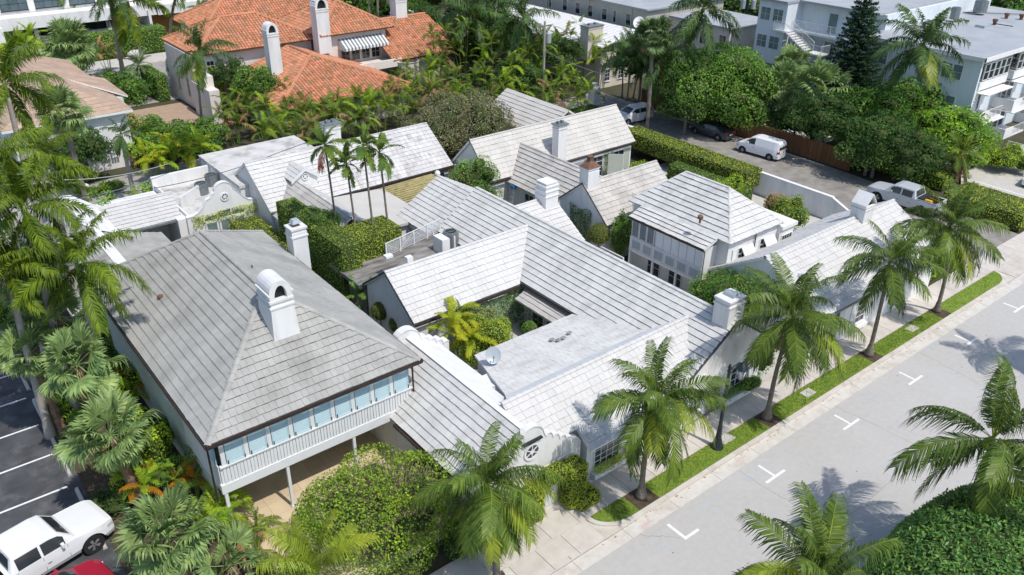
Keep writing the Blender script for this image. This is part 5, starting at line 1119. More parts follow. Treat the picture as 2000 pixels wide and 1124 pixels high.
for yy in (35.75, 33.6, 31.5, 29.5):
    m_ = MB(); m_.box((39.2, yy-.06, 0), (39.32, yy+.06, 2.2)); m_.build('post', ['white_wood'], hG)
for yy in (35.2, 33.2, 31.0): window(hG, (40.6, yy, .2), (0, -1, 0), 1.2, 1.95, 2, 3)
window(hG, (41.6, 28.6, 3.0), (1, 0, 0), .9, 1.4, 2, 3); window(hG, (43.9, 28.6, 3.0), (1, 0, 0), .9, 1.4, 2, 3)
for x in (41.6, 43.9):           # top-hung shutters propped open
    m_ = MB(); m_.obox((x+.35, 28.55, 4.35), (1.15, 0, 0), (0, -.95, -1.35), (0, .05, -.03)); m_.build('propped_shutter', ['white_wood'], hG)
for x in (41.05, 43.35): louvre_panel(hG, (x, 28.58, 3.0), (1, 0, 0), .5, 1.4, 'white_wood', k=14)
mb = MB(); mb.tube([(43.25, 28.5, 5.0), (43.25, 28.5, 3.0)], .04, 5); mb.build('downpipe', ['black'], hG)
p = (39.77, 30.47, 6.4); mb = MB(); mb.lathe((p[0], p[1], 6.0), [(.07, 0), (.07, .3), (.19, .34), (.19, .5), (.05, .6)], 10); mb.build('roof_vent', ['rust'], hG)
# ---- H: street front right gable
hH = thing('house', 'white tiled gabled house on the street with tent topped chimney, right of the street lamp', 'house', (47, 24, 0))
rf = Roof(hH, 'white_tile', course=.40, tw=.34, lift=.042, joint='pale_joint')
gable(hH, rf, 'x', 40.0, 54.6, 21.35, 2.95, 29.6, 2.95, 25.5, 5.5, 'white', inset=.25, seen=(True, False))
rf.cap((40.0, 25.5, 5.5), (54.6, 25.5, 5.5), r=.12, m='white_tile'); rf.finish()
mb = MB(); mb.box((41, 21.25, 2.78), (54.4, 21.34, 2.9)); mb.build('gutter', ['grey_metal'], hH)
chimney(hH, 49.75, 50.9, 24.9, 25.9, 4.4, 6.35, 'stucco', 'tent', bands=(.2,))
window(hH, (44.9, 21.6, .75), (1, 0, 0), 1.1, 1.75, 2, 4, shutters='white_wood'); window(hH, (42.0, 21.6, .35), (1, 0, 0), 1.0, 2.15, 2, 4, shutters='white_wood'); window(hH, (49.6, 21.6, .75), (1, 0, 0), 1.1, 1.75, 2, 4, shutters='white_wood')
mb = MB(); mb.box((44.6, 21.35, .35), (46.3, 21.6, .6)); mb.build('sill_ledge', ['white'], hH)
mb = MB(); mb.tube([(47.9, 21.5, 2.8), (47.9, 21.5, .1)], .04, 6); mb.build('downpipe', ['white'], hH)
# ---- I: back gable house
hI = thing('house', 'cream tiled gabled house at the back with tall white chimney, beside the alley hedge', 'house', (46, 53, 0))
rf = Roof(hI, 'cream_tile', course=.44, tw=.5, lift=.035, joint='joint')
gable(hI, rf, 'x', 38.1, 54.9, 50.5, 2.85, 56.2, 2.85, 53.3, 5.65, 'stucco', inset=.3, seen=(True, False))
rf.cap((38.1, 53.3, 5.65), (54.9, 53.3, 5.65), r=.1); rf.finish()
rake(hI, [(38.08, 50.5, 2.88), (38.08, 53.3, 5.7)], 'joint', .05, .1)
mb = MB(); mb.box((38.1, 50.36, 2.66), (54.8, 50.48, 2.78)); mb.build('gutter', ['brown_metal'], hI)
chimney(hI, 45.2, 46.15, 50.3, 51.1, 0, 6.2, 'stucco', 'twin', bands=(.25,))
window(hI, (49.6, 50.8, .3), (1, 0, 0), 1.5, 2.0, 2, 4, shutters='sage_wall'); window(hI, (52.4, 50.8, .3), (1, 0, 0), 1.4, 2.0, 2, 4, shutters='sage_wall')
mb = MB(); mb.obox((51.0, 50.0, .1), (1.0, -.9, 0), (.04, .05, 0), (0, 0, 2.5)); mb.build('open_shutter', ['sage_wall'], hI)
# ---- J
hJ = thing('house', 'weathered grey slatted wing joining the cream roofed house to the blue shaded gable', 'house', (42, 47, 0))
rf = Roof(hJ, 'weathered_tile', course=.39, tw=.4, lift=.06)
gable(hJ, rf, 'y', 41.0, 52.4, 39.9, 2.45, 45.5, 2.5, 42.75, 4.72, 'stucco', inset=.3, seen=(True, False)); rf.cap((42.75, 41, 4.72), (42.75, 52.4, 4.72), r=.1); rf.finish()
window(hJ, (40.2, 48.6, .2), (0, -1, 0), 1.2, 1.9, 2, 3); window(hJ, (40.2, 46.3, .2), (0, -1, 0), 1.2, 1.9, 2, 3)
# ---- K
hK = thing('house', 'gabled wing with rusty hooded chimney and vine on its blue shaded gable wall', 'house', (42, 41, 0))
rf = Roof(hK, 'weathered_tile', course=.39, tw=.42, lift=.04)
gable(hK, rf, 'x', 39.15, 46.9, 38.05, 3.2, 43.5, 3.45, 40.8, 5.6, 'stucco', inset=.22, seen=(True, True)); rf.cap((39.15, 40.8, 5.6), (46.9, 40.8, 5.6), r=.1)
rf.slope([(41.2, 38.95, 2.6), (41.2, 36.7, 2.6), (42.9, 36.7, 4.4), (42.9, 39.6, 4.4)], m='weathered_tile')
rf.finish()
rake(hK, [(39.12, 38.05, 3.24), (39.12, 40.8, 5.66), (39.12, 43.5, 3.5)], 'joint', .05, .12)
chimney(hK, 39.25, 40.35, 40.35, 41.25, 4.2, 6.75, 'stucco', 'hood', bands=())
louvre_panel(hK, (39.28, 42.6, 1.2), (0, -1, 0), .55, 1.9, 'lattice', k=16); louvre_panel(hK, (39.28, 38.9, .8), (0, -1, 0), .45, 1.9, 'lattice', k=16)
# ---- L
hL = thing('house', 'small bright white gabled roof with banded white chimney behind the long ridge', 'house', (35.8, 41.5, 0))
rf = Roof(hL, 'white_tile', course=.39, tw=.34, lift=.042, joint='pale_joint')
gable(hL, rf, 'x', 33.6, 37.3, 38.3, 2.5, 45.6, 2.5, 42.0, 4.75, 'white', inset=.22, seen=(True, False)); rf.finish()
chimney(hL, 35.95, 37.1, 41.1, 42.3, 3.9, 5.95, 'white', 'slab', bands=(.35, .75))
# ---- M: long mildewed house at the back left
hM = thing('house', 'long low house with mildew streaked white tiles, round windowed dormer and back chimney', 'house', (30, 57, 0))
rf = Roof(hM, 'mildew_tile', course=.40, tw=.40, lift=.03, joint='joint')
rf.slope([(21.4, 55.4, 2.9), (29.0, 55.4, 2.9), (29.0, 59.4, 5.6), (21.4, 59.4, 5.6)], m='white_tile')
rf.slope([(29.01, 55.4, 2.9), (37.9, 55.4, 2.9), (37.9, 59.4, 5.6), (29.01, 59.4, 5.6)])
rf.slope([(37.9, 63.4, 2.9), (21.4, 63.4, 2.9), (21.4, 59.4, 5.6), (37.9, 59.4, 5.6)], seen=False)
rf.cap((21.4, 59.4, 5.6), (37.9, 59.4, 5.6), r=.1); 
# wing N and low apron roof
rf.slope([(21.6, 56.5, 2.55), (21.6, 48.0, 2.55), (24.2, 48.0, 4.45), (24.2, 57.6, 4.45)], m='weathered_tile')
rf.slope([(24.2, 57.3, 4.45), (24.2, 48.0, 4.45), (26.0, 48.0, 3.2), (26.0, 55.5, 3.2)], m='cream_tile')
rf.cap((24.2, 48, 4.45), (24.2, 57.5, 4.45), r=.1)
# dormer
dx = 24.9; rf.slope([(dx-1.15, 59.0, 4.45), (dx-1.15, 56.35, 4.45), (dx, 56.35, 5.25), (dx, 59.6, 5.25)], m='pale_tile'); rf.slope([(dx+1.15, 56.35, 4.45), (dx+1.15, 59.0, 4.45), (dx, 59.6, 5.25), (dx, 56.35, 5.25)], m='pale_tile')
for k in range(3): rf.slope([(29.0+.55*k, 57.0, 4.0), (29.5+.55*k, 57.0, 4.0), (29.5+.55*k, 58.0, 4.67), (29.0+.55*k, 58.0, 4.67)], m='dark_tile', seen=True) if False else None
rf.finish()
mb = MB(); mb.extrude([(dx-1.0, 56.5, 3.5), (dx+1.0, 56.5, 3.5), (dx+1.0, 56.5, 4.42), (dx, 56.5, 5.15), (dx-1.0, 56.5, 4.42)], (0, 1.8, 0)); mb.build('dormer_wall', ['white'], hM)
for a, b in (((dx-1.2, 56.3, 4.42), (dx, 56.3, 5.26)), ((dx, 56.3, 5.26), (dx+1.2, 56.3, 4.42))): q = MB(); a, b = Vector(a), Vector(b); q.obox(a-Vector((0, 0, .16)), b-a, (0, .12, 0), (0, 0, .2)); q.build('bargeboard', ['white_wood'], hM)
oculus(hM, (dx, 56.48, 4.62), .3)
mb = MB(); mb.extrude([(21.55, 55.8, 0), (21.55, 63.1, 0), (21.55, 63.1, 3.0), (21.55, 59.4, 5.4), (21.55, 55.8, 3.0)], (16.1, 0, 0)); mb.box((21.8, 48.1, 0), (25.9, 56, 2.55)); mb.build('wall', ['stucco'], hM)
mb = MB(); mb.box((20.9, 59.6, 0), (29.3, 68.0, 3.6)); mb.build('annexe', ['stucco'], hM)
mb = MB(); mb.box((20.8, 59.5, 3.6), (29.45, 68.1, 3.85)); mb.build('flat_roof', ['flat_roof'], hM)
mb = MB(); mb.mesh([(25.4, 48.0, 2.9), (30.6, 48.0, 2.7), (30.6, 54.9, 2.75), (25.4, 55.3, 2.95), (25.4, 48.0, 2.7), (30.6, 48.0, 2.5), (30.6, 54.9, 2.55), (25.4, 55.3, 2.75)], [(0,1,2,3),(4,7,6,5),(0,4,5,1),(1,5,6,2),(2,6,7,3),(3,7,4,0)]); mb.build('lean_to_roof', ['cream_tile'], hM)
mb = MB(); mb.box((25.9, 48.3, 0), (30.4, 55, 2.5)); mb.build('lean_to_wall', ['stucco'], hM)
mb = MB(); mb.box((26.3, 55.25, 2.7), (37.8, 55.38, 2.84)); mb.build('gutter', ['brown_metal'], hM)
chimney(hM, 28.25, 29.5, 59.0, 60.0, 4.6, 7.25, 'stucco', 'twin', bands=(.3,))
for x in (31.0, 33.2, 35.4): window(hM, (x, 55.8, .2), (1, 0, 0), 1.8, 2.2, 3, 1, sill=False)
ac_unit((37.3, 62.6, 3.6-3.6), .4, 3.2, 'grey metal vent unit behind the right end of the mildewed roof', square=False) if False else None
# pergola thatch
pg = thing('pergola', 'mossy thatched pergola panel between the mildewed roof and the long pale roof', 'pergola', (32, 52, 0))
mb = MB(); P4 = [(30.96, 55.62, 2.7), (30.76, 50.87, 2.5), (34.80, 54.10, 2.7), (35.39, 55.37, 2.8)]
mb.mesh([(30.2, 55.0, 2.75), (35.4, 55.0, 2.85), (35.2, 49.0, 2.6), (31.0, 49.6, 2.5), (30.2, 55.0, 2.62), (35.4, 55.0, 2.72), (35.2, 49.0, 2.47), (31.0, 49.6, 2.37)], [(0,3,2,1),(4,5,6,7),(0,1,5,4),(1,2,6,5),(2,3,7,6),(3,0,4,7)]); mb.build('canopy', ['thatch'], pg)
for i in range(16):
    q = MB(); t = i/15; y = 49.4+5.4*t; q.tube([(30.3+.7*(1-t), y, 2.6+.2*t), (35.5, y-.1, 2.62+.22*t)], .035, 5); q.build('slat', ['thatch'], pg)
for p in ((30.4, 54.6), (35.1, 54.6), (31.2, 49.8), (35, 49.3)): q = MB(); q.tube([(p[0], p[1], 0), (p[0], p[1], 2.55)], .05, 6); q.build('post', ['white_wood'], pg)
# screened porch frame
sc = thing('screen_frame', 'white framed glass lean-to beside the four slim palms', 'frame', (31, 51, 0))
for a, b in (((30.7, 54.9, 2.6), (30.7, 47.9, 2.45)), ((30.7, 54.9, .1), (30.7, 54.9, 2.6)), ((30.7, 51.2, .1), (30.7, 51.2, 2.5)), ((30.7, 47.9, .1), (30.7, 47.9, 2.45))): q = MB(); q.tube([a, b], .05, 4); q.build('bar', ['white_wood'], sc)
q = MB(); q.box((30.62, 48, .2), (30.65, 54.8, 2.4)); q.build('pane', ['glass'], sc)
mb = MB(); mb.box((34.2, 48.6, 0), (34.35, 49.2, 2.4)); 
tw = MB(); tw.box((32.6, 51.9, .3), (33.0, 52.0, 1.9)); tagp(tw.build('hanging_towel', ['blue_plastic']), 'blue towel hanging in the dark patio under the pergola', 'towel')
# ---- P: garage with scalloped gable
hP = thing('garage', 'white garage with curved gable, small oculus and arched doors beneath a leafy band', 'garage', (19, 60, 0))
pf = [(16.2, 2.75), (16.7, 2.8), (17.1, 2.95), (17.5, 3.3), (17.8, 3.75), (18.15, 3.9), (18.3, 4.1)]+arcpts(19.2, 4.15, .72, 175, 5, 9)+[(20.1, 4.05), (20.3, 3.8), (20.6, 3.4), (21.0, 3.05), (21.7, 2.9)]
scallop_wall(hP, 58.4, 58.7, pf, 'white', 'gable_wall'); oculus(hP, (19.2, 58.4, 3.75), .33)
mb = MB(); mb.box((16.3, 58.7, 0), (20.85, 66.5, 2.5)); mb.box((16.2, 66.0, 2.5), (21.5, 66.3, 3.55)); mb.box((16.3, 58.7, 2.5), (16.45, 66, 2.95)); mb.build('wall', ['white'], hP)
mb = MB(); mb.box((16.45, 58.72, 2.5), (20.85, 65.98, 2.56)); mb.build('flat_roof', ['flat_roof'], hP)
mb = MB(); mb.obox((16.6, 61.0, 2.56), (2.0, 1.6, 0), (.1, -.12, 0), (0, 0, .9)); mb.build('baffle', ['stucco'], hP)
for i in range(3):
    m_ = MB(); m_.box((17.4+1.06*i, 58.28, .05), (18.4+1.06*i, 58.38, 2.2)); dr = m_.build('garage_door', ['white_wood'], hP); g = MB(); g.box((17.55+1.06*i, 58.24, 1.2), (18.25+1.06*i, 58.275, 2.0)); g.build('pane', ['pale_glass'], dr)
    m_ = MB(); hh = (.32, .5, .32)[i]; m_.mesh([(17.45+1.06*i, 58.3, 2.25), (18.37+1.06*i, 58.3, 2.25), (18.37+1.06*i, 58.3, 2.25+(hh if i < 2 else .2)), (17.45+1.06*i, 58.3, 2.25+(hh if i else .2))], [(0,1,2,3)]); m_.build('fanlight', ['blue_glass'], hP)
mb = MB(); mb.box((17.3, 58.3, 2.2), (20.6, 58.39, 2.26)); mb.build('frame', ['white_wood'], hP)
ac_unit((19.0, 62.9, 2.56), .52, .85, 'left one of the two round grey cooling units behind the curved gable', group='cooling units behind the curved gable', square=False); ac_unit((20.3, 64.2, 2.56), .52, .85, 'right one of the two round grey cooling units, half hidden by the curved gable', group='cooling units behind the curved gable', square=False)
# garage side roof
hQ = thing('house', 'low white and grey roofs with a white parapet band, behind the big grey hip roof', 'house', (12, 58, 0))
rf = Roof(hQ, 'white_tile', course=.45, tw=.5, lift=.042, joint='pale_joint')
rf.slope([(11.6, 59.1, 2.6), (16.1, 59.1, 2.6), (16.6, 62.6, 3.5), (11.2, 62.6, 3.5)]); 
rf.slope([(14.2, 53.6, 2.3), (14.2, 58.2, 2.3), (10.3, 58.2, 3.4), (10.3, 50.5, 3.4)], m='grey_tile'); rf.slope([(6.2, 66.3, 1.9), (6.2, 50.5, 1.9), (9.6, 50.5, 3.55), (9.6, 66.3, 3.55)], m='grey_tile')
rf.finish()
mb = MB(); mb.mesh([(9.62, 50.3, 3.6), (10.35, 50.3, 3.5), (10.35, 66.3, 3.5), (9.62, 66.3, 3.6), (9.62, 50.3, 3.2), (9.62, 66.3, 3.2)], [(0,1,2,3),(0,3,5,4)]); mb.mesh([(10.35, 58.3, 3.5), (11.7, 59.0, 2.62), (11.3, 63, 3.52), (10.35, 66.2, 3.5)], [(0,1,2,3)]); mb.build('parapet_band', ['white'], hQ)
mb = MB(); mb.box((6.6, 50.8, 0), (13.9, 58.2, 1.9)); mb.box((10.5, 59.3, 0), (11.8, 66, 2.5)); mb.box((11.8, 61.5, 0), (16.2, 66, 2.5)); mb.box((15.6, 58.6, 0), (16.3, 61.5, 2.7)); mb.build('wall', ['white'], hQ)
mb = MB(); mb.box((11.7, 58.98, 2.45), (16.05, 59.08, 2.57)); mb.build('gutter', ['grey_metal'], hQ)
p = (8.2, 61.0); mb = MB(); mb.lathe((8.2, 61.0, 2.6), [(.1, 0), (.1, .5), (.2, .55), (.1, .7)], 8); mb.build('roof_vent', ['rust'], hQ)
# ---------------------------------------------------------------- garden walls, fences
aw = thing('garden_wall', 'long white garden wall along the alley, stepping down beside the parked pickup', 'wall', (59.4, 45, 0))
mb = MB(); mb.box((59.3, 32.6, 0), (59.55, 56, 2.05)); mb.extrude([(59.3, 32.6, 0), (59.3, 30.0, 0), (59.3, 30.0, 1.0), (59.3, 32.6, 2.05)], (.25, 0, 0)); mb.build('wall', ['stucco'], aw)
mb = MB(); mb.box((59.26, 32.6, 2.05), (59.6, 56, 2.12)); mb.build('coping', ['white'], aw)
mb = MB(); mb.box((54.6, 29.8, 0), (59.3, 30.0, 1.0)); mb.build('low_wall', ['white'], aw)
bf = thing('bamboo_fence', 'brown bamboo screen fence along the far side of the alley', 'fence', (71.2, 52, 0))
rd = random.Random(9)
for i in range(25):
    q = MB(); y = 38.0+1.08*i; q.box((71.0, y, 0), (71.12, y+1.05, 1.85)); q.build('fence_panel', ['bamboo'], bf)
q = MB()
for i in range(330):
    y = 38+27*i/330; q.tube([(70.97+rd.uniform(-.01, .01), y, .02), (70.97, y+rd.uniform(-.01, .01), 1.8+rd.uniform(0, .22))], .034, 4, t=rd.random())
q.build('bamboo_cane', ['bamboo'], bf, kind='stuff')
# ---------------------------------------------------------------- orange tiled mansion
mo = MB(); orange = thing('house', 'large mansion with orange barrel tiled hip roofs and three white arched chimneys', 'house', (45, 92, 0))
def barrel(pts, sp=.36, seg=.42, r=.17, seed=0, deck=True):
    pts = [Vector(p) for p in pts]; o = pts[0]; u = (pts[1]-o).normalized(); n = Vector((0, 0, 0))
    for i in range(1, len(pts)-1): n += (pts[i]-o).cross(pts[i+1]-o)
    n.normalize()
    if n.z < 0: n = -n
    v = n.cross(u)
    if v.z < 0: v = -v; u = -u
    P = [((p-o).dot(u), (p-o).dot(v)) for p in pts]; u0 = min(p[0] for p in P); u1 = max(p[0] for p in P); rd = random.Random(seed)
    mo.extrude(pts, -n*.15, 1); k = int((u1-u0)/sp)
    for i in range(k):
        a = u0+(i+.5)*sp; c = clip_rect(P, a-sp*.3, a+sp*.3, -99, 99)
        if not c: continue
        v0, v1 = min(q[1] for q in c)-.06, max(q[1] for q in c)
        m_ = max(1, round((v1-v0)/seg)); s_ = (v1-v0)/m_
        for j in range(m_):
            t = min(1, max(0, rd.gauss(.5, .24))); va, vb = v0+j*s_, v0+(j+1)*s_+.04; V = []
            for vv, rr, lf in ((va, r, .05), (vb, r*.88, .02)):
                for an in (-85, -45, 0, 45, 85): V.append(o+u*(a+rr*math.sin(R(an)))+v*vv+n*(rr*.8*math.cos(R(an))+lf-.04))
            mo.mesh(V, [(q, q+1, q+6, q+5) for q in range(4)]+[(4, 3, 2, 1, 0)], 0, t)
def hipb(x0, x1, y0, y1, e, t, seed, ax=None):
    hw_ = min(x1-x0, y1-y0)/2
    if x1-x0 > y1-y0: cy = (y0+y1)/2; a, b = (x0+hw_, cy, t), (x1-hw_, cy, t); S_ = [[(x0, y0, e), (x1, y0, e), b, a], [(x1, y1, e), (x0, y1, e), a, b], [(x0, y1, e), (x0, y0, e), a], [(x1, y0, e), (x1, y1, e), b]]
    else: cx = (x0+x1)/2; a, b = (cx, y0+hw_, t), (cx, y1-hw_, t); S_ = [[(x0, y0, e), (x1, y0, e), a], [(x1, y1, e), (x0, y1, e), b], [(x0, y1, e), (x0, y0, e), a, b], [(x1, y0, e), (x1, y1, e), b, a]]
    for i, s_ in enumerate(S_): barrel(s_, seed=seed+i)
    for p, q in (((x0, y0, e), a), ((x1, y0, e), a if x1-x0 <= y1-y0 else b), ((x0, y1, e), b if x1-x0 <= y1-y0 else a), (a, b)):
        p, q = Vector(p), Vector(q)
        if (q-p).length > .3: mo.tube([p+Vector((0, 0, .1)), q+Vector((0, 0, .12))], .16, 6, t=.55)
hipb(29.6, 44.2, 91.8, 102.2, 6.3, 8.9, 1); hipb(34, 53, 101.5, 112, 6.5, 9.4, 11); hipb(43.3, 53.2, 89.6, 101.5, 6.95, 9.7, 21)
for s_ in ([(51.0, 86.6, 3.7), (61.5, 86.6, 3.7), (60.0, 93.3, 7.1), (51.0, 93.3, 7.1)], [(61.5, 86.6, 3.7), (62.6, 93.3, 3.9), (60.0, 93.3, 7.1)]): barrel(s_, seed=31)
for i, s_ in enumerate(([(32.2, 77.6, 3.2), (48.2, 77.6, 3.2), (40.2, 85.9, 6.0)], [(32.2, 92, 3.2), (32.2, 77.6, 3.2), (40.2, 85.9, 6.0), (40.2, 92, 6.0)], [(48.2, 77.6, 3.2), (48.2, 92, 3.2), (40.2, 92, 6.0), (40.2, 85.9, 6.0)])): barrel(s_, seed=41+i)
for p, q in (((32.2, 77.6, 3.2), (40.2, 85.9, 6.0)), ((48.2, 77.6, 3.2), (40.2, 85.9, 6.0)), ((40.2, 85.9, 6.0), (40.2, 91, 6.0)), ((51, 93.3, 7.1), (60, 93.3, 7.1))): mo.tube([Vector(p)+Vector((0, 0, .1)), Vector(q)+Vector((0, 0, .1))], .16, 6, t=.55)
mo.build('barrel_tiles', ['orange_tile', 'rust'], orange, kind='stuff')
mb = MB(); mb.box((30.4, 92.6, 0), (43.6, 101.5, 6.15)); mb.box((34.8, 101.5, 0), (52.4, 111.4, 6.35)); mb.box((44.0, 90.4, 0), (52.4, 101, 6.8)); mb.box((52.4, 87.5, 0), (60.5, 93, 3.6)); mb.box((33, 78.4, 0), (47.4, 92, 3.1)); mb.box((28.9, 87.2, 0), (30.0, 92.4, 3.6)); mb.box((29.1, 88.5, 3.6), (30.0, 92.4, 4.8)); mb.box((29.4, 92.61, 0), (30.39, 101.4, 6.1)); mb.build('wall', ['pink_wall'], orange)
mb = MB(); mb.box((44.6, 86.6, 3.0), (52.2, 86.85, 3.9)); mb.box((44.6, 86.6, 3.0), (44.85, 90.3, 3.9)); mb.box((44.9, 86.9, 3.2), (52, 90.3, 3.3)); mb.build('terrace_parapet', ['pink_wall'], orange)
mb = MB(); mb.lathe((53.0, 86.6, 1.8), [(1.2, 0), (1.25, .4), (1.3, .45), (1.3, .9), (1.35, .95), (1.35, 1.6), (1.45, 1.7)], 16); mb.build('round_bay', ['cream_wall'], orange)
mb = MB(); mb.lathe((53.0, 86.6, 3.5), [(1.2, 0), (1.2, .012)], 16); mb.build('bay_floor', ['mulch'], orange)
for i in range(4): window(orange, (46.2+1.35*i, 90.4, 3.5), (1, 0, 0), 1.15, 2.1, 2, 3, frame='cream_wall', sill=False)
aw_ = thing('awning', 'grey and white striped awning over the terrace doors of the orange tiled mansion', 'awning', (49, 89.8, 5.5))
for i in range(26):
    x = 45.9+.23*i; q = MB(); q.mesh([(x, 90.35, 6.25), (x+.23, 90.35, 6.25), (x+.23, 88.9, 5.35), (x, 88.9, 5.35), (x, 88.88, 5.05), (x+.23, 88.88, 5.05)], [(0,3,2,1),(3,4,5,2)]); q.build('stripe', ['white_wood' if i % 2 else 'grey_metal'], aw_)
q = MB()
for x in (45.9, 51.88): q.mesh([(x, 90.35, 6.25), (x, 88.9, 5.35), (x, 88.9, 5.05), (x, 90.35, 5.1)], [(0,1,2,3)])
q.build('awning_side', ['stucco'], aw_)
chimney(orange, 35.3, 36.6, 85.4, 86.6, 3.5, 9.0, 'stucco', 'arch', bands=(.25,)); chimney(orange, 43.1, 44.7, 89.6, 91.0, 5, 10.0, 'stucco', 'arch', bands=(.25,)); chimney(orange, 55.6, 57.2, 93.0, 94.4, 5, 9.3, 'stucco', 'arch', bands=(.25,))
window(orange, (30.9, 92.6, 3.8), (1, 0, 0), .9, 1.6, 2, 3)
for yy in (98.5, 95.5): window(orange, (29.4, yy, 1.2), (0, -1, 0), .8, 2.2, 2, 3, frame='cream_wall')
# ---------------------------------------------------------------- tan shingle house at the left
tn = thing('house', 'white house with tan shingled hip roof and louvred windows, upper left', 'house', (14, 88, 0))
rf = Roof(tn, 'shingle', course=.5, tw=1.2, lift=.03, joint='shingle')
T0, T1, B0, B1, e, t = 8.5, 19.2, 79.5, 102.5, 5.3, 7.7
cxx = 13.9
rf.slope([(T0, B1, e), (T0, B0, e), (cxx, B0+5, t), (cxx, B1-5, t)]); rf.slope([(T0, B0, e), (T1, B0, e), (cxx, B0+5, t)]); rf.slope([(T1, B0, e), (T1, B1, e), (cxx, B1-5, t), (cxx, B0+5, t)]); rf.slope([(T1, B1, e), (T0, B1, e), (cxx, B1-5, t)], seen=False)
rf.slope([(20.3, 84.6, e-.1), (20.3, 92.5, e-.1), (15.5, 92.5, 7.0), (15.5, 88.5, 7.0)]); rf.finish()
mb = MB(); mb.box((9.2, 80.0, 0), (18.7, 102, 5.2)); mb.box((18.6, 85, 0), (19.9, 92, 5.1)); mb.build('wall', ['white'], tn)
mb = MB(); mb.box((8.5, 79.4, 5.1), (19.2, 79.5, 5.28)); mb.build('fascia', ['white_wood'], tn)
for x, z, w in ((15.6, 3.2, .9), (17.4, 3.2, .9), (15.6, .9, .9), (11.5, 3.2, 1.4), (13.2, .9, 1.2)): louvre_panel(tn, (x, 79.98, z), (1, 0, 0), w, 1.3, 'white_wood', k=6)
for i in range(9):
    q = MB(); q.box((16.6+.24*(i % 3), 79.6, 1.2+.45*(i//3)), (16.78+.24*(i % 3), 79.95, 1.35+.45*(i//3))); q.build('wall_bracket', ['white_wood'], tn)
# ---------------------------------------------------------------- modern white building top left
tl_ = thing('building', 'modern white building with balconies and planters across the back street', 'building', (28, 134, 0))
mb = MB(); mb.box((2, 132, 0), (17.5, 150, 12)); mb.box((17.5, 134, 0), (36.5, 150, 2.0)); mb.box((17.5, 134.6, 5.2), (60, 150, 12)); mb.box((36.6, 131, 0), (36.95, 140, 4.4)); mb.box((17.4, 131.5, 3.6), (38, 134.4, 5.2)); mb.box((38, 131, 3.6), (60, 134.5, 5.0)); mb.box((-8, 128.5, 2.6), (17.3, 132, 4.6)); mb.build('wall', ['white'], tl_)
mb = MB(); mb.box((37, 133.2, 0), (60, 133.4, 3.5)); mb.box((-8, 131.6, 0), (17.2, 131.9, 2.6)); mb.build('garage_door', ['garage_wood'], tl_)
mb = MB(); mb.box((18, 134.5, 2.0), (36, 134.7, 3.6)); mb.build('loggia', ['glass'], tl_)
for x in (21.5, 26.5, 31, 34.5): q = MB(); q.box((x, 132.2, 0), (x+.5, 132.7, 3.6)); q.build('column', ['white'], tl_)
for x in (18.5, 22.8, 27.2, 31.5, 40, 46): window(tl_, (x, 134.58, 5.6), (1, 0, 0), 3.4, 1.8, 3, 2, gl='blue_glass', frame='dark_metal')
window(tl_, (8, 131.98, 5.2), (1, 0, 0), 5.5, 3.2, 3, 2, gl='blue_glass', frame='dark_metal'); q = MB(); q.box((7, 131.0, 4.6), (15.6, 131.06, 6.1)); q.build('glass_balustrade', ['pale_glass'], tl_)
# ---------------------------------------------------------------- long tan building, top centre
tc = thing('building', 'long grey-tan building with a row of small windows and flat grey roof, top centre', 'building', (85, 90, 0))
mb = MB(); mb.box((80.0, 73.5, 0), (95, 112, 8.3)); mb.build('wall', ['taupe_wall'], tc)
mb = MB(); mb.box((79.7, 73.1, 8.3), (95.4, 112, 8.5)); mb.build('flat_roof', ['apt_roof'], tc)
mb = MB(); mb.box((84, 63.5, 0), (92, 73.4, 7.2)); mb.build('side_wing', ['cream_wall'], tc); mb = MB(); mb.box((83.7, 63.2, 7.2), (92.3, 73.05, 7.4)); mb.build('wing_roof', ['apt_roof'], tc)
for i, yy in enumerate((92.5, 89.2, 86.6, 84.1, 81.4, 79.3, 77.0)): window(tc, (80.0, yy, 6.0), (0, -1, 0), 1.0 if i != 5 else .6, 1.5, 1, 2, sill=False)
for yy in (71.5, 68.0, 65.0): window(tc, (84, yy, 4.8), (0, -1, 0), 1.1, 1.6, 2, 2, sill=False)
for yy in (100, 92, 84, 76): q = MB(); q.tube([(79.9, yy, 8.3), (79.9, yy, 0)], .07, 5); q.build('downpipe', ['cream_wall'], tc)
# white roofed cream house in the middle
wm = thing('house', 'cream house with smooth white sloping roof and broad stained chimney, top centre', 'house', (74, 80, 0))
mb = MB(); mb.mesh([(71.2, 72.2, 5.3), (78.0, 72.2, 6.3), (78.0, 97, 6.3), (69.0, 97, 4.9), (71.2, 72.2, 5.1), (78.0, 72.2, 6.1), (78.0, 97, 6.1), (69.0, 97, 4.7)], [(0,1,2,3),(4,7,6,5),(0,4,5,1),(1,5,6,2),(2,6,7,3),(3,7,4,0)]); mb.build('roof', ['white'], wm)
for i in range(30): q = MB(); y = 73+.8*i; q.mesh([(71.0-.06*i, y, 5.31), (78, y, 6.33), (78, y+.07, 6.33), (71.0-.06*i, y+.07, 5.31)], [(0,1,2,3)]); q.build('roof_seam', ['flat_roof'], wm)
mb = MB(); mb.box((71.7, 72.7, 0), (77.4, 96, 5.15)); mb.build('wall', ['cream_wall'], wm); mb = MB(); mb.box((76.8, 72.3, 0), (77.5, 72.7, 5.2)); mb.box((71.6, 72.3, 3.0), (76.8, 72.68, 3.2)); mb.build('pilaster', ['cream_wall'], wm)
for x, z in ((74.6, 3.6), (72.5, .8), (74.8, .8)): window(wm, (x, 72.7, z), (1, 0, 0), .9, 1.5, 2, 3)
chimney(wm, 70.3, 72.7, 73.6, 75.0, 3.5, 7.4, 'cream_wall', 'twin', bands=(.2,))
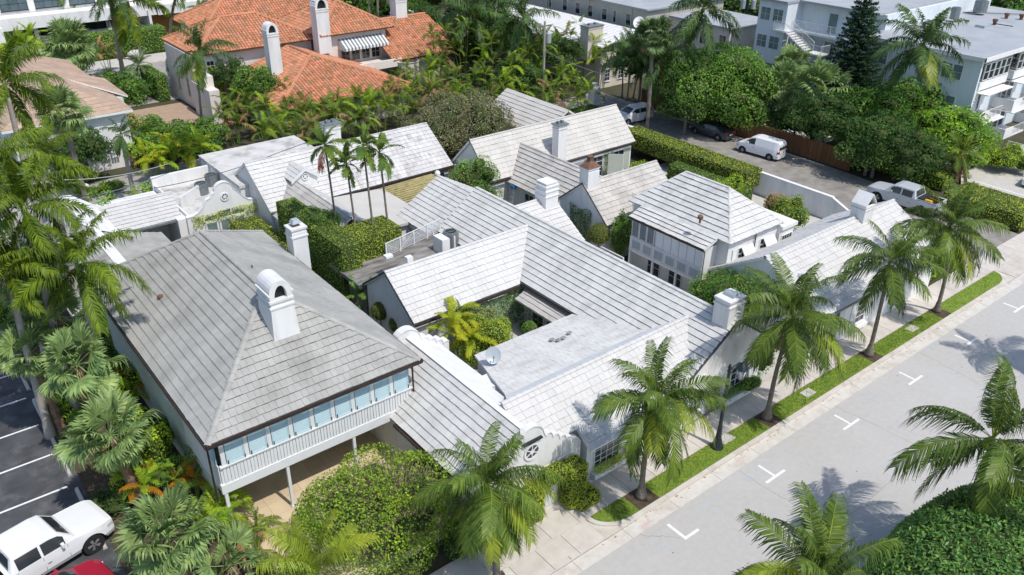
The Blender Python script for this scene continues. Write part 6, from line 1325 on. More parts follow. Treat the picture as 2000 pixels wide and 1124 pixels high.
mb = MB(); mb.box((66.2, 67.8, 0), (67.2, 68.8, 1.9)); mb.lathe((66.7, 68.3, 1.9), [(.55, 0), (.6, .12), (.3, .3), (.35, .6), (.1, .62)], 8); tagp(mb.build('gate_pillar', ['stucco']), 'pale gate pillar with urn cap beyond the cream tiled roof', 'pillar')
# small back roof near buttonwood
hR = thing('house', 'small white slatted roof poking out behind the cream tiled house beside the olive scrub tree', 'house', (58, 62, 0))
rf = Roof(hR, 'cream_tile', course=.5, tw=.6, lift=.05); rf.slope([(49.5, 67, 2.4), (49.5, 57.5, 2.4), (52.8, 57.5, 4.5), (52.8, 67, 4.5)]); rf.slope([(56, 57.5, 2.4), (56, 67, 2.4), (52.8, 67, 4.5), (52.8, 57.5, 4.5)], seen=False); rf.finish()
mb = MB(); mb.box((49.9, 57.8, 0), (55.6, 66.7, 2.4)); mb.build('wall', ['stucco'], hR)
# ---------------------------------------------------------------- apartment block right
ap = thing('building', 'three storey pale apartment block with flat grey roof at the upper right', 'building', (95, 50, 0))
mb = MB(); mb.box((84.3, 35.6, 0), (112, 46.5, 9.2)); mb.box((88, 46.5, 0), (112, 56.8, 11.0)); mb.box((85.0, 56.8, 0), (112, 60.6, 11.0)); mb.box((84.3, 34.2, 0), (84.6, 35.6, 9.2)); mb.build('wall', ['apt_wall'], ap)
mb = MB(); mb.box((84.0, 33.9, 9.2), (112, 46.8, 9.45)); mb.box((87.0, 46.85, 11.0), (112, 60.9, 11.25)); mb.box((84.7, 56.7, 11.0), (86.99, 60.9, 11.25)); mb.build('flat_roof', ['apt_roof'], ap)
mb = MB(); mb.box((83.9, 33.8, 9.1), (84.0, 46.8, 9.5)); mb.box((83.9, 33.8, 9.1), (112, 33.9, 9.5)); mb.build('fascia', ['white'], ap)
for k in range(3):
    z = .6+3.05*k
    for j in range(3): window(ap, (84.3, 38.9-1.05*j, z+.2), (0, -1, 0), 1.0, 1.5, 1, 2, gl='pale_glass', sill=False)
    window(ap, (84.3, 44.6, z+.2), (0, -1, 0), 1.0, 1.3, 1, 2, gl='pale_glass', sill=False)
    for j in range(2): window(ap, (85.0, 60.3-1.7*j, z+2.1), (0, -1, 0), 1.4, 1.5, 2, 2, gl='pale_glass', sill=False)
# walkways with railings
for z in (5.0, 8.1):
    q = MB(); q.box((86.2, 46.8, z-.2), (88, 56.79, z)); q.build('walkway', ['apt_wall'], ap); railing(ap, (86.3, 56.6, z), (86.3, 47, z), 1.05, .16)
for z in (5.0, 8.1):
    q = MB(); q.box((87.94, 52.2, z+.02), (88.02, 53.2, z+2.1)); q.build('door', ['pale_glass'], ap); q = MB(); q.box((87.94, 49.2, z+.7), (88.02, 50.6, z+2.0)); q.build('pane', ['blue_glass'], ap)
q = MB()
for i in range(9): q.box((84.6, 56.2-.33*i, 8.1-.2*i-.12), (85.9, 56.2-.33*i+.34, 8.1-.2*i))
q.box((84.4, 56.5, 7.95), (86.2, 57.9, 8.1)); q.box((84.4, 51.4, 6.2), (86.2, 53.25, 6.32)); q.build('stair', ['white'], ap)
railing(ap, (84.55, 56.5, 8.05), (84.55, 53.3, 6.3), 1.0, .18); railing(ap, (85.95, 56.5, 8.05), (85.95, 53.3, 6.3), 1.0, .18); railing(ap, (84.45, 57.9, 8.1), (84.45, 56.5, 8.1), 1.0, .18); railing(ap, (84.45, 53.25, 6.3), (84.45, 51.4, 6.3), 1.0, .18); railing(ap, (84.45, 51.4, 6.3), (86.2, 51.4, 6.3), 1.0, .18)
# street side with balconies
for k in range(3):
    z = .1+3.05*k
    for bx in (85.2, 92.5, 100):
        if k == 2: 
            for j in range(5): window(ap, (bx+1.0*j, 35.6, z+.9), (1, 0, 0), .9, 1.5, 1, 2, sill=False)
            q = MB(); q.box((bx-.5, 34.1, z), (bx+5.4, 35.6, z+.85)); q.build('enclosed_balcony', ['white'], ap)
            for j in range(5): window(ap, (bx-.3+1.1*j, 34.1, z+.95), (1, 0, 0), 1.0, 1.6, 1, 2, sill=False)
            q = MB(); q.box((bx-.5, 34.15, z+2.6), (bx+5.4, 35.6, z+3)); q.build('lintel', ['white'], ap)
        else:
            for j in range(3): window(ap, (bx+.4+1.3*j, 35.6, z+.1), (1, 0, 0), 1.2, 2.2, 1, 1, sill=False)
            q = MB(); q.box((bx-.2, 33.4, z-.15), (bx+4.6, 35.6, z)); q.box((bx-.2, 33.4, z), (bx+1.7, 33.52, z+.95)); q.box((bx-.2, 33.52, z), (bx-.08, 35.6, z+.95)); q.build('balcony', ['white'], ap); railing(ap, (bx+1.75, 33.45, z), (bx+4.6, 33.45, z), .95, .14)
            q = MB(); q.box((bx-.4, 33.1, z+2.75), (bx+5, 35.6, z+2.85)); q.build('canopy_slab', ['white'], ap)
q = MB()
for i in range(3):
    for j in range(9): q.tube([(84.75+.25*i, 34.12, 3.0+.28*j), (84.75+.25*i, 34.2, 3.0+.28*j)], .09, 6)
q.box((84.6, 34.22, 2.9), (85.4, 34.26, 6.6)); q.build('screen_block', ['white'], ap)
# roof plant of the apartments
for i, (c, r_, lb) in enumerate(((((105.32, 44.67, 9.5)), .75, 'largest grey cooling unit on the apartment roof'), (((107.67, 48.06, 9.5)), .65, 'second grey cooling unit on the apartment roof, behind the palm crown'), (((98.68, 44.39, 9.5)), .5, 'small cooling unit on the apartment roof beside the palm crown'))):
    ac_unit((c[0], c[1], 9.75), r_, 1.2, lb, square=False)
for i, (c, lb) in enumerate((((105.43, 41.63, 9.5), 'rust coloured vent near the cooling units on the apartment roof'), ((106.22, 40.34, 9.5), 'dark vent at the right edge of the apartment roof'), ((100.75, 40.82, 9.5), 'rust vent beside the pipes on the apartment roof'), ((101.41, 53.80, 9.5), 'brown vent box on the apartment roof left of the tall palm'))):
    mb = MB(); mb.lathe((c[0], c[1], 9.45), [(.2, 0), (.2, .35), (.3, .4), (.3, .6), (.1, .65)], 8); tagp(mb.build('roof_vent', ['rust']), lb, 'roof vent')
c = (98.59, 41.04, 9.5); mb = MB(); mb.box((c[0]-.8, c[1]-.5, 9.45), (c[0]+.8, c[1]+.5, 9.7)); tagp(mb.build('roof_hatch', ['pale_metal']), 'low pale hatch on the apartment roof in front of the vents', 'roof hatch')
mb = MB(); a, b = Vector((104.42, 46.19, 9.6)), Vector((109.11, 41.27, 9.6)); mb.tube([a, b], .05, 5); mb.tube([Vector((99.59, 40.48, 9.8)), Vector((99.65, 38.45, 9.8))], .05, 5); tagp(mb.build('roof_pipe', ['dark_metal']), 'thin dark pipes running across the apartment roof', 'pipe')
# ================================================================ VEGETATION
G_ST = 'coconut palms along the street kerb'
# (base, crown px handled offline)
def CP(p, dz=0): return (p[0], p[1], p[2]+dz)
palm('coconut_palm', 'coconut palm in the grass strip beside the scalloped parapet wing, crown over the white roof', (23.6, 19.45, .13), CP((23.24, 18.80, 6.3)), n=21, seed=1, dead=1, scale=.93, group=G_ST, extra=[('coconut_lit', 4, 4.4), ('coconut_lit', 8, 5.4), ('coconut_lit', 6, 3.9)], flare=2.2, r0=.14, r1=.09, bend=.5)
palm('coconut_palm', 'coconut palm in the grass strip just right of the street lamp', (33.4, 19.5, .13), CP((33.61, 19.29, 6.6)), n=25, seed=2, dead=1, nuts=True, scale=1.08, group=G_ST, extra=[('coconut_lit', 8, 4.9), ('coconut_lit', 9, 5.6)], flare=2.2, r0=.14, r1=.09, bend=.35)
palm('coconut_palm', 'coconut palm with long slanting trunk in front of the tent chimney house', (43.5, 19.5, .13), CP((42.98, 19.42, 6.7)), n=19, seed=3, scale=.96, group=G_ST, flare=2.2, r0=.14, r1=.09, bend=.3)
palm('coconut_palm', 'coconut palm nearest the alley, last one in the grass strip', (51.9, 19.6, .13), CP((50.05, 19.56, 6.8)), n=23, seed=4, dead=2, nuts=True, group=G_ST, extra=[('coconut_lit', 10, 4.6)], flare=2.0, bend=.3, r0=.14, r1=.09)
palm('coconut_palm', 'coconut palm in front of the big leafy shrub and the arched hedge', (15.0, 19.5, .13), CP((14.87, 20.05, 5.4)), n=20, scale=.9, seed=5, extra=[('coconut_lit', 8, 4.9), ('coconut_lit', 10, 4.3), ('coconut_lit', 6, 5.6)], flare=2)
palm('coconut_palm', 'coconut palm rising behind the big clipped dome at the right edge', (31.3, 8.1, .1), CP((30.89, 8.27, 7.2)), n=17, seed=6, nuts=True, scale=1.12, low=.6)
palm('coconut_palm', 'coconut palm at the bottom edge left of the clipped dome', (20.3, 8.1, .1), CP((19.58, 8.42, 6.7)), n=20, seed=7, scale=1.0, extra=[('coconut_lit', 8, 1.9), ('coconut_lit', 5, 2.6), ('coconut_lit', 5, .4)], low=.5)
palm('coconut_palm', 'bright yellow green young coconut palm at the bottom edge left of the big shrub', (7.7, 20.3, .05), CP((7.97, 20.87, 4.4)), kind='coconut_lit', n=12, seed=8, scale=.9, low=.3, droop=.6)
palm('coconut_palm', 'coconut palm casting its shadow from the far verge, out of frame right of the dome', (48.5, 8.0, .1), (50.9, 10.2, 7.6), n=16, seed=9)
# royal palms, left
for i, (c, n_, s_, lb, bs) in enumerate([
    ((7.06, 57.86, 13.5), 22, 1.05, 'tallest royal palm at the left edge, crown near the tan shingle house', 0),
    ((4.46, 41.96, 11.5), 20, .95, 'royal palm at the left edge below the tallest one', 0),
    ((5.70, 39.94, 9), 20, .95, 'royal palm leaning over the left slope of the grey hip roof', 0),
    ((4.27, 46.71, 12.5), 18, 1.0, 'royal palm cut by the left picture edge', 0),
    ((7.39, 52.31, 10.5), 15, .8, 'smaller royal palm between the white house wall and the parapet roof', 0),
    ((2.94, 41.30, 9), 18, .9, 'royal palm behind the left fan palms', 0)]):
    palm('royal_palm', lb, (c[0]-.3, c[1]+.3, 0), c, kind='royal', n=n_, scale=s_*.88, seed=20+i, r0=.24, r1=.14, tm='pale_trunk', shaft=True, bend=.1, low=.5, dead=1 if i == 2 else 0)
# fan palms, left
FP = [((4.35, 38.35, 5.6), 'blue green fan palm in the left planting beside the gutter of the grey roof', 1.1, 36), ((4.29, 33.64, 4.4), 'fan palm with thick leaning booted trunk beside the car park', 1.15, 40), ((4.29, 25.87, 4.6), 'broad fan palm at the bottom left in front of the white pickup', 1.15, 44),
      ((3.90, 44.12, 7), 'fan palm at the left edge below the royal palms', 1.0, 30), ((2.91, 41.46, 5.2), 'fan palm hanging over the dark bay lines at the left edge', .95, 28), ((4.49, 42.04, 6.4), 'dark fan palm behind the middle one in the left planting', 1.0, 28), ((6.04, 25.17, 2.4), 'low fan palm at the bottom edge beside the patio', .8, 20)]
for i, (c, lb, s_, n_) in enumerate(FP):
    b = (c[0]+(.3 if i != 1 else .45), c[1]+(.2 if i != 1 else -.1), 0)
    fan_palm('fan_palm', lb, b, c, n=int(n_*.72), scale=s_*1.08, seed=40+i, r0=.26, r1=.2, kind='fan', dead=3 if i < 2 else 1)
for i, (c, lb, s_, n_, kd) in enumerate([((20.35, 105.61, 6), 'dense fan palm across the back street hedge with yellow lower leaves', 1.85, 56, 'fan'), ((11.91, 70.76, 8.5), 'grey green fan palm standing before the tan shingle roof', 1.3, 38, 'fan'), ((16.32, 112.13, 5), 'yellow tipped fan palm at the upper left edge', 1.4, 26, 'fan_yellow')]):
    fan_palm('fan_palm', lb, (c[0]+.2, c[1]+.2, 0), c, n=n_, scale=s_, seed=50+i, kind=kd, r0=.22, r1=.2, tm='trunk', dead=6)
G_RF = 'fan palms behind the bamboo fence'
for i, (c, lb, s_) in enumerate([((66.12, 47.49, 6), 'leftmost fan palm behind the bamboo fence, above the white van'), ((71.22, 46.56, 5.6), 'middle fan palm behind the bamboo fence'), ((72.21, 43.59, 6.2), 'right fan palm behind the bamboo fence, beside the conifer'), ((80.97, 52.62, 6), 'fan palm in front of the apartment stairs'), ((67.13, 44.89, 3.2), 'low fan palm by the turquoise pool')] and [((71.85, 50.54, 4.6), 'leftmost fan palm behind the bamboo fence, above the white van', 1.7), ((74.27, 48.70, 5.4), 'middle fan palm behind the bamboo fence', 1.65), ((74.04, 44.49, 6), 'right fan palm behind the bamboo fence, beside the conifer', 1.75), ((83.04, 53.87, 5), 'fan palm in front of the apartment stairs', 1.3), ((64.00, 57.71, 10), 'tall fan palm before the long tan building', 1.3)]):
    fan_palm('fan_palm', lb, (c[0]+.2, c[1]-.2, 0), c, n=36, scale=s_, seed=60+i, kind='fan_dark' if i in (0, 4) else 'fan', r0=.22, r1=.19, tm='trunk', group=G_RF if i < 3 else None, dead=7)
# shrubs and palms in the left planting
areca('croton_palm', 'palm with orange old fronds at the foot of the grey roofed house, bottom left', (*(5.03, 33.50, 0)[:2], .05), h=1.6, stems=4, per=5, seed=3, kind='areca_bright', mix=('orange', .35), scale=.68)
areca('croton_palm', 'palm with orange fronds between the broad fan palm and the patio', (*(6.96, 32.43, 0)[:2], .05), h=1.7, stems=5, per=5, seed=4, kind='areca', mix=('orange', .3), scale=.75)
areca('areca_palm', 'small green palm at the front left corner of the balcony house', (*(7.87, 31.28, 0)[:2], .05), h=1.6, stems=4, per=6, seed=5, kind='areca_bright', scale=.8)
areca('areca_palm', 'low palm by the patio edge at the bottom, beside the little lime hedge', (*(7.78, 27.54, 0)[:2], .05), h=1.0, stems=4, per=5, seed=6, kind='areca', mix=('dead', .2), scale=.75)
areca('areca_palm', 'green palm between the bottom fan palm and the orange fronds', (*(6.65, 29.38, 0)[:2], .05), h=1.3, stems=4, per=6, seed=61, kind='areca_bright', scale=.8)
areca('croton_palm', 'little palm with a golden fan beside the dark gutter', (*(6.90, 41.87, 0)[:2], .05), h=1.6, stems=3, per=5, seed=7, kind='areca_bright', mix=('orange', .5), scale=.7)
for i, (p, r_, m_, lb) in enumerate([((6.61, 42.36, 1.4), (1.1, 1.7, 1.1), 'hedge_lime', 'lime leaved shrub between the fan palms and the dark gutter'), ((6.04, 35.68, 1.6), (1.1, 1.2, 1.3), 'hedge_lime', 'feathery lime shrub beside the booted trunk fan palm'), ((4.94, 34.55, 1.2), (1.0, 1.0, 1.0), 'hedge_lime', 'lime shrub at the foot of the booted trunk fan palm'), ((7.18, 37.24, 1), (.7, .9, .8), 'hedge_green', 'green shrub against the left wall of the grey roofed house'), ((3.58, 34.04, 0.6), (.9, .9, .6), 'tree_dark', 'dark shrub in front of the white pickup bonnet'), ((6.30, 33.92, 0.9), (.9, .9, .9), 'hedge_green', 'green shrub under the left eave corner'), ((4.13, 40.29, 0.9), (.8, 1.2, .7), 'hedge_green', 'shrub behind the wheel stops'), ((7.51, 46.52, 0.7), (.9, 1.8, .7), 'tree_mid', 'dark green planting along the left wall of the grey roofed house'), ((4.11, 52.58, 0.8), (1.2, 2.0, .8), 'tree_dark', 'dark undergrowth at the left edge beneath the fan palms'), ((7.28, 60.79, 1.5), (1.6, 2.6, 1.4), 'tree_mid', 'undergrowth beneath the royal palms'), ((3.54, 42.56, 0.8), (.7, 1.2, .8), 'hedge_lime', 'lime shrub behind the wheel stops under the middle fan palm'), ((7.12, 48.62, 1.6), (1.0, 1.5, 1.5), 'hedge_green', 'tall green shrub between the royal trunk and the grey roof eave'), ((5.89, 38.13, 1.4), (.9, 1.0, 1.2), 'hedge_lime', 'bright shrub half way along the left wall of the grey roofed house'), ((3.47, 52.10, 2), (1.6, 1.6, 1.8), 'tree_mid', 'leafy undergrowth at the far left edge')]):
    shrub('shrub', lb, p, r_, m_, size=.14, dens=90, seed=100+i, core=.55)
hedge('hedge', 'small lime clipped hedge beside the patio at the bottom', 8.0, 9.4, 24.2, 25.7, .05, .95, 'hedge_lime', seed=4, dens=230)
hedge('hedge', 'olive clipped hedge edge behind the lime one by the patio', 7.4, 8.0, 24.0, 26.6, .05, .8, 'topiary', seed=5, dens=230)
# big loose shrub bottom centre
shrub('shrub', 'large loose half bare shrub with small green leaves, bottom centre', (12.7, 24.9, 1.6), (3.8, 3.2, 2.35), 'bush', size=.13, dens=125, seed=11, lumps=16, m2='hedge_lime', f2=.4, core=.3, lr=.5)
bs = bpy.data.objects[-1] if False else None
mb = MB(); rd = random.Random(5)
for i in range(700):
    a, b = rd.uniform(0, 6.28), math.sqrt(rd.random()); x, y = 12.7+3.5*b*math.cos(a), 24.9+2.9*b*math.sin(a); z = 1.6+2.15*math.sqrt(max(0, 1-b*b))*rd.uniform(.5, .98)
    s_ = Vector((12.9+2.4*b*math.cos(a)*.8, 24.6+2*b*math.sin(a)*.8, z-rd.uniform(.5, 1.0))); mb.tube([s_, (s_+Vector((x, y, z)))/2+Vector((rd.gauss(0, .05), rd.gauss(0, .05), .05)), Vector((x, y, z+.02))], [.016, .011, .006], 3, cap=False)
for i in range(9):
    a = i*.7; mb.tube([(12.6+.3*math.cos(a), 24.2+.3*math.sin(a), 0), (12.6+1.2*math.cos(a), 24.2+1.1*math.sin(a), 1.0), (12.6+2.1*math.cos(a), 24.2+1.8*math.sin(a), 1.7)], [.06, .045, .02], 5)
mb.build('branches', ['twig'], [o for o in bpy.data.objects if o.get('label', '').startswith('large loose half bare')][0], kind='stuff')
shrub('shrub', 'darker leafy shrub joining the large loose one to the coconut palm trunk', (15.6, 21.9, .9), (1.4, 1.3, 1.1), 'tree_mid', size=.12, dens=110, seed=12, core=.6)
shrub('shrub', 'green shrub between the large loose one and the slatted white roof', (15.4, 25.4, 1.6), (1.0, 1.3, 1.1), 'bush', size=.12, dens=110, seed=13, core=.4)
# arched hedge at the oculus wall
hh = thing('arched_hedge', 'clipped hedge arch around the small side door below the oculus window', 'hedge', (19.8, 21.3, .1))
def arch_leaf():
    r = np.random.default_rng(3); out = []; N = []
    for (x0, x1, y0, y1, z0, z1, dn) in ((17.4, 19.1, 21.15, 21.75, .1, 2.35, 260), (19.1, 20.3, 21.0, 21.75, 2.0, 2.75, 300), (20.25, 21.35, 20.75, 21.75, .1, 2.6, 300), (20.6, 21.9, 20.35, 21.6, .1, .85, 300)):
        for ax in range(5):
            A = ((x1-x0)*(y1-y0), (x1-x0)*(z1-z0), (x1-x0)*(z1-z0), (y1-y0)*(z1-z0), (y1-y0)*(z1-z0))[ax]; n = int(A*dn); u, v = r.uniform(0, 1, n), r.uniform(0, 1, n); X = x0+(x1-x0)*u; Y = y0+(y1-y0)*(v if ax == 0 else u); Z = z0+(z1-z0)*v
            P, nn = ((np.stack([X, Y, np.full(n, z1)], 1), (0, 0, 1)), (np.stack([X, np.full(n, y0), Z], 1), (0, -1, 0)), (np.stack([X, np.full(n, y1), Z], 1), (0, 1, 0)), (np.stack([np.full(n, x0), Y, Z], 1), (-1, 0, 0)), (np.stack([np.full(n, x1), Y, Z], 1), (1, 0, 0)))[ax]
            ctr = np.array([(x0+x1)/2, (y0+y1)/2, (z0+z1)/2]); hd = np.array([(x1-x0)/2, (y1-y0)/2, (z1-z0)/2]); rr = .28; rel = P-ctr; inn = np.clip(rel, -(hd-rr).clip(.01), (hd-rr).clip(.01)); d = rel-inn; l = np.linalg.norm(d, axis=1)[:, None]; d = d/np.maximum(l, 1e-6)
            out.append(ctr+inn+d*np.minimum(l, rr)+r.normal(0, .03, P.shape)); N.append(d)
        mb = MB(); mb.box((x0+.1, y0+.1, z0), (x1-.1, y1-.1, z1-.12)); mb.build('inner_branches', ['under'], hh)
    C = np.concatenate(out); N_ = np.concatenate(N); return C, N_
C, N_ = arch_leaf(); t = np.clip(.5+.2*lowfreq(C, .5)+rng.normal(0, .17, len(C)), 0, 1)
link('foliage', quads('foliage', leaves(C, N_+np.array([0, 0, .25]), .1, seed=2), t, ['hedge']), hh, kind='stuff')
# big clipped dome bottom right
dm = thing('clipped_dome', 'large dark green clipped dome hedge filling the bottom right corner', 'hedge', (28.4, 5.2, 0))
DC, DR = (29.0, 4.2, .6), (6.6, 5.9, 4.9)
C_, N_ = dome_leaves(DC, DR, 2.5, 150, .2, 9); t = np.clip(.5+.2*lowfreq(C_, .5, 3)+rng.normal(0, .2, len(C_)), 0, 1)
link('foliage', quads('foliage', leaves(C_, N_+np.array([0, 0, .2]), .2, seed=8, asp=.42, noise=.75), t, ['hedge_deep', 'hedge_green'], (rng.uniform(0, 1, len(C_)) < .2).astype(int)), dm, kind='stuff')
mb = MB(); _V = []; _n, _m = 36, 14
for j in range(_m+1):
    for i in range(_n):
        ph = math.pi/2*j/_m; a = 2*math.pi*i/_n; d = np.array([math.cos(ph)*math.cos(a), math.cos(ph)*math.sin(a), math.sin(ph)]); k_ = (np.abs(d)**2.5).sum()**(-1/2.5); _V.append(tuple(np.array(DC)+d*k_*(np.array(DR)-.16)))
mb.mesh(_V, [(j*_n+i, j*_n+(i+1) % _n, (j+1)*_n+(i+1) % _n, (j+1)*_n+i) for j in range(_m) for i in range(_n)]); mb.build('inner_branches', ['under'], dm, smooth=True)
# ficus hedge by the trellis
hedge('hedge', 'tall clipped hedge, arm facing the street, beside the low trellis fence', 22.3, 25.9, 44.0, 46.6, 2.3, 4.75, 'hedge', seed=21, dens=170)
hedge('hedge', 'tall clipped hedge, arm running back beside the chimney with pale cowl', 20.9, 22.5, 43.4, 53.2, 0, 4.75, 'hedge_green', seed=22, dens=130, m2='hedge', f2=.4)
hedge('hedge', 'short dark clipped hedge below the grey extension, left of the cowl chimney', 18.9, 21.2, 47.5, 57.8, 0, 2.1, 'hedge', seed=23, dens=120)
vine('wall_vine', 'leafy band over the garage doors beneath the curved gable', (16.5, 58.36, 1.9), (1, 0, 0), 5.0, .95, (0, -1, 0), 'hedge', seed=24, dens=260, ragged=.15, th=.25)
shrub('shrub', 'dark leafy shrub at the back of the L shaped hedge, by the slim palms', (22.17, 48.44, 4.6), (1.1, 1.6, 1.0), 'hedge_green', size=.12, dens=120, seed=25)
# four slim palms
G_SL = 'slim palms in the lean-to yard'
for i, (b, c, lb, ex) in enumerate([(((24.82, 52.98, 3)), (22.64, 47.62, 9.2), 'slim palm with one dry red frond, leftmost of four', [('red', 12, 3.6)]), (((25.16, 51.34, 2)), (23.53, 46.59, 8), 'shorter slim palm, second from the left of four', []), (((26.56, 51.18, 2)), (24.24, 45.48, 9.4), 'tall slim palm, third from the left of four', []), (((28.49, 51.46, 2)), (25.55, 45.77, 8.6), 'slim palm at the right of four, in front of the mossy pergola', [])]):
    bb = (c[0]+.25, c[1]-.2, 0); palm('slim_palm', lb, bb, c, kind='manila', n=11, scale=1.0, seed=70+i, r0=.09, r1=.065, tm='trunk', shaft=True, group=G_SL, extra=ex, low=.45, bend=.05, flare=1.2)
# single palm left yard and lane
palm('royal_palm', 'lone palm with curved grey trunk beside the service lane', (16.11, 72.39, 0), (15.65, 70.11, 6.2), kind='royal_dark', n=12, scale=.55, seed=80, r0=.2, r1=.13, tm='pale_trunk', dead=2)
# central courtyard plants
areca('areca_palm', 'bright yellow green palm clump in the small courtyard', (23.3, 33.6, .03), h=3.1, stems=5, per=7, seed=31, kind='areca_yellow', scale=.85, spread=1.15, thin=.05)
shrub('shrub', 'round clipped shrub with brown twiggy back in the small courtyard', (24.6, 33.0, 1.75), (1.75, 1.4, 1.75), 'bush', size=.1, dens=230, seed=32, m2='hedge', f2=.5)
shrub('shrub', 'twiggy olive shrub between the yellow palm and the round shrub', (24.9, 34.5, 2.1), (1.3, .9, 1.2), 'olive_scrub', size=.11, dens=170, seed=33, m2='hedge_green', f2=.4)
pt = ball('potted_topiary', 'small clipped tree in a terracotta pot in the courtyard', (27.5, 32.6, 1.55), (.5, .5, .62), 'hedge_green', seed=34, z0=.03)
mb = MB(); mb.lathe((27.5, 32.6, .03), [(.3, 0), (.42, .5), (.5, .5), (.52, .6), (.44, .6)], 14); mb.build('pot', ['terracotta'], pt)
for i, (p, lb) in enumerate((((27.02, 35.31, 0.3), 'small terracotta pot beside the larger potted topiary'),)):
    mb = MB(); mb.lathe((27.9, 33.6, .03), [(.15, 0), (.2, .3), (.24, .32)], 10); tagp(mb.build('flower_pot', ['terracotta']), lb, 'pot')
vine('wall_vine', 'dark climbing plant with white flowers under the eave of the courtyard wing', (24.6, 35.56, .2), (1, 0, 0), 4.9, 2.6, (0, -1, 0), 'vine', seed=35, m2='flower_white', f2=.04, dens=330, ragged=.1)
vine('wall_vine', 'climber around the french doors of the courtyard', (29.4, 35.4, .2), (0, -1, 0), 5.4, 2.6, (-1, 0, 0), 'vine', seed=36, dens=110, ragged=.7)
shrub('shrub', 'low fern by the courtyard doors', (28.8, 34.3, .35), (.5, .7, .4), 'hedge_green', size=.12, dens=120, seed=37)
# side passage between the grey roof and the grey gable
for i, (p, r_, lb) in enumerate([((21.18, 39.37, 2), .62, 'clipped ball nearest the feather palm in the side passage'), ((21.64, 38.01, 1.6), .62, 'clipped ball, middle of the side passage'), ((22.43, 38.24, 0.9), .6, 'lower dark clipped ball at the end of the side passage')]):
    ball('clipped_ball', lb, p, (r_, r_, r_), 'topiary', seed=38+i, group='clipped balls in the side passage')
palm('feather_palm', 'soft green feather palm in the side passage behind the clipped balls', (20.0, 41.6, 0), (21.24, 41.74, 2), kind='fern', n=13, scale=.85, seed=42, r0=.12, r1=.1, low=.25)
# palms and growth right of the long house
palm('feather_palm', 'small palm in the dark patio under the mossy pergola', (31.49, 54.81, 0), (30.93, 53.88, 1.6), kind='fern', n=11, scale=.75, seed=43, r0=.08, r1=.07, low=.3)
tree('bougainvillea', 'bougainvillea bush with pink flowers beside the cream gable', (36.8, 51.0, 0), 5.2, 2.3, 'hedge_green', size=.14, dens=85, lumps=12, seed=44, m2='flower_pink', f2=.02, cat='shrub', squash=.95, trunk=.1)
tree('scrub_tree', 'olive grey fine leaved tree behind the cream tiled house', (45.5, 63.5, 0), 5.4, 5.2, 'olive_scrub', size=.16, dens=55, lumps=22, seed=45, squash=.55, lumpr=.38, noise=1.2)
tree('scrub_tree', 'smaller olive grey tree left of the larger one behind the mildewed roof', (40.5, 63.5, 0), 4.6, 3.2, 'olive_scrub', size=.16, dens=55, lumps=14, seed=46, squash=.6, noise=1.2)
hedge('lawn_strip', 'green low planting beside the ladder behind the long ridge', 36.6, 38.4, 44.5, 50.5, 0, .5, 'hedge_lime', seed=47, dens=110)
vine('wall_vine', 'green climber covering the middle of the blue shaded gable wall', (39.24, 42.0, .6), (0, -1, 0), 2.3, 3.2, (-1, 0, 0), 'vine', seed=48, dens=300, th=.3, ragged=.12)
ball('clipped_ball', 'large olive clipped ball tree beside the white trellis arch', (38.71, 38.36, 2.6), (.85, .85, .8), 'topiary', seed=49, dens=300)
shrub('climbing_shrub', 'tall dark climber column at the left corner of the louvred porch', (39.6, 37.0, 2.3), (.75, .8, 2.3), 'vine', size=.12, dens=150, seed=50, m2='hedge_green', f2=.3)
shrub('shrub', 'leafy shrub with orange flowers before the propped shutters', (38.5, 26.6, 2.4), (2.3, 2.3, 2.3), 'tree_mid', size=.13, dens=105, seed=51, m2='flower_red', f2=.006, lumps=9)
shrub('shrub', 'dark shrub between the barrel capped chimney and the street palm', (37.6, 24.0, .9), (1.5, 1.9, 1.1), 'tree_dark', size=.13, dens=100, seed=52)
shrub('shrub', 'dark climbing growth on the pavement side beyond the long house gable', (36.4, 22.2, 1.1), (.6, .7, 1.2), 'tree_dark', size=.12, dens=110, seed=53)
shrub('shrub', 'two toned shrub, brown at its back, against the garden wall', (54.4, 33.2, 1.6), (1.6, 1.3, 1.8), 'hedge_green', size=.14, dens=95, seed=54, m2='hedge', f2=.5)
shrub('shrub', 'dry brown shrub top behind the green one at the garden wall', (54.6, 34.6, 1.9), (1.2, .9, 1.4), 'brown_leaf', size=.14, dens=90, seed=55)
shrub('shrub', 'leggy lime shrub behind the white hipped roof by the garden wall', (53.6, 38.8, 1.8), (1.9, 1.3, 1.7), 'hedge_lime', size=.17, dens=50, seed=56, core=.3)
hedge('hedge', 'long clipped hedge on top of the garden wall line, beside the alley', 57.2, 59.6, 39.6, 54.6, .9, 2.5, 'hedge', seed=57, dens=85, size=.14)
hedge('hedge', 'dark ivy bank inside the garden wall', 55.5, 57.1, 38.5, 47.0, 0, 1.6, 'hedge_green', seed=58, dens=60, size=.14)
shrub('shrub', 'bright green bush by the cream house windows', (53.2, 47.6, 1.0), (1.3, 1.3, 1.2), 'hedge_lime', size=.14, dens=90, seed=59)
vine('wall_vine', 'ivy between the windows of the cream roofed house', (51.3, 50.7, .2), (1, 0, 0), 1.0, 2.4, (0, -1, 0), 'vine', seed=60, dens=160)
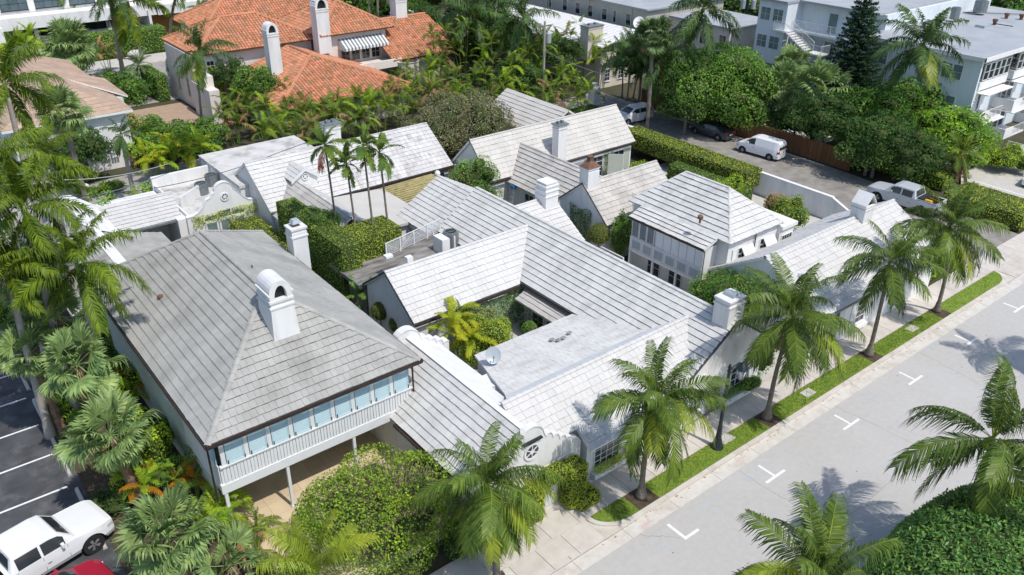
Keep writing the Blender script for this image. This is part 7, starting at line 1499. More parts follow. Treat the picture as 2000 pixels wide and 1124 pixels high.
# front of the long house
vine('wall_vine', 'browning climber on the street gable beside the sash window', (31.0, 21.84, .1), (1, 0, 0), 1.1, 2.2, (0, -1, 0), 'olive_scrub', seed=61, dens=260, th=.28, m2='vine', f2=.4)
for i, (x0, x1, y, z, lb) in enumerate([(22.4, 24.3, 21.42, .85, 'flowers in the window box beside the arched hedge'), (25.5, 27.5, 21.42, .85, 'flowers in the window box behind the first street palm'), (32.3, 35.2, 21.55, .72, 'green plants in the window box of the long house gable')]):
    r = np.random.default_rng(i+70); n = int((x1-x0)*420); C = np.stack([r.uniform(x0, x1, n), y+r.normal(0, .13, n), z+r.uniform(-.08, .38, n)], 1); fl = r.uniform(0, 1, n); mi = np.where(fl < .07, 1, np.where(fl < .12, 2, 0)) if i < 2 else np.zeros(n, int)
    th_ = thing('flowers', lb, 'plants', ((x0+x1)/2, y, z)); link('foliage', quads('foliage', leaves(C, np.tile([0, -.5, .8], (n, 1)), .1, seed=i), np.clip(r.normal(.55, .2, n), 0, 1), ['hedge_lime' if i < 2 else 'hedge_green', 'flower_pink', 'flower_red'], mi), th_, kind='stuff')
shrub('shrub', 'small dark standard shrub between two street windows', (24.9, 21.35, 1.0), (.42, .35, .95), 'tree_dark', size=.09, dens=230, seed=71)
shrub('shrub', 'dark green bush under the long house window box', (34.3, 21.35, .9), (.8, .35, .75), 'hedge_green', size=.1, dens=200, seed=72)
hedge('hedge', 'clipped lime hedge at the alley corner between the last two street palms', 55.0, 60.3, 22.0, 24.4, .05, 1.3, 'hedge_lime', seed=73, dens=100, size=.14)
hedge('hedge', 'clipped hedge along the right car park, behind the last street palm', 69.4, 73.6, 21.9, 28.5, .05, 1.5, 'hedge', seed=74, dens=75, size=.15)
hedge('hedge', 'second clipped hedge reaching the right picture edge', 62.5, 69.8, 21.9, 23.4, .05, 1.2, 'hedge_green', seed=75, dens=1, size=.15) if False else None
hedge('hedge', 'narrow lime hedge bordering the right car park', 72.9, 75.0, 30.0, 37.0, .05, 1.3, 'hedge_lime', seed=76, dens=60, size=.16)
shrub('shrub', 'lime green bush by the white stair at the right edge', (83.03, 29.13, 1.2), (1.8, 2.4, 1.5), 'hedge_lime', size=.17, dens=60, seed=77)
# trees behind the bamboo fence
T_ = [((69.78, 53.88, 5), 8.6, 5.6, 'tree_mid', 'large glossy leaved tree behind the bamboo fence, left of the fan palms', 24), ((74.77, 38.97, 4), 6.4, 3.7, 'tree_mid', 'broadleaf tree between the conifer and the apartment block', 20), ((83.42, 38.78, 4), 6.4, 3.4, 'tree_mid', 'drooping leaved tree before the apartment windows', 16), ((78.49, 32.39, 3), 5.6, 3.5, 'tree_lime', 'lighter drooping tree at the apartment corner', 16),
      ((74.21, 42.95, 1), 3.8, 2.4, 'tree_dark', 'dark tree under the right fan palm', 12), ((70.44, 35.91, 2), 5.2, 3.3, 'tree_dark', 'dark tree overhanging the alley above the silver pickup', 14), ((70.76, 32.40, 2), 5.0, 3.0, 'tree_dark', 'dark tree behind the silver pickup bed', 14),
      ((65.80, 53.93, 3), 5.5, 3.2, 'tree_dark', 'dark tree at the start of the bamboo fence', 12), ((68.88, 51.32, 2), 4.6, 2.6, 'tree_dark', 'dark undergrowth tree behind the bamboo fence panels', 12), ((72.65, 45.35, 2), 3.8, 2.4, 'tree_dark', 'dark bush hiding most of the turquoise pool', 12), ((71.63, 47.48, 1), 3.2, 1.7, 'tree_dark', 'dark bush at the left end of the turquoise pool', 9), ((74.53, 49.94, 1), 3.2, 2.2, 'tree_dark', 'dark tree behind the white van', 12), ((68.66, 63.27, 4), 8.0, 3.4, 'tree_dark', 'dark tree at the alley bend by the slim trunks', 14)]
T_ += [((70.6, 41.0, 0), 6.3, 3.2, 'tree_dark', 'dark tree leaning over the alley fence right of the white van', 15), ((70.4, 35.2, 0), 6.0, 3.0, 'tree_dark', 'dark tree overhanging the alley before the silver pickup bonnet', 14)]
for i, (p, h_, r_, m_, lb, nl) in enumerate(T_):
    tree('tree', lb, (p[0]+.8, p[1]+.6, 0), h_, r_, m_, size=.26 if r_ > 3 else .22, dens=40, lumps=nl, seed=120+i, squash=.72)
palm('feather_palm', 'drooping palm with brown tips at the hedge end behind the pickup', (*(80.73, 31.46, 0)[:2], 0), (75.50, 30.30, 3), kind='areca', n=16, scale=1.3, seed=90, r0=.14, r1=.12, dead=4)
# conifer
cf = thing('conifer', 'dark layered conifer in front of the apartment block', 'conifer', (86.0, 48.5, 0)); cx_, cy_ = 81.5, 45.6
cf.location = (cx_, cy_, 0); mb = MB(); mb.tube([(cx_, cy_, 0), (cx_, cy_, 15.5)], [.22, .05], 7); mb.build('trunk', ['trunk'], cf)
r = np.random.default_rng(4); rd = random.Random(4)
for L_ in range(24):
    z = 1.8+13.4*(L_/24); R_ = 3.6*(1-(L_/24))**.8+.25; k = 8
    for j in range(k):
        a = 2*math.pi*(j+.5*(L_ % 2))/k+rd.uniform(-.15, .15); n = int(230*R_/3)+30; q = r.uniform(.1, 1, n); C = np.stack([cx_+np.cos(a)*R_*q, cy_+np.sin(a)*R_*q, z+.35*q*q*R_*.4], 1)+np.stack([-np.sin(a)*r.normal(0, .14, n), np.cos(a)*r.normal(0, .14, n), r.normal(0, .07, n)], 1)
        link('branch', quads('branch', leaves(C, np.tile([0, 0, 1.], (n, 1)), .3, seed=L_*10+j, asp=.35, noise=.6), np.clip(.35+.5*q*r.uniform(.5, 1, n), 0, 1), ['pine']), cf)
# tall palms at the top
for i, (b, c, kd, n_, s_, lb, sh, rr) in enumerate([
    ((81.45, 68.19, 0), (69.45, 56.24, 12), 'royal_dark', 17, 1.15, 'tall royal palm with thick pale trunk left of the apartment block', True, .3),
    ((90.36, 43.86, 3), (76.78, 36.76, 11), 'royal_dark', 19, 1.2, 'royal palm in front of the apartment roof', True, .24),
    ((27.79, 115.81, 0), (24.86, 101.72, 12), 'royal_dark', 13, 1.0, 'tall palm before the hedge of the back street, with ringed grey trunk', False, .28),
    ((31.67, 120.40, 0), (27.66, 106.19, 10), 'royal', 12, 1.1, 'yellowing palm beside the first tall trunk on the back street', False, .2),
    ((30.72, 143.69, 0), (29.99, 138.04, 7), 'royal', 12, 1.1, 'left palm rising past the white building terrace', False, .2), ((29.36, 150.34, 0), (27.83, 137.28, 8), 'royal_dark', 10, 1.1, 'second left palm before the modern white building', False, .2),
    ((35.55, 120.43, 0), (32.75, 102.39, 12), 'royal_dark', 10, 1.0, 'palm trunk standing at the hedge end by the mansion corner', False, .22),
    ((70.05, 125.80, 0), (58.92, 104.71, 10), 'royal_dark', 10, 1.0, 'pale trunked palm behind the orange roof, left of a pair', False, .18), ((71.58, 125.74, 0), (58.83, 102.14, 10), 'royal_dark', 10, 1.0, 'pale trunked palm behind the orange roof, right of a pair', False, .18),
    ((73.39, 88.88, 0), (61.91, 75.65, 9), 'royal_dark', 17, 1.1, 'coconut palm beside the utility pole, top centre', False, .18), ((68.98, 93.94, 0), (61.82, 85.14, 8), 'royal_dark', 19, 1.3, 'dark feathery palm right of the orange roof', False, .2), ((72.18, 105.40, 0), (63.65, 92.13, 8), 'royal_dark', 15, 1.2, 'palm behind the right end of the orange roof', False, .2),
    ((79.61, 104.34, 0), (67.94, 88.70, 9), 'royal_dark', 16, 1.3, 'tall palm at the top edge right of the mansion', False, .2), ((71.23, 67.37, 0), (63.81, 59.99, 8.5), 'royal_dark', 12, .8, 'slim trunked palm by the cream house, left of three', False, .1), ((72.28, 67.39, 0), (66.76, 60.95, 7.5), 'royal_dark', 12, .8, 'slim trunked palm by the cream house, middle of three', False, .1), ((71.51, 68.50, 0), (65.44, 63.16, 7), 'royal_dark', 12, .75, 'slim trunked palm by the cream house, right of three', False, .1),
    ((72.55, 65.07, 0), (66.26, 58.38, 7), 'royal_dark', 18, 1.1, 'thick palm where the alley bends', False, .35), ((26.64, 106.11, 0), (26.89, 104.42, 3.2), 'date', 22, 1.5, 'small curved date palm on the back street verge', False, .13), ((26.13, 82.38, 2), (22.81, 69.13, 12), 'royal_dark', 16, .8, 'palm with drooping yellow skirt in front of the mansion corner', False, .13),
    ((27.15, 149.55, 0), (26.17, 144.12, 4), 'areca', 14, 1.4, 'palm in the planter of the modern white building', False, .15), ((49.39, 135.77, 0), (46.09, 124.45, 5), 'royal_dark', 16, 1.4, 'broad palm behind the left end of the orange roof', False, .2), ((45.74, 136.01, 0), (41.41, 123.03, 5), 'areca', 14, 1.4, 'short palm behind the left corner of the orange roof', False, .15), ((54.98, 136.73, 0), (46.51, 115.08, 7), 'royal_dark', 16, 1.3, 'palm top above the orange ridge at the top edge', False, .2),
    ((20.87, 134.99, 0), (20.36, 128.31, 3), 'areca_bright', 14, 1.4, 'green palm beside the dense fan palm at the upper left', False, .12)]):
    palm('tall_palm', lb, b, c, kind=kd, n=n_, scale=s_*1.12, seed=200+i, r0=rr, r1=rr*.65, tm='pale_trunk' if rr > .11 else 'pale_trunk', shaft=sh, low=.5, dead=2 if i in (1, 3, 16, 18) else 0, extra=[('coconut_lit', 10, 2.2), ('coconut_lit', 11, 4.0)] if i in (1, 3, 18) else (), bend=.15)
# masses of areca palms between the mansion and the white roofs
AR = []
rd = random.Random(77)

pts = [(26.03, 115.08, 3), (31.68, 91.43, 3), (31.13, 84.42, 3), (28.42, 79.80, 3), (31.33, 79.76, 3), (31.74, 75.86, 3), (34.41, 77.45, 3), (35.06, 74.82, 3), (37.28, 75.30, 3), (38.13, 73.15, 3), (41.78, 76.46, 3), (40.99, 72.52, 3), (45.44, 77.35, 3), (44.71, 73.11, 3), (49.21, 77.08, 3), (48.87, 73.56, 3), (49.70, 82.10, 3), (54.47, 82.90, 3), (54.18, 78.78, 3), (50.28, 71.30, 3), (56.77, 76.85, 3), (55.15, 71.37, 3), (63.11, 79.16, 4), (61.98, 72.98, 3), (67.34, 76.04, 4), (64.84, 70.87, 3), (72.15, 75.78, 4), (57.70, 65.75, 3), (61.22, 64.35, 3), (57.14, 71.17, 3), (32.25, 71.51, 2.5), (29.94, 73.25, 2.5), (37.98, 71.93, 2.5), (36.12, 82.08, 3.5), (33.93, 89.76, 3), (62.87, 83.96, 5), (69.43, 80.93, 5), (75.89, 81.83, 5), (71.59, 72.91, 4), (35.37, 72.86, 2.4)]
pts += [(66.85, 90.39, 5), (71.34, 91.21, 5), (69.62, 77.27, 5), (59.76, 84.51, 5), (59.07, 73.14, 4), (56.17, 84.28, 4), (59.36, 78.80, 4), (62.63, 74.28, 5)]
names = ['beside the back street hedge', 'by the mansion corner', 'left under the orange roof', 'left of the flat grey roof', 'before the lowest orange eave', 'above the grey annexe', 'in front of the orange tiles', 'behind the twin capped chimney', 'right of the twin capped chimney', 'above the mildewed ridge', 'under the orange hip, right part', 'behind the mildewed roof end', 'below the terrace parapet', 'left of the olive scrub', 'below the round bay', 'above the olive scrub', 'beneath the round bay of the terrace', 'below the right orange eave', 'at the right foot of the orange roof', 'at the top of the olive scrub', 'behind the pale thin trunk', 'beside the foot of the utility pole', 'left of the utility pole crown', 'right of the utility pole', 'before the white sloping roof', 'below the white sloping roof', 'by the broad stained chimney', 'below the utility pole transformer', 'at the cream house foot', 'low by the utility pole', 'behind the annexe roof', 'at the annexe left corner', 'behind the mildewed roof middle', 'against the orange slope, left part', 'beside the mansion white corner', 'high in the top centre thicket', 'near the white sloping roof top', 'at the white sloping roof upper edge', 'right of the broad stained chimney', 'beside the twin capped chimney foot', 'tall one right of the mansion tiles', 'tall one left of the utility pole top', 'tall one under the long tan building', 'tall one at the end of the orange roof', 'tall one below the utility pole arm', 'tall one under the right orange eave', 'tall one above the scrub tree', 'tall one touching the utility pole']
for i, p in enumerate(pts):
    areca('areca_palm', 'clump of areca palm %s' % names[i], (p[0], p[1], 0), h=3.6 if p[2] < 3.6 else (5.5 if i < 40 else 6.8), stems=5, per=6, seed=300+i, kind='areca', mix=('areca_bright' if i % 3 else 'dead', .22), scale=1.05, spread=1.5, group='areca palms between the mansion and the white roofs')
# broadleaf masses at left back
B_ = [((65.15, 89.80, 4), 8.5, 3.6, 'tree_dark', 'tall dark tree between the orange roof and the utility pole'), ((63.99, 81.79, 4), 8.0, 3.4, 'tree_dark', 'tall dark tree left of the utility pole'), ((66.76, 75.32, 3), 6.5, 3.0, 'tree_dark', 'dark tree right of the utility pole below the white roof'), ((58.99, 73.01, 2), 5.0, 2.8, 'tree_dark', 'dark tree at the foot of the utility pole'), ((33.26, 84.79, 5), 6.0, 2.7, 'tree_mid', 'broad glossy tree in front of the orange roof left slope'), ((32.78, 90.48, 5), 5.6, 2.2, 'tree_dark', 'dark tree crown left of the front white chimney'), ((22.30, 79.37, 2), 3.4, 2.8, 'tree_mid', 'round green tree left of the grey annexe'), ((21.42, 84.90, 2), 3.0, 2.4, 'tree_mid', 'green tree beside the white house wall'), ((24.86, 78.96, 2), 3.4, 2.4, 'tree_mid', 'leafy tree behind the yellow green palms'), ((24.10, 101.67, 2), 3.2, 3.2, 'tree_mid', 'hedge like tree behind the tan shingle roof'), ((22.79, 104.02, 2), 3.0, 2.5, 'tree_dark', 'dark bush at the tan roof edge'), ((14.07, 78.40, 3), 4.6, 2.6, 'tree_dark', 'dark tree in front of the white house wall'), ((12.48, 79.77, 2), 3.6, 2.4, 'tree_dark', 'dark bush beside the royal palms and the white wall'), ((19.37, 79.73, 1), 2.6, 1.8, 'tree_lime', 'yellow green bush on the lane side'), ((31.54, 105.10, 1), 2.8, 1.2, 'tree_mid', 'clipped tree by the mansion corner'), ((64.65, 101.97, 3), 6.5, 4.0, 'tree_dark', 'dark tree mass behind the right orange roof'), ((71.26, 87.22, 3), 6.0, 3.5, 'tree_dark', 'dark tree mass behind the utility pole'), ((61.68, 87.31, 2), 5.2, 3.4, 'tree_dark', 'dark growth at the right foot of the mansion'), ((87.93, 76.90, 3), 7.0, 3.4, 'tree_dark', 'dark tree before the tan building corner'), ((71.44, 131.88, 1), 4.5, 5.0, 'tree_mid', 'green mass behind the orange ridge at the top edge'), ((79.63, 131.90, 1), 4.5, 4.5, 'tree_mid', 'green mass behind the third white chimney'), ((84.77, 71.97, 1), 5.0, 3.6, 'tree_dark', 'dark tree beside the thick pale trunk'), ((107.36, 103.14, 1), 7.5, 3.5, 'tree_dark', 'dark tree before the tan building windows'), ((33.61, 149.09, 0.5), 3.2, 3.0, 'tree_mid', 'bush at the foot of the modern white building')]
for i, (p, h_, r_, m_, lb) in enumerate(B_):
    tree('tree', lb, (p[0], p[1], 0), h_, r_, m_, size=.24, dens=40, lumps=12, seed=400+i, squash=.7)
for i, (p, lb) in enumerate([((20.32, 74.81, 2.2), 'yellow green feather palm clump by the service lane, left one'), ((22.46, 73.49, 2.6), 'yellow green feather palm clump by the service lane, right one'), ((18.90, 74.97, 1.6), 'low yellow green palm nearest the service lane')]):
    areca('areca_palm', lb, (p[0], p[1], 0), h=3.0-.6*(i == 2), stems=4, per=6, seed=350+i, kind='areca_bright', mix=('areca_yellow', .35), scale=1.15, spread=1.1)
hedge('hedge', 'tall clipped hedge along the back street, left part', 22.0, 36.6, 123.5, 126.5, 0, 3.3, 'hedge_green', seed=81, dens=40, size=.24)
hedge('hedge', 'clipped hedge beside the mansion corner on the back street', 31.2, 33.5, 100.5, 104.5, 0, 3.6, 'hedge_green', seed=83, dens=60, size=.2) if False else None
hedge('hedge', 'narrow tall hedge at the mansion forecourt', 27.0, 28.4, 99.0, 105.0, 0, 3.0, 'hedge_green', seed=84, dens=60, size=.2)
hedge('hedge', 'bright clipped hedge behind the apartment block, top right', 97, 104, 75, 84, 0, 4.0, 'hedge_lime', seed=85, dens=30, size=.26)
hedge('hedge', 'bright low hedge left of the apartment block', 88.5, 97, 66, 71, 0, 2.6, 'hedge_lime', seed=86, dens=35, size=.24)
hedge('hedge', 'low green hedge beside the white car in the alley', 58.5, 63.6, 62.5, 65.5, 0, 1.4, 'hedge_green', seed=87, dens=90, size=.16)
tree('sapling', 'young pyramidal sapling beside the white parapet roof', (12.5, 66.3, 0), 3.4, 1.25, 'tree_lime', size=.22, dens=40, lumps=8, seed=88, squash=1.1, core=.3)
shrub('shrub', 'leafy branches over the blue car behind the garage', (16.8, 69.4, 1.2), (1.9, 1.0, .8), 'tree_lime', size=.2, dens=45, seed=89, core=0)
for i, (p, r_, lb) in enumerate([((14.78, 74.35, 0.5), (1.2, .8, .6), 'low flowering border by the lane and the white house'), ((12.89, 74.33, 0.5), (1.4, .8, .5), 'scrubby verge at the left end of the service lane'), ((12.90, 77.22, 1), (1.6, 1.2, 1.0), 'bush below the dark tree beside the lane')]):
    shrub('shrub', lb, p, r_, 'bush', size=.16, dens=60, seed=95+i)
tree('palm_scrub', 'dry brown and green tufted palm by the wall brackets', (19.38, 83.22, 0), 3.8, 1.2, 'brown_leaf', size=.3, dens=40, lumps=8, seed=99, m2='tree_lime', f2=.4, cat='palm')
# distant greenery beyond everything
C = []
far = thing('far_trees', 'band of distant tree tops beyond the apartment roof', 'trees', (150, 60, 0)); far['kind'] = 'stuff'
L = []
rd = random.Random(31)
for i in range(60):
    L.append(((rd.uniform(118, 170), rd.uniform(20, 130), rd.uniform(2, 5)), (rd.uniform(4, 7), rd.uniform(4, 7), rd.uniform(2.5, 4.5))))
for i in range(40): L.append(((rd.uniform(50, 130), rd.uniform(125, 175), rd.uniform(1, 4)), (rd.uniform(4, 7), rd.uniform(4, 7), rd.uniform(2.5, 4.5))))
blob_leaves(L, .7, 3.2, 'tree_mid', 'foliage', far, 7, 'tree_dark', .4); mb = MB()
for c, r_ in L: mb.ico(c, tuple(x*.7 for x in r_))
mb.build('inner_branches', ['under'], far)
# ================================================================ VEHICLES AND SMALL THINGS
vehicle('car', 'white off-road style car with black roof rails turning at the alley end', 'car', 'suv', (65.6, 61.0, .03), 176, 'car_white', scale=1.04)
vehicle('car', 'dark grey saloon car in the shade of the fan palms, in the alley', 'car', 'sedan', (68.7, 52.6, .03), 93, 'car_dark')
vehicle('van', 'white panel van parked in the alley between the saloon and the pickup', 'van', 'van', (68.0, 45.9, .03), 95, 'car_white', W_=1.8)
pk, TW = vehicle('pickup', 'silver crew cab pickup with loaded bed at the alley mouth', 'pickup truck', 'pickup', (67.1, 30.4, .03), 92, 'car_silver', W_=2.0, scale=1.04)
mb = MB()
mb.mesh([TW(4.7, .3, .86), TW(5.3, .3, .86), TW(5.3, .75, .86), TW(4.7, .75, .86), TW(4.75, .35, 1.36), TW(5.25, .35, 1.36), TW(5.25, .7, 1.36), TW(4.75, .7, 1.36)], [(0,3,2,1),(4,5,6,7),(0,1,5,4),(1,2,6,5),(2,3,7,6),(3,0,4,7)])
tagp(mb.build('tool_case', ['yellow']), 'yellow tool case in the bed of the silver pickup', 'case')
mb = MB(); mb.tube([TW(4.4, -.3, 1.3), TW(5.7, .1, 1.32)], .05, 5); tagp(mb.build('pole', ['amber']), 'orange red pole lying in the silver pickup bed', 'pole')
mb = MB(); mb.mesh([TW(4.22, -.8, .9), TW(4.7, -.8, .9), TW(4.7, .8, .9), TW(4.22, .8, .9), TW(4.22, -.8, 1.42), TW(4.7, -.8, 1.42), TW(4.7, .8, 1.42), TW(4.22, .8, 1.42)], [(0,3,2,1),(4,5,6,7),(0,1,5,4),(1,2,6,5),(2,3,7,6),(3,0,4,7)]); tagp(mb.build('toolbox', ['trim']), 'black toolbox behind the cab of the silver pickup', 'box')
vehicle('pickup', 'white crew cab pickup nosed into the left car park bay, bottom left', 'pickup truck', 'pickup', (.05, 32.4, .01), 14, 'car_white', W_=2.1, scale=1.06)
vehicle('car', 'dark red hatchback beside the white pickup, cut by the bottom edge', 'car', 'hatch', (.35, 29.45, .01), 12, 'car_red', scale=1.0)
vehicle('car', 'dark car at the left edge half hidden by the fan palm leaves', 'car', 'sedan', (-1.6, 49.0, .01), 5, 'car_dark')
vehicle('car', 'white hatchback parked in the right car park, cut by the right edge', 'car', 'hatch', (81.8, 25.5, .04), 180, 'car_white')
vehicle('car', 'dark car mostly hidden behind the street palms at the alley corner', 'car', 'sedan', (59.0, 26.3, .03), 90, 'car_dark', scale=.95)
vehicle('car', 'blue car behind the garage, partly under the leafy branches', 'car', 'hatch', (18.8, 71.3, .02), 10, 'car_blue')
vehicle('car', 'pale car glimpsed behind the orange roof near the third chimney', 'car', 'suv', (*(75.26, 124.12, 0)[:2], .02), 20, 'car_white')
vehicle('car', 'pale car on the far drive at the top edge right of the tan building', 'car', 'hatch', (100, 88, .0), 60, 'car_white')
# street lamp
lp = thing('street_lamp', 'black cast street lamp with hanging glass lantern in the grass strip', 'street lamp', (30.6, 19.75, .13))
lx, ly = (29.37, 19.58, 0)[0], 19.6
lp.location = (lx, ly, .13)
mb = MB(); mb.lathe((lx, ly, .1), [(.34, 0), (.34, .1), (.27, .16), (.24, .4), (.17, .62), (.14, .9), (.12, 1.3), (.13, 1.34), (.1, 1.4), (.085, 3.0), (.075, 4.7), (.1, 4.74), (.1, 4.82), (.06, 4.9), (.1, 5.0), (.04, 5.2)], 14); mb.build('post', ['dark_metal'], lp, smooth=True)
mb = MB(); mb.tube([(lx, ly, 4.75), (lx+.3, ly-.02, 5.05), (lx+.7, ly-.04, 5.1), (lx+1.0, ly-.05, 4.95)], .035, 6); mb.tube([(lx, ly, 4.5), (lx+.4, ly-.02, 4.9), (lx+.7, ly-.04, 5.05)], .02, 5); mb.build('bracket', ['dark_metal'], lp)
c = (lx+1.0, ly-.05, 4.0); mb = MB(); mb.lathe(c, [(.07, .55), (.3, .62), (.33, .66), (.2, .84), (.08, .98), (.04, 1.05)], 10); mb.lathe(c, [(.05, -.1), (.13, -.04), (.15, 0)], 10)
for i in range(6): a = i*math.pi/3; mb.tube([(c[0]+.15*math.cos(a), c[1]+.15*math.sin(a), c[2]), (c[0]+.28*math.cos(a), c[1]+.28*math.sin(a), c[2]+.62)], .014, 4)
ln = mb.build('lantern', ['dark_metal'], lp); mb = MB(); mb.lathe(c, [(.13, .01), (.265, .61)], 12); mb.build('pane', ['lamp_lens'], ln, smooth=True)
mb = MB(); mb.box((lx+.45, ly-.15, .1), (lx+1.35, ly+.42, .17)); tagp(mb.build('concrete_pad', ['walk_pale']), 'small concrete pad in the grass beside the street lamp foot', 'pad')
# satellite dish
sd = thing('satellite_dish', 'grey satellite dish on the low courtyard roof', 'satellite dish', (21.9, 29.0, 3.3))
def dish(root, c, r, d, m='pale_metal'):
    d = Vector(d).normalized(); a = d.cross(Vector((0, 0, 1))).normalized(); b = a.cross(d); V = [Vector(c)]; F = []; n = 18
    for k in (1, 2, 3):
        q = k/3
        for i in range(n): t = 2*math.pi*i/n; V.append(Vector(c)+(a*math.cos(t)*.9+b*math.sin(t))*r*q+d*(.22*r*q*q))
    for i in range(n): F.append((0, 1+i, 1+(i+1) % n))
    for k in range(2):
        for i in range(n): F.append((1+k*n+i, 1+(k+1)*n+i, 1+(k+1)*n+(i+1) % n, 1+k*n+(i+1) % n))
    mb = MB(); mb.mesh(V, F); mb.build('reflector', [m], root, smooth=True)
    mb = MB(); e = Vector(c)+d*r*.9-b*r*.2; mb.tube([Vector(c)-b*r*.95, e], .018, 4); mb.lathe(tuple(e-Vector((0, 0, .04))), [(.04, 0), (.05, .08)], 6); mb.build('receiver_arm', ['grey_metal'], root)
dish(sd, (21.95, 28.9, 3.95), .46, (-.5, -.75, .5)); mb = MB(); mb.tube([(22.05, 29.05, 3.3), (22.03, 29.0, 3.9)], .03, 5); mb.box((21.9, 28.9, 3.3), (22.2, 29.2, 3.33)); mb.build('mast', ['grey_metal'], sd)
sd2 = thing('satellite_dish', 'white satellite dish on the long tan building, top centre', 'satellite dish', (78, 73.5, 6)); p = (80.77, 76.39, 6.6)
sd2.location = (79.6, 73.4, 7.0); dish(sd2, (78.9, 73.6, 6.9), .8, (-.6, -.5, .5), 'paint'); mb = MB(); mb.tube([(80.0, 73.4, 6.6), (79.0, 73.6, 6.8)], .05, 5); mb.build('mast', ['grey_metal'], sd2)
sd3 = thing('satellite_dish', 'tan disc shaped satellite dish behind the cream tiled roof', 'satellite dish', (54.80, 60.66, 3)); p = (54.62, 60.48, 3.6); dish(sd3, p, .55, (-.4, -.8, .4), 'rust'); mb = MB(); mb.tube([(p[0]+.1, p[1]+.1, 2), (p[0], p[1], 3.5)], .04, 5); mb.build('mast', ['grey_metal'], sd3)
# trellis arch by the olive ball
ta = thing('trellis_arch', 'white iron trellis bench arch beside the olive clipped ball', 'trellis', (38.6, 36.4, 0))
for i, y in enumerate((37.6, 35.4)): mb = MB(); mb.box((38.2, y-.04, 0), (38.3, y+.04, 2.0)); mb.build('post', ['white_wood'], ta)
mb = MB(); mb.box((38.21, 35.4, 1.95), (38.29, 37.6, 2.02)); mb.box((38.21, 35.4, 1.45), (38.29, 37.6, 1.5)); mb.build('rail', ['white_wood'], ta)
mb = MB()
for i in range(9):
    y = 35.55+.24*i
    for k in range(8): a, b = 2*math.pi*k/8, 2*math.pi*(k+1)/8; mb.tube([(38.25, y+.11*math.cos(a), 1.73+.17*math.sin(a)), (38.25, y+.11*math.cos(b), 1.73+.17*math.sin(b))], .015, 3)
mb.build('scrollwork', ['white_wood'], ta)
# ladder
ld = thing('ladder', 'blue topped step ladder leaning in the gap behind the long ridge', 'ladder', (38.8, 47.0, 0)); lp0 = (39.88, 49.74, 1.6); X, Y = lp0[0], lp0[1]
ld.location = (X, Y, 0)
for s_ in (-.2, .2): mb = MB(); mb.tube([(X-.35, Y+s_, .03), (X, Y+s_*.7, 2.3)], .03, 4); mb.build('rail', ['pale_metal'], ld)
for k in range(6): mb = MB(); t = (k+.6)/6; mb.box((X-.35+.35*t-.04, Y-.2, .03+2.2*t), (X-.35+.35*t+.04, Y+.2, .06+2.2*t)); mb.build('rung', ['pale_metal'], ld)
mb = MB(); mb.box((X-.12, Y-.2, 2.1), (X+.15, Y+.2, 2.4)); mb.build('ladder_top', ['blue_plastic'], ld)
# statue on the side yard
st = thing('garden_figure', 'small red and white garden ornament behind the tent chimney house', 'ornament', (49.5, 30.2, 0)); p = (55.01, 30.54, 1.6)
st.location = (p[0], p[1], 0); mb = MB(); mb.lathe((p[0], p[1], 0), [(.2, 0), (.22, 1.0), (.25, 1.1)], 8); mb.build('plinth', ['white'], st); mb = MB(); mb.ico((p[0], p[1], 1.35), (.25, .25, .28)); mb.build('body', ['tail'], st); mb = MB(); mb.ico((p[0], p[1], 1.75), (.14, .14, .2)); mb.build('head', ['white'], st)
# utility pole and wires
up = thing('utility_pole', 'wooden utility pole with grey transformer between the top centre palms', 'utility pole', (*(61.85, 71.79, 0)[:2], 0)); ux, uy = (61.85, 71.79, 0)[:2]
up.location = (ux, uy, 0); mb = MB(); mb.tube([(ux, uy, 0), (ux, uy, 9.4)], [.17, .12], 8); mb.build('pole', ['pale_trunk'], up)
mb = MB(); mb.lathe((ux+.4, uy-.25, 7.0), [(.28, 0), (.3, .1), (.3, 1.1), (.2, 1.2)], 12); mb.build('transformer', ['pale_metal'], up); mb = MB(); mb.box((ux-.9, uy-.05, 8.8), (ux+.9, uy+.07, 8.95)); mb.build('crossarm', ['trunk'], up)
def wire(name, label, pts, sag=.6, r=.018, m='trim'):
    mb = MB(); P = []
    for a, b in zip(pts[:-1], pts[1:]):
        a, b = Vector(a), Vector(b)
        for i in range(13): t = i/12; P.append(a.lerp(b, t)-Vector((0, 0, sag*4*t*(1-t))))
    mb.tube(P, r, 4); return tagp(mb.build(name, [m]), label, 'cable', 'overhead cables')
wire('overhead_cable', 'overhead cable from the transformer pole down to the left over the palms', [(ux, uy, 8.6), (24.94, 61.53, 5), (9.11, 62.26, 5)], .8, .025)
wire('overhead_cable', 'lower overhead cable crossing the service lane at the left', [(17.03, 63.75, 4.5), (8.93, 62.72, 4.5)], .25, .03, 'blue_glass'); wire('overhead_cable', 'second overhead cable above the service lane', [(17.18, 63.81, 5.2), (9.97, 65.01, 5.2)], .3, .03, 'grey_metal')
wire('overhead_cable', 'cable running from the pole to the right over the alley palms', [(ux, uy, 6.2), (61.09, 56.93, 6)], .4, .03, 'grey_metal')
up2 = thing('utility_pole', 'dark pole with pale twin tanks left of the apartment block at the top edge', 'utility pole', (97, 73, 0)); p = (109.51, 80.24, 0); up2.location = (p[0], p[1], 0)
mb = MB(); mb.tube([(p[0], p[1], 0), (p[0], p[1], 10.5)], .2, 7); mb.build('pole', ['dark_metal'], up2)
for s_ in (-.6, .75): mb = MB(); mb.lathe((p[0]+s_*.8, p[1]-s_*.8, 4.4), [(.38, 0), (.4, 1.3), (.3, 1.4)], 10); mb.build('transformer', ['pale_metal'], up2)
ss = thing('sign_post', 'small back turned street sign on a thin post at the alley corner', 'sign', (58.90, 20.33, 0)); p = (58.96, 20.28, 0); ss.location = p
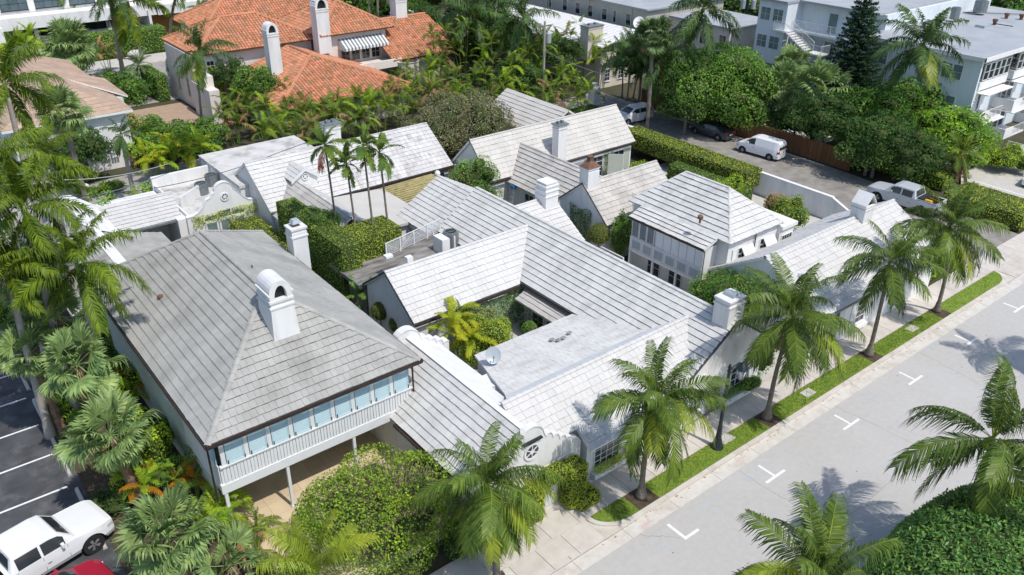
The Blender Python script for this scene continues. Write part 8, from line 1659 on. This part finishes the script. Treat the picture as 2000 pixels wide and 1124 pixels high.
mb = MB(); mb.tube([(p[0], p[1], 0), (p[0], p[1], 2.3)], .03, 5); mb.build('post', ['pale_metal'], ss); mb = MB(); mb.obox((p[0]-.2, p[1]+.03, 1.75), (.42, .1, 0), (0, .012, 0), (0, 0, .5)); mb.build('sign_plate', ['pale_metal'], ss)
vp = (58.11, 21.02, 1.9)
# white bins and wheelie things near gate
for i, (p, lb) in enumerate((((59.76, 65.89, 0.8), 'white slatted gate beyond the cream roof'),)):
    gt = thing('gate', lb, 'gate', (p[0], p[1], 0))
    for k in range(5): mb = MB(); mb.box((p[0]-1.2+.7*k, p[1]-.1, 0), (p[0]-.6+.7*k, p[1], 1.5)); mb.build('plank', ['stucco'], gt)
mb = MB(); p = (13.13, 76.23, 0.3); mb.ico((p[0], p[1], .3), (.4, .3, .3)); tagp(mb.build('boulder', ['stucco'], smooth=True), 'white stone on the verge at the left end of the lane', 'stone')
mb = MB(); p = (31.15, 121.38, 0.3); mb.ico((p[0], p[1], .6), (1.1, .8, .7)); tagp(mb.build('boulder', ['walk_pale'], smooth=True), 'large pale boulder on the back street verge', 'stone')
pg2 = thing('picket_gate', 'small brown picket gate by the white house and the lane', 'gate', (19.12, 79.87, 0)); p = (19.03, 79.59, 0); pg2.location = p
for k in range(7): mb = MB(); mb.box((p[0]-.9+.28*k, p[1], 0), (p[0]-.74+.28*k, p[1]+.04, 1.4)); mb.build('picket', ['wood'], pg2)
mb = MB(); mb.box((p[0]-.95, p[1]+.05, .35), (p[0]+1.0, p[1]+.09, .45)); mb.box((p[0]-.95, p[1]+.05, 1.0), (p[0]+1.0, p[1]+.09, 1.1)); mb.build('rail', ['wood'], pg2)
bar = thing('barrier', 'low white railing gate at the right edge by the stair hedge', 'gate', (88.99, 30.58, 0)); p = (88.21, 30.24, 0); bar.location = p
for k in range(6): mb = MB(); mb.box((p[0]-.2, p[1]-2+.6*k, 0), (p[0]-.15, p[1]-1.92+.6*k, 1.3)); mb.build('bar', ['white_wood'], bar)
mb = MB(); mb.box((p[0]-.2, p[1]-2, 1.25), (p[0]-.14, p[1]+1.1, 1.32)); mb.build('rail', ['white_wood'], bar)
